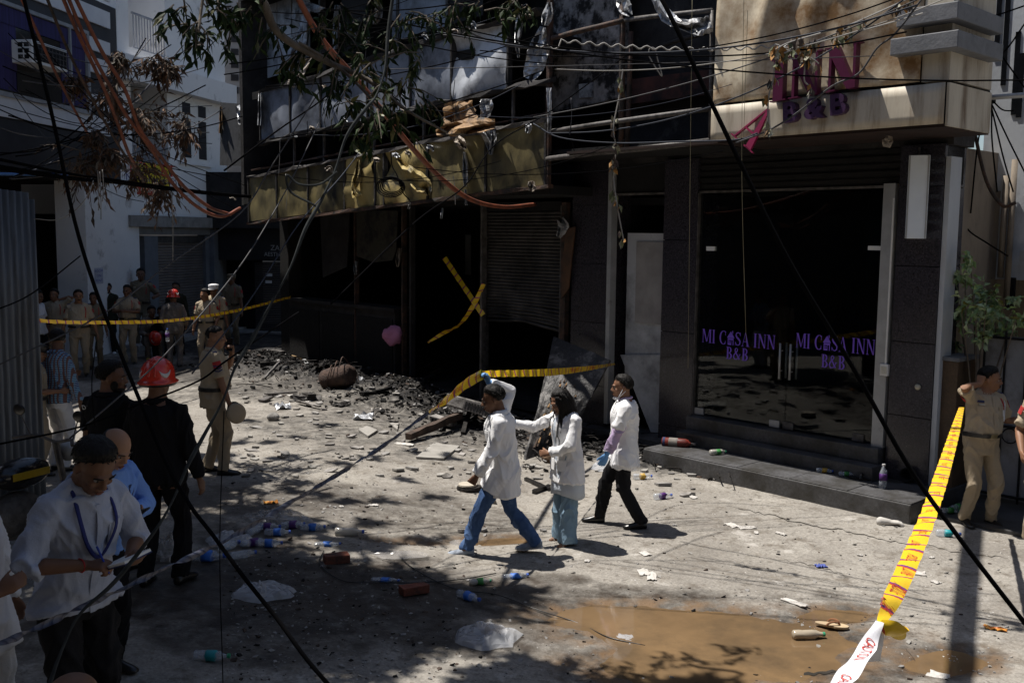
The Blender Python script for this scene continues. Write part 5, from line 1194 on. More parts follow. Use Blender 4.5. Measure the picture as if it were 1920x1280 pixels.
    if collar:
        vs = []; n = 22
        for rr, z, lay in ((.078, 1.455, 0), (.070, 1.492, 0), (.078, 1.500, 0), (.100, 1.452, 0)):
            for j in range(n):
                a = R(100 + 340 * j / (n - 1)) if True else 0; vs.append(T((rr * math.cos(a) * .98, rr * math.sin(a) * .95 - .012 + .01 * (rr > .08), z - .022 * max(0, math.sin(a)) ** 2 * (1 if rr < .09 else 2.2))))
        fs = [(i*n+j, i*n+j+1, (i+1)*n+j+1, (i+1)*n+j) for i in range(3) for j in range(n-1)]
        o = pl_('collar', MB().add(vs, fs).mesh('collar'), tm_); sm = o.modifiers.new('s', 'SOLIDIFY'); sm.thickness = .004
    if belt:
        patch('belt', 0, 360, 1.0, 1.042, .026, m_belt, .010, 36, 1)
        patch('buckle', 80, 100, .998, 1.046, .037, m_brass, .006, 3, 1)
    if police or pose.get('placket'):
        if tm_ is not m_black: patch('placket', 87, 93, max(hz, 1.045), 1.44, .019, tm_, .004, 2, 8)
        for a in (55, 125) if police else (): patch('chest_pocket', a - 17, a + 17, 1.22, 1.325, .019, tm_, .005); patch('pocket_flap', a - 18, a + 18, 1.30, 1.335, .023, tm_, .005, 6, 1)
    if police:
        patch('name_plate', 44, 62, 1.343, 1.357, .019, mat('white plate', (0.6, 0.58, 0.5)), .005, 3, 1); patch('lanyard', 128, 133, 1.2, 1.42, .021, m_red, .008, 2, 8)
        for s, nm in ((1, 'r'), (-1, 'l')):
            sh, el = J['sh_'+nm], J['el_'+nm]
            ax = T((s * .085, -.01, 1.463)); bx_ = sh + Vector((s * .03, 0, .058)); dv = (bx_ - ax); rv = Vector((0, 1, 0)); nv = dv.cross(rv).normalized()
            if nv.z < 0: nv = -nv
            pl_('epaulette', MB().add([ax + rv * .02 - nv * .004, ax - rv * .02 - nv * .004, bx_ - rv * .026, bx_ + rv * .026, ax + rv * .02 + nv * .012, ax - rv * .02 + nv * .012, bx_ - rv * .026 + nv * .013, bx_ + rv * .026 + nv * .013], [(3, 2, 1, 0), (4, 5, 6, 7), (0, 1, 5, 4), (1, 2, 6, 5), (2, 3, 7, 6), (3, 0, 4, 7)]).mesh('ep'), m_navyp, False)
            d = (el - sh).normalized(); o_ = Vector((s, 0, 0)); o_ = (o_ - d * o_.dot(d)).normalized(); f_ = d.cross(o_); vs = []
            for i in range(5):
                a = R(-38 + 19 * i); rr = .0745
                for tt in (.05, .125): vs.append(sh + d * tt + (o_ * math.cos(a) + f_ * math.sin(a)) * rr)
            o = pl_('shoulder_patch', MB().add(vs, [(2*i, 2*i+2, 2*i+3, 2*i+1) for i in range(4)]).mesh('p'), m_red, False); sm = o.modifiers.new('s', 'SOLIDIFY'); sm.thickness = .006; sm.offset = 0
    # face
    fm = MB(); 
    for s in (1, -1):
        ew = MB(); ell(ew, (s * .030, .0745, .006), (.013, .010, .0065), H4, 8, 6); pl_('eye', ew.mesh('eye'), m_eyew); ep = MB(); ell(ep, (s * .030, .0825, .006), (.006, .004, .006), H4, 8, 6); pl_('iris', ep.mesh('iris'), m_eye)
        pl_('eyebrow', MB().tube([H4 @ Vector((s * .013, .093, .024)), H4 @ Vector((s * .032, .090, .029)), H4 @ Vector((s * .052, .076, .024))], [.004, .0045, .003], 6).mesh('eb'), m_hair)
    lm = MB(); ell(lm, (0, .094, -.060), (.020, .006, .0045), H4, 10, 6); ell(lm, (0, .093, -.068), (.017, .006, .005), H4, 10, 6); pl_('mouth', lm.mesh('mouth'), m_lip)
    if beard:
        bm_ = MB(); ell(bm_, (0, .098, -.050), (.028, .006, .0065), H4, 10, 6)
        if beard > 1: ell(bm_, (0, .045, -.085), (.052, .052, .034), H4, 12, 8); ell(bm_, (.055, .025, -.05), (.012, .03, .04), H4, 8, 6); ell(bm_, (-.055, .025, -.05), (.012, .03, .04), H4, 8, 6)
        pl_('beard' if beard > 1 else 'moustache', bm_.mesh('beard'), m_hair)
    if hair in ('short', 'thin', 'long', 'fringe'):
        vs = []; fs = []; nu, nv = 40, 28; c0 = Vector((0, -.015, .033))
        for i in range(nv + 1):
            ph = math.pi * i / nv - math.pi / 2
            for j in range(nu):
                th = 2 * math.pi * j / nu; d = Vector((math.cos(ph) * math.cos(th), math.cos(ph) * math.sin(th), math.sin(ph))); y = d.y
                zm = (.66 if y > .8 else (.40 + (y - .4) * .65 if y > .4 else (-.05 + (y - .0) * 1.12 if y > 0 else (-.62 if y < -.35 else -.05 + y * 1.63))))
                if hair == 'thin': zm = max(zm, .25) if y > -.5 else zm
                if hair == 'fringe': zm = -.62 if y < -.1 and d.z < .35 else (2 if y > -.1 or d.z > .35 else zm)
                zm += .10 * fnoise((d.x * 7 + sd, d.y * 7, sd)); w = sstep(-.05, .09, d.z - zm) if hair != 'fringe' else (1.0 if -.62 < d.z < .38 and y < .1 else 0.0)
                n_ = fnoise((d.x * 5 + sd, d.y * 5, d.z * 4)) * .5 + fnoise((d.x * 16, d.y * 14 + sd, d.z * 9)) * .35
                thick = (.14 if hair == 'long' else .085 if hair == 'thin' else .15 + .07 * max(0, d.z) * (1 + max(0, d.y))); r_ = .80 + (.225 + .03 * n_) * w + (thick - .02 + .09 * n_) * sstep(.0, .55, d.z - zm)
                if hair == 'fringe': r_ = .80 + .222 * w
                p = c0 + Vector((d.x * .0775 * r_, d.y * .0955 * r_, d.z * .0855 * r_ * (1.02 if d.z > 0 else 1))); vs.append(H4 @ p)
        for i in range(nv):
            for j in range(nu): fs.append((i*nu+j, i*nu+(j+1) % nu, (i+1)*nu+(j+1) % nu, (i+1)*nu+j))
        hb_ = MB().add(vs, fs)
        if hair == 'long':
            rnd = random.Random(5)
            for q in range(90):
                a = rnd.uniform(-2.6, 2.6) - math.pi / 2; ca, sa = math.cos(a), math.sin(a); L_ = rnd.uniform(.22, .36); p0 = H4 @ Vector((.082 * ca, -.015 + .095 * sa, .05 + rnd.uniform(-.03, .05)))
                p1 = H4 @ Vector((.095 * ca, -.02 + .11 * sa, -.06)); dn = Vector((rnd.uniform(-.03, .03), rnd.uniform(-.03, .03), -1))
                p2 = p1 + Vector((rnd.uniform(-.03, .03), rnd.uniform(-.03, .03) - .01, -.12)); p3 = p2 + dn * (L_ - .12) + Vector((rnd.uniform(-.04, .04), rnd.uniform(-.03, .03), 0))
                hb_.tube(smooth_path([p0, p1, p2, p3], 3), [rnd.uniform(.007, .013)] * 7 + [.009, .006, .002], 5)
        if vox < .0095 and hair == 'short':
            rnd = random.Random(PN[0])
            for q in range(420):
                th = rnd.uniform(0, 2 * math.pi); zz = rnd.uniform(-.5, .98); rr_ = math.sqrt(1 - zz * zz); d = Vector((rr_ * math.cos(th), rr_ * math.sin(th), zz)); y = d.y
                zm = (.66 if y > .8 else (.40 + (y - .4) * .65 if y > .4 else (-.05 + y * 1.12 if y > 0 else (-.62 if y < -.35 else -.05 + y * 1.63))))
                if d.z < zm - .02: continue
                k1 = 1.02 + .15 * sstep(.0, .55, d.z - zm); p = lambda v, f: H4 @ (c0 + Vector((v.x * .0775 * f, v.y * .0955 * f, v.z * .0855 * f)))
                tg = Vector((rnd.uniform(-.35, .35), .25 if d.z > .6 else -.2, -.45 if d.z < .6 else -.05)); d2 = (d + tg * .22).normalized(); d3 = (d + tg * .42).normalized()
                hb_.tube([p(d, k1), p(d2, k1 + .035), p(d3, k1 + rnd.uniform(.0, .06))], [.0034, .0026, .0010], 4)
        pl_('hair', hb_.mesh('hair'), m_hair)
    if hair == 'helmet':
        fire_helmet(lambda me, nm, m: pl_(nm, me, m), H4)
    if hair == 'cap':
        cb = MB(); cb.lathe([(.101, .02), (.106, .05), (.112, .085), (.104, .105), (.05, .118), (0.001, .12)], H4 @ Matrix.Translation((0, -.012, .0)) @ Matrix.Diagonal((.84, 1, 1, 1)), 24); pl_('cap', cb.mesh('cap'), pose.get('capm', m_khaki2))
        pk = MB(); pk.prism([H4 @ Vector((.075 * math.cos(a), .05 + .085 * math.sin(a), .022 - .012 * math.sin(a))) for a in [math.pi * i / 10 for i in range(11)]], H4.to_3x3() @ Vector((0, 0, .008))); pl_('cap_peak', pk.mesh('pk'), pose.get('capm', m_khaki2))
    ctx = dict(root=root, k=k, T=T, J=J, H4=H4, surf=surf, patch=patch, pl=pl_, W=Matrix.Translation(P) @ Matrix.Rotation(-R(head), 4, 'Z') @ Matrix.Scale(k, 4))
    if extra: extra(ctx)
    return ctx
def fire_helmet(put, H4):
    M = H4 @ Matrix.Translation((0, -.012, .018)) @ Matrix.Diagonal((.90, 1.08, 1.02, 1))
    prof = [(.150, -.012), (.153, -.004), (.132, .008), (.128, .02), (.127, .05), (.118, .09), (.098, .125), (.065, .15), (.03, .161), (.001, .163)]
    put(MB().lathe(prof, M, 36).mesh('helmet'), 'helmet', m_redhel)
    rid = MB()
    for a in (-.05, 0, .05):
        pts = [M @ Vector((a, .128 * math.cos(t), .015 + .150 * math.sin(t))) * 1 for t in [math.pi * i / 16 for i in range(17)]]
        rid.tube([M @ Vector((a * (.4 + .6 * math.cos(t) ** 2), .126 * math.cos(t), .02 + .143 * math.sin(t))) for t in [math.pi * (i + .8) / 17.6 for i in range(17)]], .010 if a == 0 else .006, 6)
    put(rid.mesh('ridge'), 'helmet_ridge', m_redhel)
    for s in (1, -1):
        vs = []
        for i in range(11):
            t = i / 10; a = R(-90 + s * (35 + 42 * t)); wz = .014 * math.sin(math.pi * t) + .001; zc = .045 + .030 * (2 * t - 1) ** 2 * 1.2
            for q in (-1, 1): rr = .1295 - .0035 * max(0, (zc + q * wz - .05)) / .01 * .6; vs.append(M @ Vector((rr * math.cos(a), rr * math.sin(a), zc + q * wz)))
        o = put(MB().add(vs, [(2*i, 2*i+2, 2*i+3, 2*i+1) for i in range(10)]).mesh('cres'), 'white_crescent', m_white2)
        sm = o.modifiers.new('s', 'SOLIDIFY'); sm.thickness = .006; sm.offset = 0
    put(MB().lathe([(.133, -.03), (.140, -.02), (.140, -.006), (.12, -.004)], M, 24).mesh('band'), 'neck_band', m_belt)
# ------------------------------------------------------------------ the three doctors
def lobj(ctx, nm, mb, m, smooth=True): return ctx['pl'](nm, mb.mesh(nm), m, smooth)
def wpos(ctx, p): return ctx['W'] @ Vector(p)
def coat_marks(ctx, pockets=True, vent=True):
    p = ctx['patch']
    if pockets: p('coat_pocket', 60, 88, .84, .96, .05, m_coat, .004); p('coat_pocket', 92 + 12, 132, .84, .96, .05, m_coat, .004)
    p('breast_pocket', 112, 140, 1.22, 1.33, .031, m_coat, .005)
def ld_extra(c):
    coat_marks(c, False)
    c['patch']('lapel_edge', 60, 66, 1.05, 1.44, .034, m_belt, .004, 2, 10)
LD = person('doctor in long white coat and blue jeans lifting the yellow tape overhead', (943, 1038), 727, -86, dict(lean=7, head=(-6, 16), pelvis=(0, 0, -.055), an_l=(-.10, .34, .085), an_r=(.09, -.32, .10), heel_r=.03, toe_l=(-.1, 1, 0), toe_r=(.1, 1, 0), wr_r=(.13, .17, 1.69), el_r=(.7, -.9, .25), hand_r='hold', wr_l=(-.235, .24, .84), el_l=(-.25, -1, -.1), hand_l='fist', hd_r=(-.1, .35, .9), pn_r=(-.6, .6, -.2)),
    top_m=m_coat, sleeve='long', hem=.66, pants=m_jean, shoes=(m_sneak, m_sole), skin=1, belt=False, glove='r', flare=.02, hscale=1.055, vox=.008, extra=ld_extra, wrk=.009)
def wd_extra(c):
    T, J = c['T'], c['J']
    k = MB()                                       # printed kurta below the coat
    n = 26; vs = []; zs = [.86, .75, .64, .55]
    for z in zs:
        for j in range(n):
            a = 2 * math.pi * j / n; f = .035 + .06 * (.86 - z); vs.append(Vector(((.165 + f + .01 * math.sin(5 * a)) * math.cos(a), (.12 + f + .012 * math.sin(7 * a + z * 9)) * math.sin(a), z - .03 * math.sin(a * 2 + 1) * (z < .6))))
    fs = [(i*n+(j+1) % n, i*n+j, (i+1)*n+j, (i+1)*n+(j+1) % n) for i in range(3) for j in range(n)]
    o = c['pl']('kurta', k.add(vs, fs).mesh('kurta'), m_kurta); sm = o.modifiers.new('s', 'SOLIDIFY'); sm.thickness = .006
    coat_marks(c)
    c['patch']('kurta_front', 78, 100, .74, 1.43, .034, m_kurta, .004, 6, 16); c['patch']('coat_edge', 75, 80, .74, 1.43, .036, m_coat, .012, 2, 16); c['patch']('coat_edge', 98, 103, .74, 1.43, .036, m_coat, .012, 2, 16)
    st = MB(); S = lambda a, z, i=.052: c['surf'](R(a), z, i)
    st.tube(smooth_path([S(60, 1.26), S(62, 1.34), S(60, 1.42), T((.07, .03, 1.475)), T((.05, -.075, 1.485)), T((-.05, -.075, 1.485)), T((-.07, .03, 1.475)), S(112, 1.40), S(108, 1.32), S(105, 1.25)], 5), .0065, 7)
    st.tube(smooth_path([S(105, 1.25), S(99, 1.21), S(97, 1.15)], 4), .005, 6); st.tube(smooth_path([S(105, 1.25), S(112, 1.21), S(113, 1.15)], 4), .005, 6)
    lobj(c, 'stethoscope', st, m_belt)
WD = person('long-haired doctor in white coat stretching out a gloved hand, stethoscope round neck', (1062, 1016), 733, -122, dict(lean=5, head=(2, 26, 4), wr_r=(.36, .50, 1.33), el_r=(.3, -.2, -1), hand_r='open', pn_r=(0, .3, -1), wr_l=(.0, .25, 1.03), el_l=(-1, -.3, -.2), hand_l='relaxed', hd_l=(.9, .5, -.1), pn_l=(.2, -1, -.2), an_l=(-.10, .06, .06), an_r=(.10, .0, .06)),
    top_m=m_coat, sleeve='long', hem=.70, pants=m_denim, wide=.042, shoes=('sandal', None), skin=0, belt=False, glove='r', flare=.035, hair='long', hscale=1.03, vox=.008, extra=wd_extra, wrk=.008, collar=True)
def rd_extra(c):
    J = c['J']; coat_marks(c, False)
    for nm in 'rl':
        el, wr, sh = J['el_'+nm], J['wr_'+nm], J['sh_'+nm]; b = MB(); b.tube([sh.lerp(el, .6), sh.lerp(el, .92), el, el.lerp(wr, .15), el.lerp(wr, .5), el.lerp(wr, .86)], [.056, .058, .056, .056, .052, .047], 14)
        me = remesh(b, .008, 1); wrinkle(me, .008, 3.3); c['pl']('shirt_sleeve', me, m_lilac)
    T = c['T']; b = MB(); b.tube([T((.072 * math.cos(R(a)), .072 * math.sin(R(a)) - .01, 1.495 - .02 * max(0, math.sin(R(a))))) for a in range(100, 441, 17)], .014, 8); lobj(c, 'shirt_collar', b, m_lilac)
    H = c['H4']; mk = MB(); ell(mk, (0, .050, -.105), (.042, .045, .022), H, 12, 8); mk.tube([H @ Vector(p) for p in ((-.05, .05, -.095), (-.074, .02, -.05), (-.080, -.015, .02))], .004, 6); mk.tube([H @ Vector(p) for p in ((-.05, .045, -.10), (-.076, .0, -.055), (-.080, -.03, -.03))], .004, 6); lobj(c, 'lowered_face_mask', mk, m_wht)
    lobj(c, 'wrist_thread', MB().tube([J['wr_l'] + Vector((0.034 * math.cos(t), .034 * math.sin(t), .05)) for t in [i / 10 * 2 * math.pi for i in range(11)]], .003, 5), m_wht)
RD = person('doctor in short-sleeved white coat and black trousers walking behind the other two', (1168, 985), 703, -84, dict(lean=2, head=(-8, 4), pelvis=(0, 0, -.03), an_r=(.09, .27, .085), an_l=(-.09, -.20, .085), toe_r=(.1, 1, 0), toe_l=(-.15, 1, 0), wr_l=(-.24, .20, .86), el_l=(-.2, -1, -.1), hand_l='relaxed', wr_r=(.25, .02, .84)),
    top_m=m_coat, sleeve='short', hem=.72, pants=m_blktr, skin=0, belt=False, glove='lr', flare=.02, hscale=1.02, vox=.008, extra=rd_extra, wrk=.009, belly=.02, collar=False)

# ------------------------------------------------------------------ foreground left
def nb_extra(c):
    J, T = c['J'], c['T']
    M_ = Matrix.Translation((J['wr_l'] + J['wr_r']) / 2 + Vector((-.02, .10, .02))) @ Matrix.Rotation(R(20), 4, 'X') @ Matrix.Rotation(R(8), 4, 'Y')
    c['nbM'] = M_
    lan = MB(); S = lambda a, z, i=.046: c['surf'](R(a), z, i)
    pts = smooth_path([T((.07, -.07, 1.48)), T((.085, .03, 1.47)), S(62, 1.36), S(72, 1.24), S(88, 1.16), S(104, 1.22), S(116, 1.34), T((-.085, .03, 1.47)), T((-.07, -.07, 1.48))], 6)
    lan.tube(pts, .010, 6, squash=.35); lobj(c, 'lanyard', lan, mat('navy lanyard', (0.02, 0.03, 0.16)))
    c['patch']('placket', 86, 94, .84, 1.42, .030, m_dshirt, .004, 2, 14); c['patch']('breast_pocket', 106, 136, 1.20, 1.32, .030, m_dshirt, .004)
    lobj(c, 'wrist_band', MB().tube([J['wr_r'].lerp(J['el_r'], .1) + Vector((0, .032 * math.cos(t), .032 * math.sin(t))) for t in [i / 10 * 2 * math.pi for i in range(11)]], .004, 5), m_red)
NB = person('man in white shirt with navy lanyard writing in a notepad, front left', (150, 1440), 814, 122, dict(lean=14, twist=0, head=(4, 40), wr_r=(.10, .26, 1.12), el_r=(.9, -.5, -.3), wr_l=(-.10, .30, 1.10), el_l=(-.8, -.5, -.4), hand_r='hold', hand_l='hold', hd_r=(-.45, .9, .05), hd_l=(.35, .9, .1), pn_r=(-.3, 0, -1), pn_l=(.2, 0, 1)),
    top_m=m_dshirt, sleeve={'r': 'half', 'l': 'half'}, hem=.84, pants=m_blktr, skin=1, belt=False, belly=.03, hscale=1.035, vox=.007, extra=nb_extra, wrk=.009, girth=.97, flare=.02)
np_ = empty('notepad', NB['W'] @ NB['nbM'].translation, 'open spiral notepad in the hands of the writing man', 'notepad')
M_ = NB['W'] @ NB['nbM']
MB().box((-.075, -.10, 0), (.075, .10, .012), M_).build('pages', m_white, np_); MB().box((-.078, -.103, -.006), (.078, .103, -.001), M_).build('cover', m_navyp, np_)
for k in range(14): MB().tube([M_ @ Vector((-.078 + .004 * math.cos(t), -.09 + k * .0138, .004 + .011 * math.sin(t))) for t in [i / 8 * 2 * math.pi for i in range(9)]], .0016, 4, cap=False).build('spiral_ring', m_alu, np_)
pn0 = NB['W'] @ (NB['J']['wr_r'] + Vector((-.045, .10, -.005)))
pen = empty('pen', pn0, 'blue pen held by the man writing in the notepad', 'pen')
MB().tube([pn0 + Vector((0, 0, -.03)), pn0 + Vector((-.06, .03, .075))], .0048, 8).build('barrel', mat('blue plastic', (0.02, 0.06, 0.45), rough=.3), pen); MB().tube([pn0 + Vector((-.06, .03, .075)), pn0 + Vector((-.072, .036, .096))], .0055, 8).build('pen_cap', MATS['blue plastic'], pen)
def bd_extra(c):
    S = lambda a, z, i=.03: c['surf'](R(a), z, i); T = c['T']
    lobj(c, 'strap', MB().tube(smooth_path([T((.08, -.06, 1.47)), T((.08, .04, 1.46)), S(70, 1.32), S(80, 1.2)], 5), .008, 6), m_belt); c['patch']('breast_pocket', 104, 136, 1.20, 1.32, .02, m_lblue, .004); c['patch']('pocket_phone', 110, 128, 1.25, 1.36, .026, m_navyp, .006)
BD = person('bald man in sky blue shirt bending over his phone beside the writing man', (188, 1266), 808, 118, dict(lean=16, head=(0, 34), wr_r=(.08, .30, 1.14), wr_l=(-.06, .33, 1.15), el_r=(.9, -.5, -.4), el_l=(-.9, -.5, -.4), hand_r='hold', hand_l='hold', pn_r=(-.6, 0, .8), pn_l=(.6, 0, .8)), top_m=m_lblue, sleeve='long', hem=.84, pants=m_black, skin=2, belt=False, belly=.05, hair='fringe', hscale=1.06, vox=.008, extra=bd_extra, girth=1.1)
def phone(ctx, p, rot, label, k=1.0):
    M_ = ctx['W'] @ Matrix.Translation(p) @ Matrix.Rotation(R(rot[2]), 4, 'Z') @ Matrix.Rotation(R(rot[0]), 4, 'X') @ Matrix.Rotation(R(rot[1]), 4, 'Y')
    e = empty('mobile_phone', M_.translation, label, 'phone')
    MB().box((-.037, -.077, -.005), (.037, .077, .004), M_).build('case', m_belt, e, bevel=.004); MB().box((-.033, -.07, .0045), (.033, .07, .006), M_).build('screen', m_dkglass, e); MB().box((-.028, .045, -.0075), (-.008, .065, -.0055), M_).build('camera_bump', m_steel, e)
    return e
phone(BD, (BD['J']['wr_r'] + BD['J']['wr_l']) / 2 + Vector((0, .11, .02)), (35, 0, 0), 'black phone held by the bald man in blue')
HM = person('fireman in black uniform and glossy red helmet seen from behind', (305, 1096), 668, 6, dict(wr_r=(.31, .03, .86), wr_l=(-.30, .06, .86), an_r=(.13, .05, .085), an_l=(-.13, -.03, .085)), top_m=m_black, sleeve='long', hem=.84, pants=m_black, skin=1, belt=False, hair='helmet', hscale=.962, vox=.009, girth=1.12, collar=True)
def dfs_extra(c):
    Mx = Matrix.Translation(c['T']((-.10, -.125, 1.375))) @ Matrix.Rotation(R(90 + 16), 4, 'X') @ Matrix.Rotation(0, 4, 'Y')
    me = text_mesh('D.F.S.', .055, .002); me.materials.clear(); me.transform(Mx @ Matrix.Rotation(0, 4, 'Z')); c['pl']('uniform_lettering', me, m_white2, False)
DF = person('bareheaded man in black D.F.S. uniform turning his head right', (215, 1068), 676, 18, dict(head=(62, 6), wr_r=(.30, .06, .86), wr_l=(-.30, .06, .86)), top_m=m_black, sleeve='short', hem=.84, pants=m_black, skin=1, belt=False, vox=.009, girth=1.05, extra=dfs_extra, beard=2)
# officer on the phone, cap in hand
def pc_extra(c):
    sh, el = c['J']['sh_r'], c['J']['el_r']; d = (el - sh).normalized(); o_ = Vector((1, 0, 0)); o_ = (o_ - d * o_.dot(d)).normalized(); f_ = d.cross(o_)
    for q in range(3):
        vs = []
        for a in (-34, -17, 0, 17, 34):
            for t in (0, .014): vs.append(sh + d * (.085 + q * .03 + t + .016 * (1 - abs(a) / 34)) + (o_ * math.cos(R(a)) + f_ * math.sin(R(a))) * .079)
        o = c['pl']('rank_chevron', MB().add(vs, [(2*i, 2*i+2, 2*i+3, 2*i+1) for i in range(4)]).mesh('ch'), m_navyp, False); sm = o.modifiers.new('s', 'SOLIDIFY'); sm.thickness = .004; sm.offset = 0
PC = person('khaki police officer with red chevron patch talking on a phone, cap in hand', (402, 888), 613, 66, dict(lean=2, head=(18, 6), wr_l=(-.06, .24, 1.42), el_l=(-.6, .3, -1), hand_l='hold', hd_l=(.25, -.25, .95), pn_l=(.9, -.3, 0), wr_r=(.27, .15, .86), el_r=(.3, -1, 0), hand_r='hold', an_r=(.11, .08, .085), an_l=(-.11, -.06, .085)), police=True, skin=0, belly=.06, girth=1.10, hair='thin', vox=.008, extra=pc_extra, hscale=1.01)
phone(PC, PC['J']['wr_l'] + Vector((.035, -.03, .10)), (75, 0, 60), 'dark phone at the ear of the officer with chevrons')
pcp = wpos(PC, PC['J']['wr_r'] + Vector((.02, .06, -.12)))
cp = empty('peaked_cap', pcp, 'khaki peaked cap held by the officer on the phone', 'cap')
Mc = Matrix.Translation(pcp) @ Matrix.Rotation(R(20), 4, 'Z') @ Matrix.Rotation(R(80), 4, 'X') @ Matrix.Rotation(R(25), 4, 'Y')
MB().lathe([(.001, .055), (.09, .06), (.118, .045), (.120, .03), (.098, .0), (.096, -.02), (.088, -.02), (.088, .02), (.001, .03)], Mc, 24).build('crown', m_khaki2, cp, smooth=True); MB().lathe([(.099, -.02), (.1005, -.022), (.1005, .006), (.099, .008)], Mc, 24).build('cap_band', m_belt, cp)
MB().prism([Mc @ Vector((.09 * math.cos(a), .05 + .09 * math.sin(a), -.018)) for a in [math.pi * i / 10 for i in range(11)]], Mc.to_3x3() @ Vector((0, 0, .006))).build('peak', m_belt, cp)
CK = person('man in blue checked shirt and white trousers behind the corrugated sheet', (112, 882), 617, 28, dict(head=(-60, 14), wr_r=(.30, .10, .84), wr_l=(-.15, .30, 1.15), lean=4), top_m=m_check, sleeve='long', hem=.86, pants=m_wht, skin=1, vox=.010, shoes=(m_shoe, None), belt=True, girth=1.05)
CB = person('officer in khaki and dark cap half hidden by the corrugated sheet', (72, 890), 640, 60, dict(head=(0, 16), wr_r=(.12, .28, 1.1), wr_l=(-.1, .28, 1.12), capm=m_belt), police=True, hair='cap', skin=0, vox=.012)
EG = person('person in dark grey shirt cut off by the left edge', (-88, 1560), 905, 80, dict(wr_r=(.15, .30, 1.25), head=(0, 10)), top_m=m_grey, sleeve='long', hem=.82, pants=m_grey, skin=1, belt=False, vox=.012)
WT = person('person in white clothes behind the writing man at the left edge', (-32, 1400), 880, 100, dict(head=(0, 10)), top_m=m_wht, sleeve='long', hem=.6, pants=m_wht, skin=1, belt=False, vox=.012, flare=.02)
BH = person('brown bald head of a person at the bottom edge, lower left', (125, 1280), 0, 40, dict(head=(0, 5)), top_m=m_grey, sleeve='short', hem=.84, pants=m_black, skin=1, belt=False, vox=.012, hair='none', tall=1.50, loc=(at(122, 1262, 3.0).x, 3.0, at(122, 1258, 3.0).z - 1.50))

# ------------------------------------------------------------------ right edge
def rc_extra(c):
    c['patch']('arm_badge', 38, 60, 1.37, 1.39, .02, m_navyp, .004)
    S = lambda a, z, i=.03: c['surf'](R(a), z, i)
    lobj(c, 'whistle_cord', MB().tube(smooth_path([c['T']((-.13, .02, 1.46)), S(150, 1.38), S(143, 1.24), S(135, 1.18), S(128, 1.24), S(125, 1.30)], 6), .007, 6), m_wht)
RC = person('smiling police officer with raised hand holding the tape at the right gate', (1830, 984), 686, 168, dict(head=(-48, 6), wr_r=(.10, .06, 1.565), el_r=(1, .15, -.35), hand_r='fist', hd_r=(-.25, -.1, .95), pn_r=(-.6, -.6, 0), wr_l=(-.55, .10, 1.17), el_l=(-.3, -.3, -1), hand_l='relaxed', an_r=(.11, -.05, .085), an_l=(-.13, .06, .085), side=-3), police=True, skin=0, belly=.06, girth=1.1, vox=.008, extra=rc_extra, beard=1, hscale=1.0)
RC2 = person('second police officer cut off by the right edge', (1952, 1024), 690, 195, dict(wr_r=(.26, .16, .95), head=(20, 5)), police=True, skin=0, vox=.011)

# ------------------------------------------------------------------ far group beyond the tape
G = 'people watching beyond the far tape'
FP = dict(vox=.013, group=G, wrk=.006)
person('man in white shirt with hand on hip next to the corrugated sheet', (74, 700), 543, 100, dict(wr_r=(.34, .02, 1.02), el_r=(1, -.5, 0), head=(0, 12)), top_m=m_wht, sleeve='short', hem=.82, pants=m_blktr, belt=False, skin=1, **FP)
person('khaki officer with arm bent to his neck, left of the stout one', (107, 694), 541, 165, dict(wr_l=(-.12, .0, 1.52), el_l=(-1, .2, -.1), head=(15, 0)), police=True, skin=0, **FP)
person('stout khaki officer standing square with hanging arms behind the tape', (152, 706), 543, 162, dict(wr_r=(.33, .05, .86), wr_l=(-.33, .05, .86), head=(-10, 0)), police=True, belly=.07, girth=1.12, skin=0, beard=1, **FP)
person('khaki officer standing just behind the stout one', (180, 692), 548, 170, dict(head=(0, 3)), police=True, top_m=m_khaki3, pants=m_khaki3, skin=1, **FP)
person('bearded man in dark olive shirt holding a phone to his ear', (206, 664), 530, 170, dict(wr_r=(.14, .08, 1.52), el_r=(1, .3, -.5), hand_r='hold', head=(10, 5)), top_m=m_olive, sleeve='half', hem=.82, pants=m_blktr, belt=False, skin=0, beard=2, shoes=(m_white2, m_sole), **FP)
person('slim khaki officer with red shoulder badges clasping his hands', (243, 684), 534, 178, dict(wr_r=(.05, .28, 1.2), wr_l=(-.05, .28, 1.2), el_r=(1, -.3, -.5), el_l=(-1, -.3, -.5), hand_r='fist', hand_l='fist'), police=True, skin=1, **FP)
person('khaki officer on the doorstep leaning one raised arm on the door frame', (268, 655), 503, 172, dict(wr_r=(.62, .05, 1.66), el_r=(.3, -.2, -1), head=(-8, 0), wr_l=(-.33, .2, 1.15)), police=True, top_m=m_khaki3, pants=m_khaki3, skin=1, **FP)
sit = dict(pelvis=(0, -.05, -.50), an_r=(.13, .34, .085), an_l=(-.13, .36, .085), wr_r=(.16, .38, .58), wr_l=(-.15, .40, .60), lean=20, head=(0, 10), hand_r='hold', hand_l='hold')
ST = person('seated fireman in dusty grey overalls holding a red helmet', (284, 672), 598, 150, dict(sit), top_m=m_grydust, sleeve='long', hem=.84, pants=m_grydust, belt=False, skin=1, shoes=(m_yboot, None), tall=1.72, **FP)
hh = empty('fire_helmet', wpos(ST, (0.02, .46, .58)), 'red fire helmet in the hands of the seated fireman', 'helmet')
def put_h(me, nm, m):
    return link(nm, me, m, hh, True)
fire_helmet(put_h, Matrix.Translation(wpos(ST, (0.0, .50, .52))) @ Matrix.Rotation(R(40), 4, 'Z') @ Matrix.Rotation(R(75), 4, 'X'))
person('second seated fireman in black with yellow boots beside the shutter', (306, 672), 605, 165, dict(sit), top_m=m_black, sleeve='long', hem=.84, pants=m_black, belt=False, skin=1, shoes=(m_yboot, None), tall=1.70, **FP)
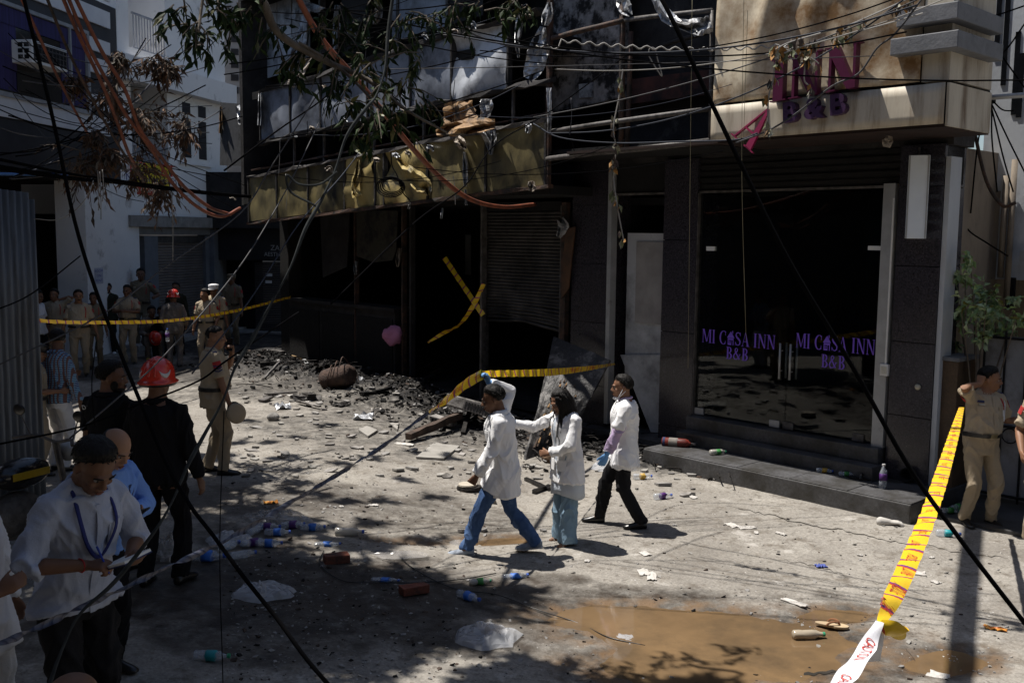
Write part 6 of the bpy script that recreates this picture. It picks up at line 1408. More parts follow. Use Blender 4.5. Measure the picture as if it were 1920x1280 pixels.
person('fireman in dusty overalls and red helmet with his back turned by the shutter', (328, 690), 541, -12, dict(head=(0, 5), wr_r=(.25, .15, .95), wr_l=(-.25, .15, .95)), top_m=m_grydust, sleeve='long', hem=.84, pants=m_grydust, belt=False, hair='helmet', skin=1, girth=1.1, hscale=.965, **FP)
person('dark-clothed man whose head shows behind the dusty fireman', (333, 668), 529, 175, dict(), top_m=m_olive, sleeve='long', hem=.82, pants=m_blktr, belt=False, skin=1, **FP)
person('khaki officer with name badge looking aside in front of the white cap', (389, 690), 541, 185, dict(head=(25, 8), wr_l=(-.26, .16, .95)), police=True, skin=0, **FP)
person('khaki officer in pale cap standing behind the one with name badge', (404, 688), 531, 170, dict(head=(20, 0), capm=m_wht), police=True, skin=1, hair='cap', **FP)
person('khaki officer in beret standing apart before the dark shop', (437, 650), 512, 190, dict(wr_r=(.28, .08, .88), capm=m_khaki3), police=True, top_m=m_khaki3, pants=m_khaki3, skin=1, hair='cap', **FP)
# ------------------------------------------------------------------ barrier tape
def tape_mat(name, base, s1, s2, per=0.16):
    m = bpy.data.materials.new(name); m.use_nodes = True; nt = m.node_tree; L = nt.links.new; b = nt.nodes['Principled BSDF']; b.inputs['Roughness'].default_value = 0.4
    uv = nd(nt, 'ShaderNodeUVMap', uv_map='uv'); sp = nd(nt, 'ShaderNodeSeparateXYZ'); L(uv.outputs[0], sp.inputs[0])
    a = nd(nt, 'ShaderNodeMath', operation='MULTIPLY_ADD'); L(sp.outputs['Y'], a.inputs[0]); a.inputs[1].default_value = 0.045; L(sp.outputs['X'], a.inputs[2])
    md = nd(nt, 'ShaderNodeMath', operation='FLOORED_MODULO'); L(a.outputs[0], md.inputs[0]); md.inputs[1].default_value = per
    prev = None
    for lo, hi, c in ((0.0, 0.016, s1), (0.016, 0.028, s2)):
        g = nd(nt, 'ShaderNodeMath', operation='GREATER_THAN'); g.inputs[1].default_value = lo; L(md.outputs[0], g.inputs[0]); l = nd(nt, 'ShaderNodeMath', operation='LESS_THAN'); l.inputs[1].default_value = hi; L(md.outputs[0], l.inputs[0])
        mu = nd(nt, 'ShaderNodeMath', operation='MULTIPLY'); L(g.outputs[0], mu.inputs[0]); L(l.outputs[0], mu.inputs[1])
        x = nd(nt, 'ShaderNodeMix', data_type='RGBA'); L(mu.outputs[0], x.inputs['Factor'])
        if prev is None: x.inputs['A'].default_value = c4(base)
        else: L(prev, x.inputs['A'])
        x.inputs['B'].default_value = c4(c); prev = x.outputs['Result']
    L(prev, b.inputs['Base Color']); MATS[name] = m; return m
m_tape = tape_mat('yellow police tape', (0.80, 0.53, 0.015), (0.16, 0.05, 0.22), (0.55, 0.05, 0.02), .15)
m_shade_tape = tape_mat('shade-tinted twisted tape', (0.085, 0.09, 0.12), (0.015, 0.02, 0.045), (0.05, 0.05, 0.08), .07)  # same police tape; the dark grey-blue colour stands in for its shade
m_tape3 = tape_mat('white caution tape', (0.72, 0.72, 0.76), (0.72, 0.72, 0.76), (0.7, 0.7, 0.74), 10)
m_tapered = mat('red tape print', (0.55, 0.05, 0.03))
class Ribbon:
    def __init__(s, pts, width, twist=None, n=10, up=(0, 0, 1), curl=0.0):
        s.P = smooth_path(pts, n); s.n = len(s.P); s.S = [0.0]
        for a, b in zip(s.P[:-1], s.P[1:]): s.S.append(s.S[-1] + (b - a).length)
        k = len(pts); tw = twist or [0] * k; wd = width if isinstance(width, (list, tuple)) else [width] * k
        s.W = []; s.A = []; s.N = []
        for i, p in enumerate(s.P):
            t = (s.P[min(i+1, s.n-1)] - s.P[max(i-1, 0)]).normalized(); f = i / (s.n - 1) * (k - 1); j = min(int(f), k - 2); q = f - j
            a = R(tw[j] + (tw[j+1] - tw[j]) * q); w = wd[j] + (wd[j+1] - wd[j]) * q
            u = Vector(up); u = (u - t * u.dot(t)).normalized(); v = t.cross(u)
            s.W.append(w); s.A.append(u * math.cos(a) + v * math.sin(a)); s.N.append(v * math.cos(a) - u * math.sin(a))
        s.curl = curl
    def at(s, l, v, off=0.0):
        l = min(max(l, 0), s.S[-1]); j = min(max(np.searchsorted(s.S, l) - 1, 0), s.n - 2); q = (l - s.S[j]) / max(1e-6, s.S[j+1] - s.S[j])
        m = lambda A: A[j] * (1 - q) + A[j+1] * q
        return m(s.P) + m(s.A) * (m(s.W) * v) + m(s.N) * (off + s.curl * (1 - 4 * v * v) * m(s.W) + 0.006 * math.sin(l * 23 + v * 3))
    def mesh(s, name, rows=4):
        vs = []; fs = []; uv = []; N = max(s.n, int(s.S[-1] / 0.03)); c = rows + 1
        for i in range(N + 1):
            l = s.S[-1] * i / N
            for r in range(c): vs.append(s.at(l, r / rows - .5)); uv.append((l, r / rows))
        for i in range(N):
            for r in range(rows): fs.append((i*c+r, i*c+r+1, (i+1)*c+r+1, (i+1)*c+r))
        me = MB().add(vs, fs).mesh(name); ul = me.uv_layers.new(name='uv')
        vi = np.empty(len(me.loops), np.int32); me.loops.foreach_get('vertex_index', vi); ul.data.foreach_set('uv', np.array(uv, np.float32)[vi].ravel()); return me
    def text(s, body, l0, h, name, m, parent, off=0.003, flip=False, v0=0.0):
        me = text_mesh(body, h, 0, 'LEFT'); me.materials.clear(); co = coords(me)
        for sgn in (1, -1):
            mm = me if sgn == 1 else me.copy(); out = []
            for x, y, z in co: out.append(s.at(l0 + (-x if flip else x), v0 + (-y if flip else y) / max(.02, s.W[min(s.n-1, int(s.n * l0 / s.S[-1]))]), off * sgn))
            mm.vertices.foreach_set('co', np.array([tuple(p) for p in out], np.float32).ravel()); mm.update(); link(name, mm, m, parent)
def tape(label, pts, width, m, twist=None, texts=(), **kw):
    rb = Ribbon(pts, width, twist, **kw); e = empty('barrier_tape', rb.P[0], label, 'tape'); o = link('ribbon', rb.mesh('ribbon'), m, e, True)
    for t in texts: rb.text(t[0], t[1], t[2], 'tape_lettering', m_tapered, o, flip=(len(t) > 3 and t[3]))
    return e
HAND = LD['W'] @ (LD['J']['wr_r'] + Vector((-.01, .05, .085)))
p0 = F.pt(*F.px(1153, 682, .12), .12)
tape('yellow police tape stretched from the hotel column to the lifted gloved hand', [p0, p0.lerp(HAND, .25) + Vector((0, 0, -.03)), p0.lerp(HAND, .6) + Vector((0, 0, -.04)), HAND], [.03, .06, .085, .07], m_tape, [10, -10, 15, 35], [('DO NOT CROSS', 1.2, .05), ('CROSS', .35, .045), ('DO NOT CROSS', 2.1, .05)])
e1 = at(805, 772, HAND.y - 1.0)
tape('yellow police tape falling from the lifted gloved hand to the left', [HAND, HAND.lerp(e1, .35) + Vector((0, 0, .02)), HAND.lerp(e1, .7), e1], [.09, .095, .085, .035], m_tape, [20, 5, -15, -40], [('CROSS', .18, .05, True), ('CROSS', .62, .05, True), ('CROSS', .95, .04, True)], curl=.15)
tape('twisted police tape, shade put into its colour, running down past the people at left', [e1, at(700, 848, 7.5), at(560, 932, 6.5), at(430, 1008, 5.85), at(300, 1070, 5.25), at(170, 1130, 4.8), at(40, 1190, 4.35), at(-60, 1232, 4.0)], .034, m_shade_tape, [0, 250, 520, 800, 1050, 1300, 1600, 1900], n=16, curl=.3)
ARM = RC['W'] @ (RC['J']['el_r'] + Vector((.02, 0, -.05)))
rt = [at(1803, 764, ARM.y - .05), at(1790, 810, 7.6), at(1766, 890, 5.6), at(1742, 962, 4.5), at(1702, 1060, 3.5), at(1670, 1128, 3.0), at(1650, 1168, 2.8)]
tape('broad yellow police tape hanging from the officer at the gate towards the camera', rt, [.05, .075, .078, .075, .066, .055, .018], m_tape, [-8, 5, -6, 6, -12, -35, -50], [], n=14, up=(1, 0, 0), curl=.05)
rb = Ribbon(rt, [.05, .075, .078, .075, .066, .055, .018], [-8, 5, -6, 6, -12, -35, -50], n=14, up=(1, 0, 0), curl=.05)
tp_ = [o for o in COL.objects if o.name.startswith('barrier_tape')][-1].children[0]
for k in range(30): rb.text(('POLICE', 'LINE')[k % 2], .5 + k * .26, .034, 'tape_lettering', m_tapered, tp_, v0=random.uniform(-.15, .1))
kt = rt[-1]
tape('knotted loose end of the yellow tape', [kt, kt + Vector((.03, -.01, -.012)), kt + Vector((.06, 0, -.03)), kt + Vector((.078, .01, -.028))], [.02, .06, .07, .04], m_tape, [60, 100, 140, 100], up=(0, 1, 0))
wt = [kt + Vector((0, 0, .005)), at(1625, 1215, 2.62), at(1600, 1250, 2.5), at(1560, 1300, 2.3)]
tape('white caution tape with red letters tied under the yellow one', wt, [.02, .05, .055, .05], m_tape3, [-40, 0, 8, 4], [('CAUTION', .14, .036), ('CAUTION', .42, .036)], up=(1, 0, 0))
tape('short grey tape end hanging behind the knot', [kt + Vector((.01, .01, 0)), at(1640, 1205, 2.8), at(1632, 1240, 2.82)], [.02, .055, .06], m_tape3, [-30, -5, 5], up=(1, 0, 0))
tape('thin yellow tape strung before the officers at far left', [at(58, 600, 14), at(130, 604, 14.6), at(240, 604, 15.8), at(330, 600, 17), at(440, 583, 18.7), at(545, 557, 20.6)], .058, m_tape, [20, 30, 10, 25, 10, 30], n=8)
fx = lambda x, y, w=.06: F.pt(*F.px(x, y, w), w)
tape('yellow tape slanting down right across the burnt doorway', [fx(833, 483), fx(868, 535), fx(906, 591)], .09, m_tape, [5, -5, 20], up=(1, 0, 0))
tape('yellow tape drooping left across the burnt doorway', [fx(907, 532), fx(888, 572), fx(862, 608), fx(832, 624), fx(802, 642, .2)], [.07, .08, .07, .08, .03], m_tape, [0, 10, -20, 20, 40], up=(1, 0, 0))
tape('yellow tape across the hotel glass door', [F.pt(*F.px(1262, 666, .05), .05), F.pt(*F.px(1300, 660, .03), .03)], .03, m_tape, [80, 80], up=(1, 0, 0)) if False else None

# ------------------------------------------------------------------ bottles
def plastic(name, c, alpha):
    return mat(name, c, tuple(x * .9 for x in c), sc=8, rough=0.12, spec=0.7, alpha=alpha)
m_pet = plastic('clear bottle plastic', (0.62, 0.68, 0.76), 0.34); m_petgrey = plastic('dusty bottle plastic', (0.5, 0.48, 0.44), 0.75); m_petmud = plastic('muddy bottle plastic', (0.42, 0.36, 0.27), 0.95)
LABC = {'purple': (0.09, 0.025, 0.17), 'blue': (0.04, 0.17, 0.62), 'teal': (0.02, 0.32, 0.36), 'green': (0.05, 0.25, 0.06), 'orange': (0.55, 0.35, 0.06), None: None}
for k_, c_ in LABC.items():
    if c_: mat('label ' + k_, c_, rough=.5)
mat('blue cap', (0.05, 0.12, 0.5)); mat('white cap', (0.7, 0.7, 0.7)); mat('green cap', (0.03, 0.3, 0.15))
def bottle(loc, yaw, label, lab='blue', size=1.0, mt=None, cap='blue cap', stand=False, crush=0.0, tilt=0.0, group=None):
    M_ = Matrix.Translation(loc) @ Matrix.Rotation(R(yaw), 4, 'Z')
    r = .037 * size; h = .24 * size
    M_ = M_ @ (Matrix.Identity(4) if stand else Matrix.Translation((-h / 2, 0, r * .95 * (1 - crush))) @ Matrix.Rotation(R(90 - tilt), 4, 'Y'))
    if not stand and crush: M_ = Matrix.Translation(loc) @ Matrix.Diagonal((1, 1, 1 - crush, 1)) @ Matrix.Translation(-Vector(loc)) @ M_
    e = empty('plastic_bottle', loc, label, 'bottle', group)
    prof = [(.75 * r, 0), (r, .01), (.97 * r, .045 * size), (r, .06 * size), (.94 * r, .075 * size), (r, .09 * size), (r, .15 * size), (.85 * r, .175 * size), (.5 * r, .205 * size), (.38 * r, .22 * size), (.38 * r, .232 * size)]
    b = MB().lathe(prof, None, 14); b.v = [tuple(M_ @ (Vector(v) * (1 + (.17 + crush * .6) * fnoise((v[0] * 40 + loc[0] * 9, v[1] * 40, v[2] * 22))))) for v in b.v]; b.build('body', mt or m_pet, e, smooth=True)
    if lab:
        lb_ = MB().lathe([(r * 1.01, .085 * size), (r * 1.05, .086 * size), (r * 1.05, .149 * size), (r * 1.01, .15 * size)], None, 14); lb_.v = [tuple(M_ @ (Vector(v) * (1 + (.15 + crush * .5) * fnoise((v[0] * 40 + loc[0] * 9, v[1] * 40, v[2] * 22))))) for v in lb_.v]; lb_.build('label_sleeve', MATS['label ' + lab], e, smooth=True)
    if cap: MB().lathe([(.45 * r, .226 * size), (.46 * r, .227 * size), (.46 * r, .244 * size), (.3 * r, .246 * size)], M_, 10).build('cap', MATS[cap], e)
    return e
def gpt(px, py): p = gnd(px, py); p.z = ground_z(p.x, p.y) + .002; return p
GB = 'discarded water bottles'
for (px, py, yaw, lab, lb_, kw) in (
    (502, 994, 5, 'purple', 'purple-label bottle at the top left of the bottle heap', {}), (548, 990, 20, 'purple', 'purple-label bottle at the top right of the heap beside the blue one', {}), (586, 994, 12, 'blue', 'blue-label bottle lying at the right end of the bottle heap', {}),
    (520, 1004, 8, 'blue', 'blue-label bottle just under the purple ones in the heap', {}), (476, 1024, 30, 'purple', 'purple-label bottle low in the middle of the heap', {}), (504, 1026, 10, 'blue', 'blue-label bottle below the middle of the heap', {}), (455, 1047, 35, None, 'clear bottle without label below the heap', {}),
    (388, 1052, 5, 'blue', 'large blue-label bottle at the left end of the heap', dict(size=1.3)), (430, 1030, 60, None, 'clear bottle half under the bag left of the heap', {}), (614, 1023, 10, 'blue', 'crushed bent blue-label bottle right of the heap', dict(crush=.4)),
    (655, 1004, 4, None, 'dusty grey bottle without label above the brick', dict(mt=m_petgrey, size=1.15)), (722, 1089, 0, 'blue', 'flattened blue bottle between the two bricks', dict(crush=.5)), (900, 1096, 15, 'green', 'small green-capped juice bottle near the striding doctor', dict(mt=m_petgrey, cap='green cap', size=.8)),
    (966, 1084, 20, 'blue', 'crushed blue-label bottle by the doctor shadow', dict(crush=.3)), (879, 1127, -40, 'blue', 'blue-label bottle on dark wet ground in the centre', {}), (397, 1238, 0, 'teal', 'teal-label bottle at bottom left', dict(cap='green cap')),
    (1243, 934, 25, 'purple', 'purple-label bottle beyond the walking doctor', {}), (1778, 1006, -10, 'teal', 'teal-label bottle in front of the gate pavement', {}), (1516, 1189, 5, None, 'muddy bottle lying in the brown puddle', dict(mt=m_petmud, cap='green cap', size=1.05)),
    (1205, 898, 10, 'orange', 'orange-label bottle in the rubble behind the doctors', {}), (480, 1000, 70, None, 'upright-leaning clear bottle behind the heap', {})):
    kw.setdefault('size', 1.0); bottle(gpt(px, py), yaw, lb_, lab, group=GB, **kw)
def ppt(px, py, z):          # point on a horizontal surface at height z
    d = ray(px, py); k = (z - CAMH) / d.z; return Vector((d.x * k, d.y * k, z))
for (px, py, yaw, lab, lb_, kw) in ((1346, 852, 20, 'green', 'green-label bottle on the plinth by the extinguisher', dict(mt=m_petgrey, cap='green cap')), (1546, 886, -20, 'orange', 'small pale bottle lying on the plinth before the steps', dict(size=.8)), (1588, 893, -25, 'green', 'green-capped bottle lying on the plinth beside the sandal', dict(size=.8, cap='green cap'))):
    bottle(ppt(px, py, .014), yaw, lb_, lab, group=GB, **kw)
bottle(ppt(1655, 915, .014), 0, 'purple-label bottle standing upright on the plinth', 'purple', 1.15, stand=True, cap='white cap', group=GB)
for q, (px, py) in enumerate(((1782, 962), (1796, 955), (1806, 965))): bottle(ppt(px, py, -.17), 30 * q, ('left', 'middle', 'right')[q] + 'most empty green bottle piled behind the broad tape', 'green', .9, cap='green cap', group=GB)
bottle(at(314, 640, 18.6), 0, 'small purple bottle beside the seated firemen', 'purple', 1.0, stand=True, group=GB)

# ------------------------------------------------------------------ litter
m_bag = plastic('translucent bag film', (0.66, 0.68, 0.72), 0.46); m_bag2 = plastic('dusty bag film', (0.42, 0.40, 0.38), 0.5)
def bag(px, py, rx, ry, h, label, m, seed):
    c = gpt(px, py); n = 26; k = 10; vs = []; fs = []
    for i in range(k + 1):
        for j in range(n):
            a = 2 * math.pi * j / n; t = i / k; rr = (1 - t) * (1 + .28 * fnoise((math.cos(a) * 1.6 + seed, math.sin(a) * 1.6, 0)) + .12 * fnoise((math.cos(a) * 5, math.sin(a) * 5, seed)))
            x, y = rx * rr * math.cos(a), ry * rr * math.sin(a); z = h * (t ** .55) * (.55 + .6 * fnoise((x * 9 + seed, y * 9, 1)) + .45 * abs(fnoise((x * 22, y * 22 + seed, 3)))) + .004
            vs.append(c + Vector((x, y, max(.003, z))))
    for i in range(k):
        for j in range(n): fs.append((i*n+j, i*n+(j+1) % n, (i+1)*n+(j+1) % n, (i+1)*n+j))
    o = MB().add(vs, fs).build('plastic_bag', m, None, smooth=False); tag(o, label, 'bag'); return o
bag(492, 1112, .26, .20, .14, 'white crumpled plastic bag on the dark ground at left', m_bag, 1.0); bag(912, 1196, .24, .24, .13, 'white crumpled plastic bag near the bottom centre', m_bag, 4.0)
bag(520, 975, .34, .22, .16, 'dusty clear plastic bag behind the bottles', m_bag2, 7.0); bag(430, 1015, .22, .18, .12, 'clear plastic bag left of the bottles', m_bag, 9.0); bag(735, 1040, .34, .12, .04, 'flat torn plastic sheet on the wet ground', m_bag2, 11.0)
bag(320, 1040, .16, .22, .30, 'grey plastic sack behind the legs of the helmeted fireman', m_bag2, 14.0); bag(1215, 805, .16, .12, .14, 'pale glassy heap beside the column', m_bag, 17.0); bag(1150, 880, .3, .2, .2, 'heap of clear broken glass and plastic behind the doctors', m_bag, 21.0); bag(1170, 1190, .16, .34, .02, 'thin clear plastic film in the puddle', m_bag, 25.0); bag(865, 1018, .14, .12, .05, 'small dusty bag by the front shoe of the doctor', m_bag2, 27.0)
def scrap(px, py, L_, W_, label, m, name, cat, yaw=0, z=None, th=.006, curl=.02, grp=None):
    c = gpt(px, py) if z is None else ppt(px, py, z); vs = []; fs = []; nu, nv = 7, 5; sd = px * .37
    for i in range(nu + 1):
        for j in range(nv + 1):
            u, v = i / nu - .5, j / nv - .5; e = 1 + .25 * fnoise((u * 5 + sd, v * 5, 2)); x, y = u * L_ * e, v * W_ * e; a = R(yaw)
            vs.append(c + Vector((x * math.cos(a) - y * math.sin(a), x * math.sin(a) + y * math.cos(a), .006 + curl * abs(fnoise((u * 4 + sd, v * 4, 5))))))
    n = nv + 1
    for i in range(nu):
        for j in range(nv): fs.append((i*n+j, (i+1)*n+j, (i+1)*n+j+1, i*n+j+1))
    o = MB().add(vs, fs).build(name, m); sm = o.modifiers.new('s', 'SOLIDIFY'); sm.thickness = th; tag(o, label, cat, grp); return o
m_paper = mat('grubby paper', (0.55, 0.53, 0.50), (0.42, 0.40, 0.37), sc=9, rough=.8); m_orangew = mat('orange wrapper', (0.62, 0.15, 0.02), (0.6, 0.4, 0.1), sc=20, rough=.4); m_bluew = mat('blue wrapper', (0.10, 0.14, 0.45))
scrap(507, 943, .14, .09, 'orange wrapper above the bottle heap', m_orangew, 'wrapper', 'wrapper', 20, curl=.06); scrap(1867, 1179, .16, .07, 'orange wrapper near the right edge', m_orangew, 'wrapper', 'wrapper', -25, curl=.03)
scrap(1540, 1062, .10, .08, 'crumpled blue wrapper on the pale street', m_bluew, 'wrapper', 'wrapper', 10, curl=.06)
GPp = 'paper scraps on the street'
for k, (px, py, L_, W_) in enumerate(((1400, 990, .18, .09), (1373, 985, .10, .16), (1465, 1002, .12, .05), (1300, 932, .12, .08), (1207, 1075, .16, .10), (1222, 1082, .20, .08), (1101, 1053, .06, .05), (1210, 1040, .12, .08), (1755, 1092, .08, .06), (1720, 1075, .14, .10), (1490, 1130, .22, .07), (1760, 1262, .14, .12), (1782, 1225, .09, .12), (575, 755, .16, .10), (545, 745, .12, .1), (700, 948, .1, .05), (640, 950, .06, .04), (758, 835, .3, .12), (1418, 1000, .08, .04), (1612, 1042, .05, .03), (1747, 1046, .05, .04), (1265, 985, .05, .03))):
    scrap(px, py, L_, W_, 'torn scrap of grubby paper lying on the street', m_paper, 'paper_scrap', 'paper', random.uniform(0, 180), grp=GPp, curl=.02)
# white rubber glove lying by the plinth corner
gb = MB(); gp_ = gpt(1668, 985) + Vector((0, 0, .03)); hand(gb, gp_, (.9, -.3, .05), (0, 0, -1), 1, 'relaxed', .006); capsule(gb, [gp_ - Vector((.09, -.03, .0)), gp_], [.05, .034])
tag(link('rubber_glove', remesh(gb, .008, 1), m_paper, None, True), 'white discarded rubber glove lying by the plinth corner', 'glove')
# flip-flop in the mud
ff = gpt(1560, 1171); fe = empty('flip_flop', ff, 'tan flip-flop lying in the mud by the puddle', 'sandal'); Mf = Matrix.Translation(ff + Vector((0, 0, .012))) @ Matrix.Rotation(R(-22), 4, 'Z')
outl = [(.13 * math.cos(t) * (1 if math.cos(t) > 0 else 1.0), (.048 + .008 * math.cos(t)) * math.sin(t) * (1 - .18 * math.sin(t) ** 2 * (math.cos(t) < .2))) for t in [i / 28 * 2 * math.pi for i in range(28)]]
MB().prism([Mf @ Vector((x, y, .022)) for x, y in outl], (0, 0, -.02)).build('sole', mat('tan foam', (0.45, 0.35, 0.22), (0.36, 0.27, 0.17)), fe, bevel=.004)
for s in (1, -1): MB().tube(smooth_path([Mf @ Vector(p) for p in ((.06, 0, .02), (.04, .015 * s, .05), (-.01, .04 * s, .045), (-.04, .046 * s, .018))], 4), .008, 6).build('strap', mat('brown strap', (0.25, 0.11, 0.05)), fe)
sl_ = ppt(1610, 898, .014); se = empty('sandal', sl_, 'black sandal lying on the plinth near the purple bottle', 'sandal'); Ms = Matrix.Translation(sl_) @ Matrix.Rotation(R(-35), 4, 'Z')
MB().prism([Ms @ Vector((x, y, .02)) for x, y in outl], (0, 0, -.018)).build('sole', m_belt, se); MB().tube(smooth_path([Ms @ Vector(p) for p in ((.03, -.05, .015), (.035, -.02, .06), (.035, .02, .06), (.03, .05, .015))], 4), .014, 6).build('strap', m_belt, se)
# bricks
m_brick = mat('red brick', (0.24, 0.075, 0.045), (0.13, 0.045, 0.03), sc=18, rough=.9, bump=.6, bsc=50, stain=(0.05, 0.035, 0.03), ssc=6)
for px, py, yaw, lb_ in ((631, 1054, 22, 'red brick lying on wet ground below the bottles'), (776, 1113, 28, 'broken red brick further right on the wet ground')):
    c = gpt(px, py); b = MB().box((-.115, -.055, 0), (.115, .055, .07), Matrix.Translation(c) @ Matrix.Rotation(R(yaw), 4, 'Z'), jit=.008).build('brick', m_brick, bevel=.006); tag(b, lb_, 'brick')
# fire extinguisher on the plinth
fe0 = ppt(1268, 838, .0) + Vector((0, 0, .062)); fx_ = empty('fire_extinguisher', fe0, 'red fire extinguisher lying on its side by the column', 'extinguisher'); Mx_ = Matrix.Translation(fe0) @ Matrix.Rotation(R(-20), 4, 'Z') @ Matrix.Rotation(R(90), 4, 'Y')
MB().lathe([(.03, -.2), (.062, -.19), (.062, .12), (.05, .16), (.02, .18), (.02, .2)], Mx_, 20).build('cylinder', mat('red enamel', (0.20, 0.028, 0.018), (0.09, 0.018, 0.014), sc=8, rough=.45), fx_, smooth=True)
MB().lathe([(.0625, -.10), (.064, -.098), (.064, .02), (.0625, .022)], Mx_, 20).build('label_band', mat('stained label', (.22, .2, .18)), fx_); MB().lathe([(.0625, -.18), (.064, -.178), (.064, -.15), (.0625, -.148)], Mx_, 20).build('dark_band', m_navyp, fx_)
MB().tube(smooth_path([Mx_ @ Vector(p) for p in ((0, 0, .19), (.03, .02, .23), (-.08, .04, .2), (-.09, .05, .1))], 4), .009, 6).build('hose', m_belt, fx_); MB().box((-.012, -.03, .2), (.012, .03, .26), Mx_).build('valve_lever', m_steel, fx_)
# pink cloth hanging on the counter end
pk = []
ph = bpy.data.objects.new('x', None); bpy.data.objects.remove(ph)
pb = MB(); c_ = F.pt(*F.px(738, 628, .15), .15); ell(pb, (0, 0, 0), (.20, .14, .19), Matrix.Translation(c_), 40, 30)
pb.v = [tuple(c_ + (Vector(v) - c_) * (1 + .30 * fnoise(Vector(v) * 5.5) + .22 * abs(fnoise(Vector(v) * 13)) - .1)) for v in pb.v]
tag(pb.build('hanging_cloth', cloth('pink cloth', (0.62, 0.26, 0.42)), None, smooth=True), 'bundled pink cloth hanging on the burnt counter post', 'cloth')
for px, py in ((404, 610),):
    pass
# ------------------------------------------------------------------ larger debris
m_burntac = mat('scorched enamel', (0.34, 0.32, 0.30), (0.20, 0.19, 0.18), sc=4, rough=.7, bump=.25, stain=(0.05, 0.045, 0.04), ssc=3, sth=(.46, .62))
ac = gpt(885, 812); ae = empty('burnt_air_conditioner', ac, 'fallen scorched grey air conditioner lying tilted on the debris', 'air conditioner'); Ma_ = Matrix.Translation(ac + Vector((.04, .3, .30))) @ Matrix.Rotation(R(-18), 4, 'Z') @ Matrix.Rotation(R(12), 4, 'Y') @ Matrix.Rotation(R(-14), 4, 'X')
MB().box((-.40, -.28, -.10), (.38, .28, .09), Ma_, jit=.02).build('case', m_burntac, ae, bevel=.015); MB().box((-.1, -.29, -.09), (.36, -.275, .06), Ma_, jit=.006).build('vent_panel', m_steel, ae)
for k in range(9): MB().box((-.08 + k * .048, -.298, -.07), (-.055 + k * .048, -.291, .04), Ma_).build('vent_slot', m_soot, ae)
MB().tube([Ma_ @ Vector((-.42 + .02 * math.cos(t), .17 * math.cos(t), .17 * math.sin(t) * .5)) for t in [i / 16 * 2 * math.pi for i in range(17)]], .012, 6).build('fan_ring', m_steel, ae)
a2 = gpt(832, 806); a2e = empty('broken_case_panel', a2, 'small scorched case panel with slots left of the fallen unit', 'panel'); Mb_ = Matrix.Translation(a2 + Vector((0, .05, .08))) @ Matrix.Rotation(R(-20), 4, 'Z') @ Matrix.Rotation(R(8), 4, 'Y')
MB().box((-.2, -.1, -.03), (.18, .1, .05), Mb_, jit=.012).build('panel', m_burntac, a2e, bevel=.01)
for k in range(6): MB().box((-.16 + k * .05, -.112, -.015), (-.13 + k * .05, -.104, .03), Mb_).build('slot', m_soot, a2e)
def beam(pa, pb_, w, h, m, label, name='charred_beam', cat='beam', lift=(0.05, 0.05), grp=None):
    a = gpt(*pa) + Vector((0, 0, lift[0])); b = gpt(*pb_) + Vector((0, 0, lift[1])); d = b - a; M_ = Matrix.Translation(a) @ d.to_track_quat('X', 'Z').to_matrix().to_4x4(); n = 7; vs = []; fs = []
    for i in range(n + 1):
        x = d.length * i / n
        for y, z in ((-w, -h), (w, -h), (w, h), (-w, h)): vs.append(M_ @ Vector((x, y + random.uniform(-.15, .15) * w, z + random.uniform(-.2, .2) * h)))
    for i in range(n):
        for j in range(4): fs.append((i*4+j, i*4+(j+1) % 4, (i+1)*4+(j+1) % 4, (i+1)*4+j))
    fs += [(3, 2, 1, 0), (n*4, n*4+1, n*4+2, n*4+3)]
    return tag(MB().add(vs, fs).build(name, m), label, cat, grp)
m_char2 = mat('charred wood', (0.030, 0.026, 0.024), (0.008, 0.0075, 0.007), sc=12, rough=.75, bump=.9, bsc=18, stretch=(1, 1, 1), stain=(0.06, 0.055, 0.052), ssc=5, sth=(.6, .74), spec=.2); m_rustplank = mat('burnt brown plank', (0.09, 0.06, 0.045), (0.03, 0.022, 0.018), sc=8, rough=.85, bump=.5)
beam((765, 832), (862, 806), .05, .05, m_rustplank, 'long dark charred beam lying before the fallen air conditioner', lift=(.08, .16))
beam((868, 820), (885, 790), .03, .03, m_char2, 'short charred strut propping the fallen air conditioner', lift=(.02, .2)); beam((905, 812), (935, 785), .035, .02, m_char2, 'charred strut at the right of the fallen air conditioner', lift=(.02, .2))
beam((488, 702), (600, 700), .05, .06, m_char2, 'burnt round log at the left of the debris line'); beam((545, 685), (600, 702), .03, .02, mat('tan lath', (.3, .2, .1)), 'thin tan lath on the ash heap', cat='lath'); beam((570, 698), (600, 728), .035, .008, m_alu, 'bent pale metal strip on the ash heap', 'metal_strip', 'strip', (.14, .02)); beam((558, 760), (600, 770), .03, .015, m_burntac, 'grey plank piece on the lit rubble', 'plank', 'plank')
beam((1000, 925), (1030, 915), .02, .03, m_belt, 'black cable piece behind the doctors', 'cable_piece', 'cable', (.02, .02)); beam((985, 900), (1030, 920), .02, .02, m_belt, 'black hose piece behind the striding doctor', 'hose_piece', 'hose', (.02, .02))
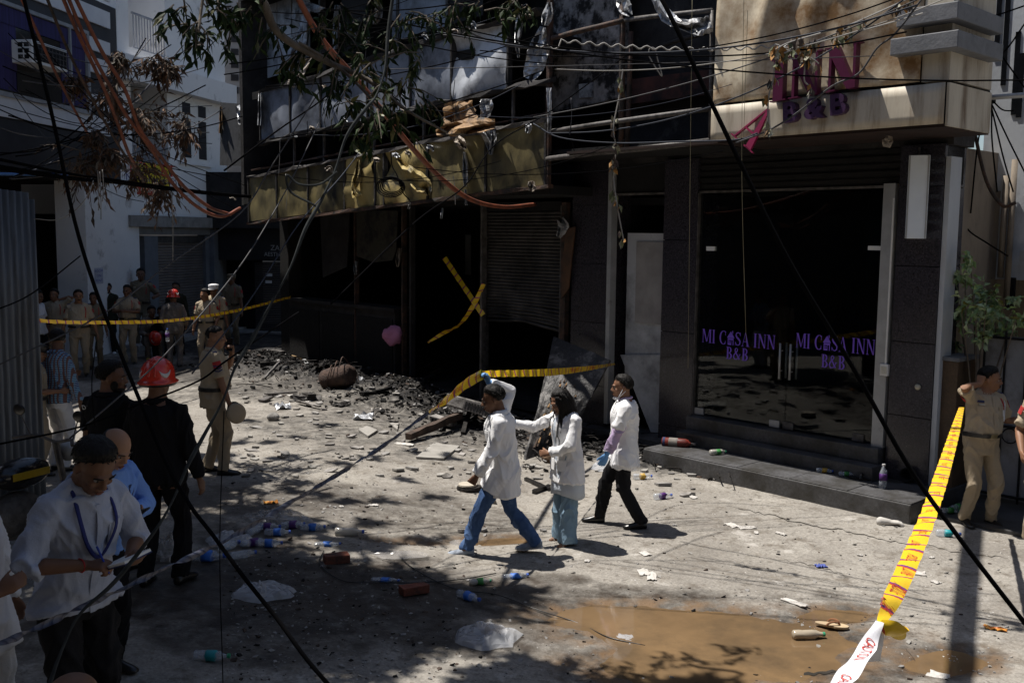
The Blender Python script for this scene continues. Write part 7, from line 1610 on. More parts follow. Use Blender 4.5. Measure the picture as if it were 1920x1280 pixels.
# burnt drum with wire hoops
dr = gpt(632, 735); de = empty('burnt_drum', dr, 'rust-brown burnt drum with wire hoops on the ash heap', 'drum'); Md_ = Matrix.Translation(dr + Vector((0, .2, .2))) @ Matrix.Rotation(R(-25), 4, 'Z') @ Matrix.Rotation(R(75), 4, 'Y')
db = MB().lathe([(.05, -.3), (.19, -.3), (.2, -.15), (.185, 0), (.2, .15), (.19, .26), (.1, .27)], None, 20); db.v = [tuple(Md_ @ (Vector(v) * (1 + .12 * fnoise(Vector(v) * 7)))) for v in db.v]; db.build('shell', mat('burnt rust shell', (0.10, 0.06, 0.045), (0.04, 0.028, 0.024), sc=10, rough=.9, bump=.9, bsc=30), de, smooth=True)
for k in range(3): MB().tube([Md_ @ Vector(((.24 + .05 * k) * math.cos(t), (.22 + .03 * k) * math.sin(t), -.1 + .14 * k + .06 * math.sin(2 * t))) for t in [i / 18 * 2 * math.pi for i in range(17 - k * 2)]], .010, 6).build('wire_hoop', m_rust, de)
# leaning charred door panel
def lean_panel():
    bl, br = gpt(986, 864), gpt(1062, 842); tl = F.pt(*F.px(1038, 630, .35), .35); tr = F.pt(*F.px(1143, 674, .30), .30); n, k = 22, 26; vs = []; fs = []
    nn = (br - bl).cross(tl - bl).normalized(); nn = nn if nn.y < 0 else -nn
    for j in range(k + 1):
        for i in range(n + 1):
            s, t = i / n, j / k; p = (bl * (1 - s) + br * s) * (1 - t) + (tl * (1 - s) + tr * s) * t
            e = .03 * fnoise((s * 3, t * 9, 2)) * (1 if i in (0, n) else .4) ; d = .010 * abs(fnoise((s * 14, t * 8, 5))) + .012 * fnoise((s * 5, t * 5, 7))
            vs.append(p + nn * d + (br - bl) * e)
    c = n + 1
    for j in range(k):
        for i in range(n): fs.append((j*c+i, j*c+i+1, (j+1)*c+i+1, (j+1)*c+i))
    return MB().add(vs, fs)
def panel_mat():
    m = mat('charred door skin', (0.028, 0.027, 0.028), (0.008, 0.008, 0.009), sc=9, rough=.5, bump=1.0, bsc=14, stain=(0.26, 0.25, 0.24), ssc=3.2, sth=(.52, .72), spec=.5); return m
lpn = empty('charred_door_panel', gpt(1020, 860), 'large charred door panel leaning against the granite column', 'panel'); po_ = lean_panel().build('panel', panel_mat(), lpn); sm = po_.modifiers.new('s', 'SOLIDIFY'); sm.thickness = .05
pv = [po_.data.vertices[i].co.copy() for i in (0, 22, 26 * 23, 26 * 23 + 22)]; nrm = (pv[1] - pv[0]).cross(pv[2] - pv[0]).normalized(); nrm = nrm if nrm.y < 0 else -nrm
for k in range(34):
    s, t = random.uniform(.06, .8), random.uniform(.04, .66); L_ = random.uniform(.06, .22); p = (pv[0] * (1 - s) + pv[1] * s) * (1 - t) + (pv[2] * (1 - s) + pv[3] * s) * t; up_ = (pv[2] - pv[0]).normalized(); sd_ = (pv[1] - pv[0]).normalized(); up_ = (up_ + sd_ * .25).normalized()
    w_ = random.uniform(.008, .018); MB().prism([p + nrm * .016 - sd_ * w_, p + nrm * .022 + sd_ * w_ - up_ * .02, p + nrm * .022 + up_ * L_ + sd_ * w_ * .6, p + nrm * .016 + up_ * L_ * .9 - sd_ * w_ * .5], nrm * -.02).build('exposed_wood_splinter', m_tanrag if k % 2 else m_rustplank, lpn)
ml = MB(); mc_ = gpt(1040, 868); ell(ml, (0, 0, 0), (.2, .16, .16), Matrix.Translation(mc_ + Vector((.05, .05, .02))), 24, 16); ml.v = [tuple(mc_ + (Vector(v) - mc_) * (1 + .35 * fnoise(Vector(v) * 6) + .25 * fnoise(Vector(v) * 15))) for v in ml.v]
tag(ml.build('earth_clod', mat('brown fibrous earth', (0.13, 0.08, 0.045), (0.06, 0.04, 0.025), sc=20, rough=1, bump=1, bsc=40)), 'brown clod of fibrous earth at the foot of the leaning panel', 'earth clod')
# stone disc
sd_ = gpt(880, 918); se_ = empty('stone_disc', sd_, 'pale round lid lying on a dark stone beside the striding doctor', 'disc'); MB().lathe([(.12, 0), (.14, .02), (.13, .05), (.06, .055)], Matrix.Translation(sd_) @ Matrix.Diagonal((1.1, .9, 1, 1)), 18).build('base', m_char2, se_); MB().lathe([(.10, .055), (.115, .06), (.112, .078), (.05, .082)], Matrix.Translation(sd_ + Vector((-.02, 0, 0))), 22).build('lid', mat('pale lid', (.5, .45, .37), (.36, .32, .26), sc=6), se_)
st_ = gpt(513, 790); sb_ = MB(); ell(sb_, (0, 0, .05), (.1, .08, .06), Matrix.Translation(st_), 14, 9); sb_.v = [tuple(st_ + (Vector(v) - st_) * (1 + .3 * fnoise(Vector(v) * 9))) for v in sb_.v]; tag(sb_.build('stone', m_conc), 'rounded grey stone on the lit ground at left', 'stone')
# H-shaped white frame scrap
hf = gpt(705, 775); he = empty('broken_rack', hf, 'small white ladder-shaped rack lying on the rubble', 'rack'); Mh_ = Matrix.Translation(hf + Vector((0, 0, .02))) @ Matrix.Rotation(R(8), 4, 'Z')
for x in (-.08, .06): MB().box((x, -.16, 0), (x + .025, .16, .02), Mh_).build('rail', m_burntac, he)
for y in (-.06, .06): MB().box((-.054, y, .002), (.059, y + .02, .018), Mh_).build('rung', m_burntac, he)
# loose slabs and concrete fragments
def chip(c, r, th, yaw, tilt, sides=6):
    pts = []; n = random.randint(4, sides)
    for i in range(n):
        a = 2 * math.pi * (i + random.uniform(-.3, .3)) / n; q = r * random.uniform(.6, 1.15); pts.append(Vector((q * math.cos(a), q * math.sin(a) * .75, 0)))
    M_ = Matrix.Translation(c) @ Matrix.Rotation(yaw, 4, 'Z') @ Matrix.Rotation(tilt[0], 4, 'X') @ Matrix.Rotation(tilt[1], 4, 'Y')
    return [M_ @ p + Vector((0, 0, th)) for p in pts], M_.to_3x3() @ Vector((0, 0, -th))
m_slab = mat('grey cement board', (0.34, 0.325, 0.30), (0.24, 0.23, 0.21), sc=5, rough=.9, bump=.3)
for pts_, lb_ in ((((780, 862), (832, 865), (862, 842), (812, 838)), 'grey cement board lying flat before the charred beam'), (((672, 812), (690, 824), (708, 812), (688, 806)), 'pale tile lying flat on the lit rubble'), (((730, 800), (745, 812), (748, 798)), 'pale cement chunk beside the twisted tape')):
    o = MB().prism([gpt(*p) + Vector((0, 0, .03)) for p in pts_], (0, 0, -.025)).build('cement_board', m_slab); tag(o, lb_, 'board')
GF = 'concrete fragments in the debris'
rng = random.Random(3)
for k in range(150):
    if k < 110: px, py = rng.uniform(450, 900), rng.uniform(740, 900)
    elif k < 135: px, py = rng.uniform(960, 1330), rng.uniform(860, 930)
    else: px, py = rng.uniform(860, 1020), rng.uniform(850, 1000)
    c = gpt(px, py); r = rng.uniform(.03, .12); pts_, ex = chip(c, r, rng.uniform(.012, .03), rng.uniform(0, 6.28), (rng.uniform(-.2, .2), rng.uniform(-.2, .2)))
    o = MB().prism(pts_, ex).build('concrete_fragment', (m_slab, m_conc, m_burntac)[k % 3]); tag(o, 'small grey concrete fragment lying in the debris on the street', 'fragment', GF)
# fine rubble: uncountable
def rubble(name, label, n, pick, rr, ms, zup=0.0):
    mb = MB(); tr = 0
    while tr < n:
        p = pick()
        if p is None: continue
        tr += 1; r = rr(); th = r * random.uniform(.15, .5); pts_, ex = chip(p + Vector((0, 0, random.uniform(0, zup))), r, th, random.uniform(0, 6.28), (random.uniform(-.5, .5), random.uniform(-.5, .5)), 5); mb.prism(pts_, ex, random.randrange(len(ms)))
    o = mb.build(name, ms); tag(o, label, 'rubble', kind='stuff'); return o
XYZ = lambda x, y: Vector((x, y, ground_z(x, y)))
def pick_ash():
    u = random.uniform(-14.5, -1.8); w = abs(random.gauss(0.3, .85)) + .05; p = F.pt(u, 0, w); 
    if u > -3.6 and w > 1.0: return None
    return XYZ(p.x, p.y)
def pick_open():
    px, py = random.uniform(420, 1900), random.uniform(720, 1275); p = gnd(px, py)
    if random.random() > .25 + .75 * sstep(1100, 600, px): return None
    if (p - F.pt(0, 0, 0)).dot(F.n) < 1.1: return None
    return XYZ(p.x, p.y)
m_coal_ = mat('coal black debris', (0.012, 0.0115, 0.0115), (0.005, 0.005, 0.005), sc=20, rough=.9, spec=.2); m_coal = m_coal_; m_ashy = mat('pale ash debris', (0.30, 0.29, 0.28), (0.16, 0.155, 0.15), sc=20)
rubble('fine_debris', 'black and grey burnt debris spread along the burnt front', 7000, pick_ash, lambda: random.choice((.010, .014, .02, .026, .036, .055)) * random.uniform(.7, 1.3), [m_coal, m_coal, m_char2, m_coal, m_coal, m_rustplank, m_coal, m_coal, m_coal, m_char2, m_coal, m_coal, m_ashy], .03)
rubble('street_grit', 'scattered grit and small chips on the street', 2600, pick_open, lambda: random.choice((.005, .007, .009, .012, .014, .022)) * random.uniform(.7, 1.4), [m_slab, m_ashy, m_coal, m_conc, m_rustplank])
GC = 'charred pieces on the ash heap'
for k in range(46):
    px, py = rng.uniform(470, 930), rng.uniform(675, 760); a = rng.uniform(-1.2, 1.2); L_ = rng.uniform(18, 62)
    beam((px, py), (px + L_ * math.cos(a), py + L_ * .35 * math.sin(a)), rng.uniform(.02, .07), rng.uniform(.008, .03), rng.choice((m_char2, m_char2, m_coal, m_rustplank, m_steel)), 'charred plank or bent strip on the ash heap along the burnt front', 'charred_plank', 'plank', (rng.uniform(.01, .1), rng.uniform(.01, .22)), GC)
for k in range(16):
    px, py = rng.uniform(480, 960), rng.uniform(690, 790); scrap(px, py, rng.uniform(.2, .5), rng.uniform(.15, .35), 'crumpled scorched sheet on the ash heap along the burnt front', rng.choice((m_burntac, m_char2, m_steel, m_foil)), 'crumpled_sheet', 'sheet', rng.uniform(0, 180), curl=rng.uniform(.08, .25), grp='crumpled sheets on the ash heap')
# burnt sticks and wires in the ash
sk = MB()
for k in range(150):
    p = None
    while p is None: p = pick_ash()
    a = random.uniform(0, 6.28); L_ = random.uniform(.2, .8); d = Vector((math.cos(a), math.sin(a), random.uniform(-.05, .25))) * L_
    sk.tube(smooth_path([p + Vector((0, 0, .02)), p + d * .5 + Vector((random.uniform(-.08, .08), random.uniform(-.08, .08), .05)), p + d + Vector((0, 0, .01))], 3), random.uniform(.004, .012), 5)
tag(sk.build('burnt_sticks', m_char2), 'tangle of burnt sticks and wires in the ash', 'debris', kind='stuff')
# wire loops lying on the wet ground
for pts_, lb_ in ((((607, 1035), (600, 1060), (640, 1090), (700, 1095), (790, 1095), (870, 1088), (930, 1078)), 'black cable lying in a long curve past the two bricks'), (((745, 1040), (775, 1068), (850, 1106), (930, 1118), (1000, 1142), (1085, 1160), (1140, 1188), (1210, 1202)), 'thin dark cable lying from the wet ground into the puddle')):
    o = MB().tube(smooth_path([gpt(*p) + Vector((0, 0, .012)) for p in pts_], 6), .0045, 6).build('ground_cable', m_belt, smooth=True); tag(o, lb_, 'cable')
# ------------------------------------------------------------------ overhead tree
m_leaf = [mat('dark green leaf', (0.015, 0.030, 0.009), (0.008, 0.017, 0.005), sc=9, rough=.7, spec=.15), mat('mid green leaf', (0.028, 0.052, 0.014), (0.016, 0.032, 0.009), sc=9, rough=.7, spec=.15), mat('yellow green leaf', (0.10, 0.10, 0.02), (0.06, 0.06, 0.015), sc=9, rough=.5)]
m_bark = mat('grey bark', (0.16, 0.135, 0.11), (0.075, 0.062, 0.05), sc=12, rough=.95, bump=.8, bsc=25, stretch=(1, 1, .3)); m_dry = [mat('dry brown leaf', (0.16, 0.085, 0.045), (0.08, 0.045, 0.026), sc=12, rough=.8), mat('dry dark leaf', (0.085, 0.06, 0.045), (0.045, 0.032, 0.025), sc=12, rough=.85), mat('dry grey leaf', (0.17, 0.155, 0.135), (0.10, 0.09, 0.08), sc=12, rough=.85)]
def leaf(mb, p, d, n, L_, W_, mi=0):
    """one folded pointed leaf"""
    d = d.normalized(); s = d.cross(n); s = s.normalized() if s.length > 1e-4 else Vector((1, 0, 0)); n = s.cross(d)
    a = p; b = p + d * L_ * .45 + s * W_ * .5 + n * W_ * .18; c = p + d * L_ - n * L_ * .12; e = p + d * L_ * .45 - s * W_ * .5 + n * W_ * .18; m = p + d * L_ * .5
    mb.add([a, b, c, e, m], [(0, 1, 4), (1, 2, 4), (0, 4, 3), (4, 2, 3)], mi)
def rv(r=1.0): return Vector((random.uniform(-r, r), random.uniform(-r, r), random.uniform(-r, r)))
def spray(mb, tw, c, rad, ntw, nl, L_, W_, nm, droop=.6, flat=1.0):
    """a leafy clump: twigs radiating from c, each set with paired leaves"""
    for k in range(ntw):
        d = rv().normalized(); d.z = d.z * flat - droop * random.uniform(.2, 1); d.normalize(); ln = rad * random.uniform(.5, 1.1); p0 = c + rv(rad * .25)
        p1 = p0 + d * ln + Vector((0, 0, -droop * ln * .3)); pm = p0.lerp(p1, .5) + Vector((0, 0, ln * .08))
        if tw is not None: tw.tube([p0, pm, p1], [.006, .005, .002], 4)
        for q in range(nl):
            t = (q + random.random()) / nl; b = (p0.lerp(pm, t * 2) if t < .5 else pm.lerp(p1, t * 2 - 1)); ld = (d * .5 + rv() * .8 + Vector((0, 0, -droop * .9))); sc_ = random.uniform(.65, 1.2)
            leaf(mb, b, ld, rv() + Vector((0, 0, .7)), L_ * sc_, W_ * sc_, random.choices(range(nm), weights=[6, 4, 1][:nm])[0])
TR = empty('street_tree', (-5.0, 5.6, 0), 'leafy green tree whose branches hang into the top of the picture', 'tree')
crown = MB(); twigs = MB(); SH_K = Vector((SUND.x / SUND.z, SUND.y / SUND.z, 1))
shade = [(100, 1150, .85), (30, 1050, .8), (200, 1050, .85), (300, 1000, .8), (250, 1200, .85), (380, 1010, .75), (420, 1110, .8), (500, 1060, .75), (520, 1140, .7), (600, 1090, .7), (680, 1110, .7), (760, 1100, .6), (840, 1130, .5), (620, 1180, .65), (740, 1175, .6), (850, 1180, .45), (440, 1210, .75), (330, 1120, .85), (350, 1260, .7), (470, 1290, .6), (560, 1235, .4),
         (470, 960, .45), (560, 985, .4), (440, 905, .3), (690, 1020, .35), (950, 1115, .3), (100, 930, .7), (230, 930, .6), (330, 905, .5), (20, 1250, .8), (140, 1290, .8), (230, 860, .5), (310, 840, .45), (90, 840, .5), (380, 930, .45), (1010, 1255, .28), (930, 1290, .3), (1180, 1285, .2), (1320, 1290, .25), (700, 1235, .4), (160, 1000, .8), (400, 860, .3)]
cl = []
for px, py, r in shade:
    g = gnd(px, py); h = random.uniform(6.6, 7.8); c = g + SH_K * h; cl.append((c, r))
    spray(crown, twigs, c, r * .95, int(78 * r / .7), 15, .19, .072, 2, .35, .6)
    if r > .45: spray(crown, None, c + Vector((0, 0, .5)), r * .95, int(46 * r / .7), 14, .19, .07, 2, .35, .6)
for q in (NB, BD, HM, DF, WT, EG, CK, BH):  # extra clumps added along the sun ray to shade these figures
    for z in (.5, 1.4):
        c = q['W'] @ Vector((0, 0, z)) + SH_K * random.uniform(5.6, 6.2); cl.append((c, .8)); spray(crown, twigs, c, .72, 66, 15, .19, .07, 2, .3, .6); spray(crown, None, c + Vector((0, 0, .5)), .7, 46, 14, .19, .07, 2, .35, .6)
for k in range(26):  # unseen clumps overhead, added to block skylight on the foreground
    c = Vector((-6.4 + 4.4 * (k % 7) / 6 + random.uniform(-.3, .3), 1.0 + 4.2 * (k // 7) / 3 + random.uniform(-.3, .3), random.uniform(6.4, 7.6))); cl.append((c, .39)); spray(crown, None, c, .95, 60, 14, .22, .085, 2, .3, .6)
# thin upper boughs over the officer on the phone and the lit ground
for px, py, r in ((560, 820, .12), (640, 870, .12), (520, 860, .16), (600, 930, .18), (720, 940, .16), (500, 830, .12), (800, 1010, .2), (760, 900, .1), (470, 790, .2), (560, 860, .22), (480, 880, .26), (540, 920, .24), (650, 940, .2), (690, 860, .16), (620, 800, .14), (820, 930, .18), (850, 860, .12), (590, 990, .26), (440, 830, .22), (700, 980, .22), (780, 850, .12), (510, 960, .3)):
    c = gnd(px, py) + SH_K * 7.4; cl.append((c, r)); spray(crown, twigs, c, r, int(5 + r * 30), 10, .15, .055, 2, .3)
# twigs that hang into view
vis = [(335, 12, 6.4, .16), (360, 40, 6.4, .18), (395, 20, 6.6, .2), (372, 78, 6.4, .12), (400, 70, 6.6, .15), (430, 30, 6.8, .18), (480, 20, 7.0, .2), (520, 60, 7.2, .2), (560, 90, 7.2, .2), (600, 60, 7.4, .22), (640, 110, 7.2, .26), (690, 140, 7.2, .28), (660, 50, 7.6, .25), (720, 90, 7.4, .26), (750, 150, 7.2, .24), (700, 200, 7.0, .26), (740, 215, 7.0, .22), (790, 180, 7.2, .18), (660, 190, 7.0, .2), (620, 150, 7.2, .16), (680, 245, 7.0, .16), (560, 140, 7.2, .1), (800, 40, 7.6, .22), (850, 15, 7.8, .2), (760, 30, 7.6, .22), (900, 12, 7.8, .16), (960, 8, 8, .14), (440, 8, 6.8, .16), (780, 120, 7.4, .12), (640, 20, 7.6, .2), (700, 20, 7.6, .2), (940, 40, 8, .06), (985, 15, 8, .1)]
for px, py, Y, r in vis:
    c = at(px, py, Y); spray(crown, twigs, c, r * 1.2, int(2 + r * 15), 8, .11, .034, 3, .8)
crown.build('crown', m_leaf, TR); 
tk = MB(); base = Vector((-5.0, 5.6, -.1)); tk.tube(smooth_path([base, base + Vector((.1, .1, 1.5)), base + Vector((.0, .4, 3.2)), base + Vector((.3, .7, 4.8))], 5), [.24 - .006 * i for i in range(16)], 12)
tk.build('trunk', m_bark, TR, smooth=True)
top_ = base + Vector((.3, .7, 4.8))
for k, (c, r) in enumerate(cl):
    if r > .4: 
        mid = top_.lerp(c, .5) + Vector((0, 0, .5)) + rv(.2); MB().tube(smooth_path([top_, mid, c], 5), [.085 - .0065 * i for i in range(11)], 7).build('limb', m_bark, TR, smooth=True)
br = [at(450, -40, 6.9), at(520, 60, 7.1), at(600, 110, 7.2), at(690, 150, 7.2), at(760, 205, 7.1), at(840, 250, 7.1)]
MB().tube(smooth_path([top_, top_.lerp(br[0], .6) + Vector((0, 0, .6))] + br, 5), [.045 - .0011 * i for i in range(36)], 7).build('limb', m_bark, TR, smooth=True)
MB().tube(smooth_path([at(560, 80, 7.15), at(640, 130, 7.2), at(720, 210, 7.05)], 5), .012, 6).build('limb', m_bark, TR); MB().tube(smooth_path([top_, at(400, -120, 6.5), at(380, 0, 6.5), at(372, 60, 6.4)], 5), .010, 6).build('limb', m_bark, TR); MB().tube(smooth_path([top_, at(800, -200, 7.6), at(850, -20, 7.8)], 6), .02, 6).build('limb', m_bark, TR)
twigs.build('twig_mass', m_bark, TR)['kind'] = 'stuff'
# bare grey hanging branch in front
gb_ = [(740, -30), (728, 60), (722, 130), (705, 180), (685, 205), (650, 255), (628, 320), (600, 380), (572, 430), (545, 500), (505, 575), (470, 640), (440, 690), (418, 750), (380, 820), (352, 872), (325, 935), (290, 995), (215, 1090), (150, 1150), (115, 1220), (90, 1290)]
n_ = len(gb_); pts_ = [at(x, y, 4.4 - 1.3 * i / n_) for i, (x, y) in enumerate(gb_)]
o = MB().tube(smooth_path(pts_, 5), [.0062 + .002 * math.sin(i * .37) for i in range((n_ - 1) * 5 + 1)], 8).build('bare_branch', mat('grey vine bark', (0.05, 0.057, 0.06), (0.025, 0.028, 0.03), sc=20, rough=.9, spec=.1), smooth=True); tag(o, 'long bare grey branch hanging crookedly through the left half', 'branch')
o = MB().tube(smooth_path([at(x, y, 4.0) for x, y in ((632, 322), (600, 345), (560, 345), (538, 328), (545, 360), (590, 385), (600, 400))], 5), .005, 6).build('bare_branch', MATS['grey vine bark']); tag(o, 'curled side shoot of the bare grey branch', 'branch')
# dried leaf bunches caught in the left cables
for k, (px, py, Y, r, lb_) in enumerate(((143, 150, 11, .16, 'beside the air conditioner window'), (205, 180, 11.5, .34, 'left of the white wall edge'), (268, 215, 12, .40, 'largest, before the lower balcony'), (342, 238, 12.5, .34, 'round one before the white window'), (160, 300, 11, .42, 'broad one over the dark opening'), (195, 285, 11, .2, 'small one beside the broad one'), (262, 322, 12, .3, 'hanging over the to-let board'), (300, 352, 12.5, .34, 'trailing below the to-let board'), (290, 118, 12, .24, 'under the upper railing'), (225, 105, 11.5, .2, 'at the corner of the black bands'), (175, 250, 11, .12, 'small dark one'), (312, 125, 12, .2, 'right of the upper railing'))):
    c = at(px, py, Y); mb = MB(); tw = MB(); spray(mb, tw, c, r, int(12 + r * 44), 8, .13, .035, 3, .9); e = empty('dried_leaf_bunch', c, 'dried brown leaf bunch on the left cables, ' + lb_, 'dried leaves', 'dried leaf bunches')
    mb.build('leaves', m_dry, e); tw.build('stems', m_bark, e)
# ------------------------------------------------------------------ shrub by the right gate
SB = empty('gate_shrub', F.pt(.62, 0, -.75), 'green broad-leaved shrub growing beside the stone gate pillar', 'shrub')
sm1 = MB(); sb0 = F.pt(.6, -.2, -.72)
for k, (px, py) in enumerate(((1785, 500), (1810, 520), (1850, 560), (1900, 575), (1765, 600), (1830, 590), (1870, 600), (1755, 630), (1800, 560), (1890, 620), (1840, 540), (1905, 600), (1820, 480))):
    w = -.55 + .25 * (k % 3); c = F.pt(*F.px(px, py, w), w); sm1.tube(smooth_path([sb0 + rv(.06), sb0.lerp(c, .5) + rv(.08) + Vector((0, 0, .12)), c], 5), [.016 - .0011 * i for i in range(11)], 6)
sm1.build('stems', m_bark, SB)
lv = MB()
for px, py, r, n in ((1785, 490, .16, 14), (1815, 485, .12, 8), (1800, 520, .2, 16), (1850, 545, .2, 14), (1830, 575, .24, 22), (1870, 580, .2, 18), (1770, 590, .16, 12), (1850, 605, .22, 20), (1800, 590, .2, 14), (1890, 600, .16, 10), (1765, 632, .15, 14), (1790, 640, .12, 8), (1900, 555, .1, 4), (1915, 600, .1, 5), (1885, 630, .14, 7), (1750, 595, .08, 4), (1830, 625, .15, 8)):
    w = random.uniform(-.7, -.1); c = F.pt(*F.px(px, py, w), w); spray(lv, None, c, r, n, 5, .10, .055, 3, .35)
lv.build('leaves', [mat('bright shrub leaf', (0.22, 0.33, 0.13), (0.13, 0.21, 0.08), sc=9, rough=.35, spec=.6), mat('pale shrub leaf', (0.32, 0.42, 0.25), (0.21, 0.28, 0.15), sc=9, rough=.35, spec=.6), mat('olive shrub leaf', (0.13, 0.13, 0.02), rough=.4)], SB)
# ------------------------------------------------------------------ cables, conduits, vines
m_cable = mat('black cable', (0.006, 0.006, 0.007), rough=1, spec=.03); m_gcable = mat('grey steel cable', (0.075, 0.075, 0.08), (0.05, 0.05, 0.055), rough=.6, spec=.2); m_wcable = mat('whitish wire', (0.34, 0.33, 0.31), (0.2, 0.19, 0.18), rough=.7); m_bcable = mat('blue grey wire', (0.035, 0.042, 0.06), rough=.7, spec=.2); m_orange = mat('orange conduit', (0.24, 0.066, 0.030), (0.13, 0.04, 0.022), sc=8, rough=.55, stain=(0.08, 0.035, 0.025), ssc=5)
def cable(label, pts, r, m=None, name='overhead_cable', cat='cable', group='overhead cables', n=6):
    P_ = [p if isinstance(p, Vector) else at(*p) for p in pts]; o = MB().tube(smooth_path(P_, n), r, 6).build(name, m or m_cable, smooth=True); return tag(o, label, cat, group)
cable('thick black cable running diagonally from top centre to the lower right', [(1225, -30, 2.9), (1262, 40, 2.85), (1330, 185, 2.8), (1400, 330, 2.75), (1480, 490, 2.7), (1600, 690, 2.65), (1700, 868, 2.6), (1800, 1010, 2.55), (1935, 1185, 2.5)], .0062)
cable('long dark cable dropping from the banded building past the fire helmets to the bottom edge', [(40, -20, 3.2), (70, 100, 3.2), (105, 250, 3.2), (140, 415, 3.2), (180, 545, 3.15), (225, 660, 3.1), (268, 765, 3.0), (310, 865, 2.9), (355, 945, 2.8), (400, 1004, 2.7), (460, 1085, 2.6), (520, 1160, 2.55), (575, 1235, 2.5), (640, 1310, 2.45)], .0060)
cable('grey steel cable sloping from the foliage down to the left edge', [(600, 170, 8), (510, 310, 7.6), (450, 400, 7.2), (310, 500, 6.6), (190, 590, 6.2), (-20, 692, 5.8)], .005, m_gcable)
cable('grey steel cable sloping down before the far officers to the black uniforms', [(612, 200, 8), (560, 310, 7.2), (512, 400, 6.7), (440, 512, 6.1), (312, 662, 5.5), (225, 742, 5.2), (130, 822, 5)], .0045, m_gcable)
cable('dark cable sagging from the left edge over the red helmet', [(-20, 836, 4.4), (150, 800, 4.4), (250, 762, 4.5), (370, 715, 4.6), (430, 672, 4.8), (560, 585, 5.2)], .005)
cable('cable crossing the corrugated sheet towards the far tape', [(-20, 586, 5), (60, 550, 5.2), (150, 480, 6)], .004)
cable('dark cable from the red helmet up through the shop sign', [(360, 700, 7), (470, 560, 8), (560, 420, 9), (640, 330, 10), (700, 250, 11)], .006, m_bcable)
cable('dark cable crossing before the ochre panels', [(620, 570, 9), (780, 415, 10), (870, 350, 10.5), (930, 270, 11), (1030, 210, 12), (1180, 100, 12)], .007)
cable('sloping dark cable before the blue-grey panels', [(420, 320, 10), (520, 245, 10.5), (600, 190, 11), (650, 145, 11)], .009)
for k, (a, b, sag, Y0, Y1, r, m) in enumerate((((640, 20), (1940, 150), 40, 9, 8, .007, m_cable), ((760, 25), (1700, 60), 62, 10, 8, .007, m_cable), ((900, 95), (1700, -10), 50, 10, 8, .006, m_cable), ((820, 60), (1720, 10), 62, 10, 8, .008, m_bcable), ((430, 120), (760, 40), 12, 9, 10, .006, m_cable), ((1000, 220), (1720, 0), 25, 10, 8, .006, m_gcable), ((720, 130), (1640, 105), 3, 9, 9, .004, m_gcable), ((700, 60), (1040, 120), 10, 10, 10, .006, m_cable), ((420, 140), (700, 70), 8, 9, 10, .006, m_cable), ((1030, 250), (1720, -20), 70, 10, 8, .007, m_bcable), ((860, 50), (1030, 90), 14, 10, 11, .009, m_gcable), ((1040, 130), (1780, -5), 45, 9, 8, .005, m_wcable))):
    pts_ = []
    for i in range(9):
        t = i / 8; pts_.append((a[0] + (b[0] - a[0]) * t, a[1] + (b[1] - a[1]) * t + sag * 4 * t * (1 - t), Y0 + (Y1 - Y0) * t))
    cable('thin overhead cable strung across the upper part of the hotel front', pts_, r, m)
rngt = random.Random(23)
for k in range(14):
    x0, y0 = rngt.uniform(470, 800), rngt.uniform(10, 330); x1 = x0 + rngt.uniform(250, 620); y1 = y0 - rngt.uniform(20, 150); sg = rngt.uniform(8, 40)
    cable('fine sagging wire before the burnt balconies', [(x0 + (x1 - x0) * i / 7, y0 + (y1 - y0) * i / 7 + sg * 4 * (i / 7) * (1 - i / 7), 10.5 + i / 7) for i in range(8)], rngt.choice((.004, .005, .007)), rngt.choice((m_cable, m_cable, m_bcable)), group='fine wires before the balconies')
for k in range(12):
    x, y = rngt.uniform(500, 1330), rngt.uniform(60, 360); h = rngt.uniform(25, 90); w = .95 + rngt.uniform(.1, .3)
    cable('burnt strand dangling from the balcony edges', [F.pt(*F.px(x, y, w), w), F.pt(*F.px(x + rngt.uniform(-4, 4), y + h * .5, w), w), F.pt(*F.px(x + rngt.uniform(-6, 6), y + h, w), w)], .006, rngt.choice((m_cable, m_gcable, m_wcable)), 'burnt_strand', 'strand', 'burnt strands on the balconies')
# left web of wires
rngw = random.Random(11)
for k in range(26):
    x0, y0 = rngw.uniform(-20, 60), rngw.uniform(60, 340); x1, y1 = rngw.uniform(260, 470), rngw.uniform(60, 400); sg = rngw.uniform(10, 60)
    pts_ = [(x0 + (x1 - x0) * i / 7, y0 + (y1 - y0) * i / 7 + sg * 4 * (i / 7) * (1 - i / 7), 10 + 3 * i / 7) for i in range(8)]
    cable('thin cable in the tangled web of wires at upper left', pts_, rngw.choice((.005, .006, .008)), rngw.choice((m_cable, m_cable, m_bcable, m_gcable)), group='tangled wires at upper left')
for k in range(7):
    d = rngw.uniform(-10, 10); cable('black cable in the sagging bundle over the lane', [(-20, 300 + d * 2, 10), (130, 328 + d, 10.5), (210, 338 + d * .6, 11), (300, 350 + d * .5, 12), (400, 362 + d * .4, 13), (470, 368 + d * .3, 13.5)], .011, m_cable, group='bundled black cables')
for k, (x, y, h) in enumerate(((183, 320, 75), (187, 322, 90), (192, 318, 60), (322, 360, 130))): cable('pale wire end dangling over the lane', [(x, y, 10.5), (x + 2, y + h * .5, 10.5), (x + rngw.uniform(-4, 6), y + h, 10.5)], .005, m_wcable, group='dangling wire ends')
cable('white wire looping before the dark opening at left', [(175, 338, 9), (165, 365, 9), (140, 395, 9), (105, 412, 9), (64, 410, 9)], .004, m_wcable)
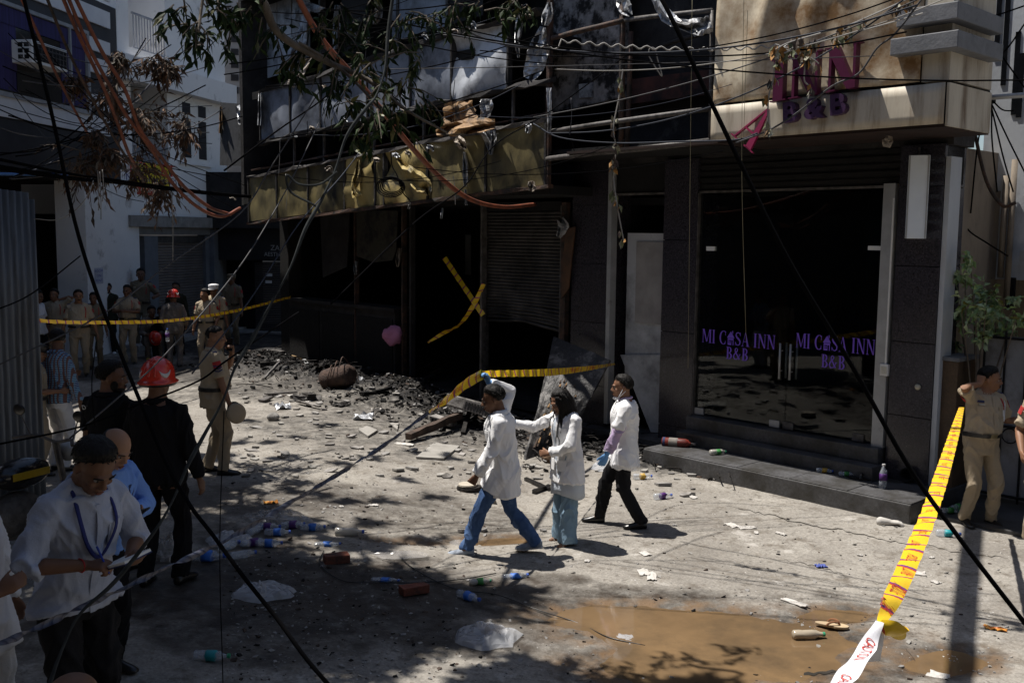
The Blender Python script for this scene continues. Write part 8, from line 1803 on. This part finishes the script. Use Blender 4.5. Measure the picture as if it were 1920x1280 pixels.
for k, pts_ in enumerate((((115, -10), (150, 72), (190, 155), (216, 220), (240, 285), (254, 312)), ((125, -10), (165, 85), (202, 155), (238, 218), (285, 282), (322, 342), (370, 388), (415, 406), (450, 390)), ((138, -10), (190, 95), (234, 168), (262, 242), (300, 292), (345, 350), (392, 388), (432, 402)), ((36, -10), (72, 66), (100, 128), (132, 192), (165, 252)), ((85, -10), (130, 100), (175, 190), (230, 285), (270, 340)))):
    cable('orange conduit slanting down at upper left, ' + ('first from the right wall', 'long one ending by the burnt board', 'one beside the long one', 'leftmost over the air conditioner', 'dull brown one in the middle')[k], [(x, y, 9 + 3 * i / len(pts_)) for i, (x, y) in enumerate(pts_)], .019 if k < 3 else .015, m_orange if k < 4 else m_rust, 'conduit', 'conduit', 'orange conduits', 5)
fe_ = F.px(1003, 383, 1.0); cable('thick orange conduit hanging in a long curve before the ochre panels', [(545, -30, 9), (600, 70, 9.4), (660, 140, 10), (720, 212, 10.6), (775, 280, 11.2), (830, 337, 12), (885, 375, 12.8), (945, 388, 13.6), F.pt(*fe_, 1.0)], .030, m_orange, 'conduit', 'conduit', None, 6)
# coil and loops on the facade
cl_ = MB()
for k in range(4): cl_.tube([F.pt(*F.px(735 + (18 + 3 * k) * math.cos(t), 348 + (13 + 2 * k) * math.sin(t) + k, 1.15), 1.15 + .01 * k) for t in [i / 16 * 2 * math.pi for i in range(17)]], .010, 5)
cl_.tube(smooth_path([F.pt(*F.px(x, y, 1.15), 1.15) for x, y in ((733, 285), (735, 310), (745, 330), (755, 360), (768, 375))], 5), .010, 5); tag(cl_.build('cable_coil', m_cable), 'coiled black cable hanging on the ochre panels', 'cable')
cu = MB(); pts_ = []
for i in range(90):
    t = i / 89; x = 1005 + 475 * t; y = 72 + 26 * math.sin(t * 2.2) - 8 * t + 3.5 * math.sin(i * 1.25); pts_.append(at(x, y + (14 if t < .1 else 0), 9.5 - .3 * t))
cu.tube(pts_, .008, 5); tag(cu.build('curly_wire', m_wcable, smooth=True), 'whitish wire twisting in waves across the sooty middle bay', 'wire')
cable('white cable swinging from the sign letters up to the ledge', [(1380, 268, 9), (1440, 245, 8.8), (1490, 215, 8.6), (1560, 162, 8.4), (1610, 138, 8.3), (1645, 90, 8.2), (1680, 62, 8.1), (1735, -10, 8)], .008, m_gcable)
cable('blue-grey cable running below the sign from the left pipe', [(1000, 232, 10.5), (1050, 258, 10.3), (1150, 268, 10), (1260, 266, 9.6), (1380, 262, 9.2), (1420, 250, 9)], .008, m_bcable)
cable('loop of pale wire hanging before the middle bay', [(1216, 105, 9.6), (1218, 92, 9.6), (1228, 92, 9.6), (1234, 115, 9.6), (1241, 143, 9.6), (1225, 120, 9.6), (1216, 104, 9.6)], .006, m_wcable)
for k, (x, y0, y1) in enumerate(((1298, -10, 690), (1395, -10, 640), (1402, 20, 270))): cable(('pale thread hanging down beside the left glass door', 'yellowish thread hanging before the left glass door', 'short thread hanging before the sign')[k], [(x, y0, 9.3), (x - 4, (y0 + y1) / 2, 9.3), (x - 8 + (12 if k == 1 else 0), y1, 9.3)], .0022, mat('dull yellow thread', (0.2, 0.18, 0.11)))
def vine(label, pts_, Y, n, sz, ms, m=None):
    P_ = [at(x, y, Y) for x, y in pts_]; path = smooth_path(P_, 8); e = empty('withered_vine', P_[0], label, 'vine'); MB().tube(path, .007, 5).build('stem', m or m_wcable, e); mb = MB()
    for k in range(n):
        p = random.choice(path); 
        for j in range(3): leaf(mb, p + rv(.03), Vector((random.uniform(-.5, .5), random.uniform(-.5, .5), -1)), rv(), sz * random.uniform(.6, 1.2), sz * random.uniform(.35, .7), random.randrange(len(ms)))
    mb.build('leaves', ms, e)
m_wl = [mat('withered green leaf', (0.16, 0.18, 0.10), (0.09, 0.10, 0.05), sc=15), mat('withered pale leaf', (0.36, 0.35, 0.27), (0.22, 0.21, 0.16), sc=15), mat('withered amber leaf', (0.40, 0.20, 0.05), (0.25, 0.13, 0.04), sc=15), m_dry[1]]
vine('withered vine hanging straight down the sooty middle bay', [(1168, 130), (1160, 185), (1150, 240), (1155, 280), (1150, 330), (1158, 390), (1170, 455)], 9.6, 17, .09, m_wl)
vine('withered vine creeping along cables above the purple letters', [(1450, 95), (1480, 80), (1540, 62), (1590, 48), (1650, 22), (1710, -5)], 8.4, 15, .10, m_wl); vine('withered vine climbing along the lower cable right of the letters', [(1470, 100), (1530, 78), (1600, 62), (1680, 40), (1730, 25)], 8.4, 10, .09, m_wl)
vine('withered vine dropping past the fallen letter', [(1475, 85), (1455, 115), (1450, 150), (1442, 180), (1440, 215), (1442, 245)], 8.6, 11, .09, m_wl); vine('short withered vine hanging over the second purple letter', [(1505, 80), (1510, 110), (1508, 150), (1520, 165), (1515, 185)], 8.5, 6, .09, m_wl); vine('withered leaves bunched at the left of the purple letters', [(1460, 90), (1490, 92), (1525, 112), (1535, 120)], 8.5, 9, .10, m_wl)
# right edge cables
for k, pts_ in enumerate((((1806, -10), (1830, 100), (1855, 185), (1880, 290), (1900, 360)), ((1812, -10), (1840, 110), (1858, 190), (1860, 260), (1870, 360)), ((1820, -10), (1870, 90), (1925, 170)), ((1808, 26), (1860, 30), (1925, 10)), ((1785, 115), (1830, 126), (1880, 100), (1925, 40)), ((1818, 195), (1828, 250), (1850, 340), (1880, 385), (1905, 380)), ((1856, 192), (1835, 260), (1820, 400)), ((1858, 192), (1890, 260), (1925, 330)), ((1862, 190), (1880, 206), (1900, 208)), ((1805, 395), (1815, 430), (1850, 455), (1890, 480)))):
    cable('black cable hanging on the grey building at the right edge', [RW.pt(*RW.px(x, y, .75), .75) for x, y in pts_], .009 if k != 5 else .02, m_cable if k != 5 else m_rust, group='cables at the right edge')
# vertical thin lines at left and middle
for x, y0, y1 in ((412, 770, 1280), (172, 640, 800)): cable('hair-thin dark wire hanging near the camera at lower left', [(x + 8, y0, 3), (x, (y0 + y1) / 2, 3), (x + 6, y1, 3)], .0016)
# overhead steel beam whose shadow crosses the street at right
g0, g1 = gnd(1822, 1020), gnd(1795, 1290); bA, bB = g0 + SH_K * 6.2, g1 + SH_K * 6.2; bA = bA + (bA - bB) * .25; bB = bB + (bB - bA) * .4
tag(MB().box((0, -.09, -.03), ((bB - bA).length, .09, .03), Matrix.Translation(bA) @ (bB - bA).to_track_quat('X', 'Z').to_matrix().to_4x4()).build('overhead_beam', m_steel), 'flat steel beam overhead that shades a strip of the street', 'beam')
# motorcycle at the left edge
mc = gnd(22, 1075); ME = empty('motorcycle', mc, 'dark motorcycle with yellow trim at the left edge', 'motorcycle'); Mm = Matrix.Translation(mc) @ Matrix.Rotation(R(-25), 4, 'Z')
m_mblk = mat('black bike paint', (0.015, 0.015, 0.017), rough=.25, coat=.5); m_yel = mat('yellow trim', (0.5, 0.33, 0.02), rough=.3)
for y in (-.62, .62):
    w = MB().lathe([(.19, -.05), (.28, -.05), (.30, 0), (.28, .05), (.19, .05)], Mm @ Matrix.Translation((0, y, .30)) @ Matrix.Rotation(R(90), 4, 'Y'), 28).build('wheel', m_belt, ME, smooth=True)
    MB().lathe([(.02, -.03), (.18, -.02), (.18, .02), (.02, .03)], Mm @ Matrix.Translation((0, y, .30)) @ Matrix.Rotation(R(90), 4, 'Y'), 20).build('rim', m_alu, w)
tb_ = MB(); ell(tb_, (0, .12, .82), (.13, .28, .13), Mm, 20, 14); tb_.build('fuel_tank', m_mblk, ME, smooth=True); tb_ = MB(); ell(tb_, (0, -.38, .80), (.13, .42, .07), Mm, 20, 12); tb_.build('seat', m_belt, ME, smooth=True)
tb_ = MB(); ell(tb_, (0, .05, .48), (.14, .28, .2), Mm, 16, 12); tb_.build('engine', m_steel, ME); MB().box((-.135, -.05, .8), (-.128, .3, .86), Mm).build('trim_stripe', m_yel, ME); MB().box((.128, -.05, .8), (.135, .3, .86), Mm).build('trim_stripe', m_yel, ME)
MB().tube(smooth_path([Mm @ Vector(p) for p in ((-.36, .34, 1.05), (-.2, .46, 1.06), (0, .48, 1.02), (.2, .46, 1.06), (.36, .34, 1.05))], 4), .014, 8).build('handlebar', m_steel, ME); MB().tube([Mm @ Vector((0, .48, 1.02)), Mm @ Vector((0, .62, .30))], .03, 8).build('fork', m_steel, ME)
hl = MB(); ell(hl, (0, .60, .92), (.09, .07, .09), Mm, 16, 10); hl.build('headlight', m_alu, ME, smooth=True)
for s in (-1, 1): MB().tube([Mm @ Vector((s * .25, .44, 1.06)), Mm @ Vector((s * .34, .42, 1.24))], .006, 6).build('mirror_stalk', m_steel, ME); x_ = MB(); ell(x_, (s * .36, .42, 1.28), (.075, .015, .05), Mm, 14, 8); x_.build('mirror', m_belt, ME, smooth=True)
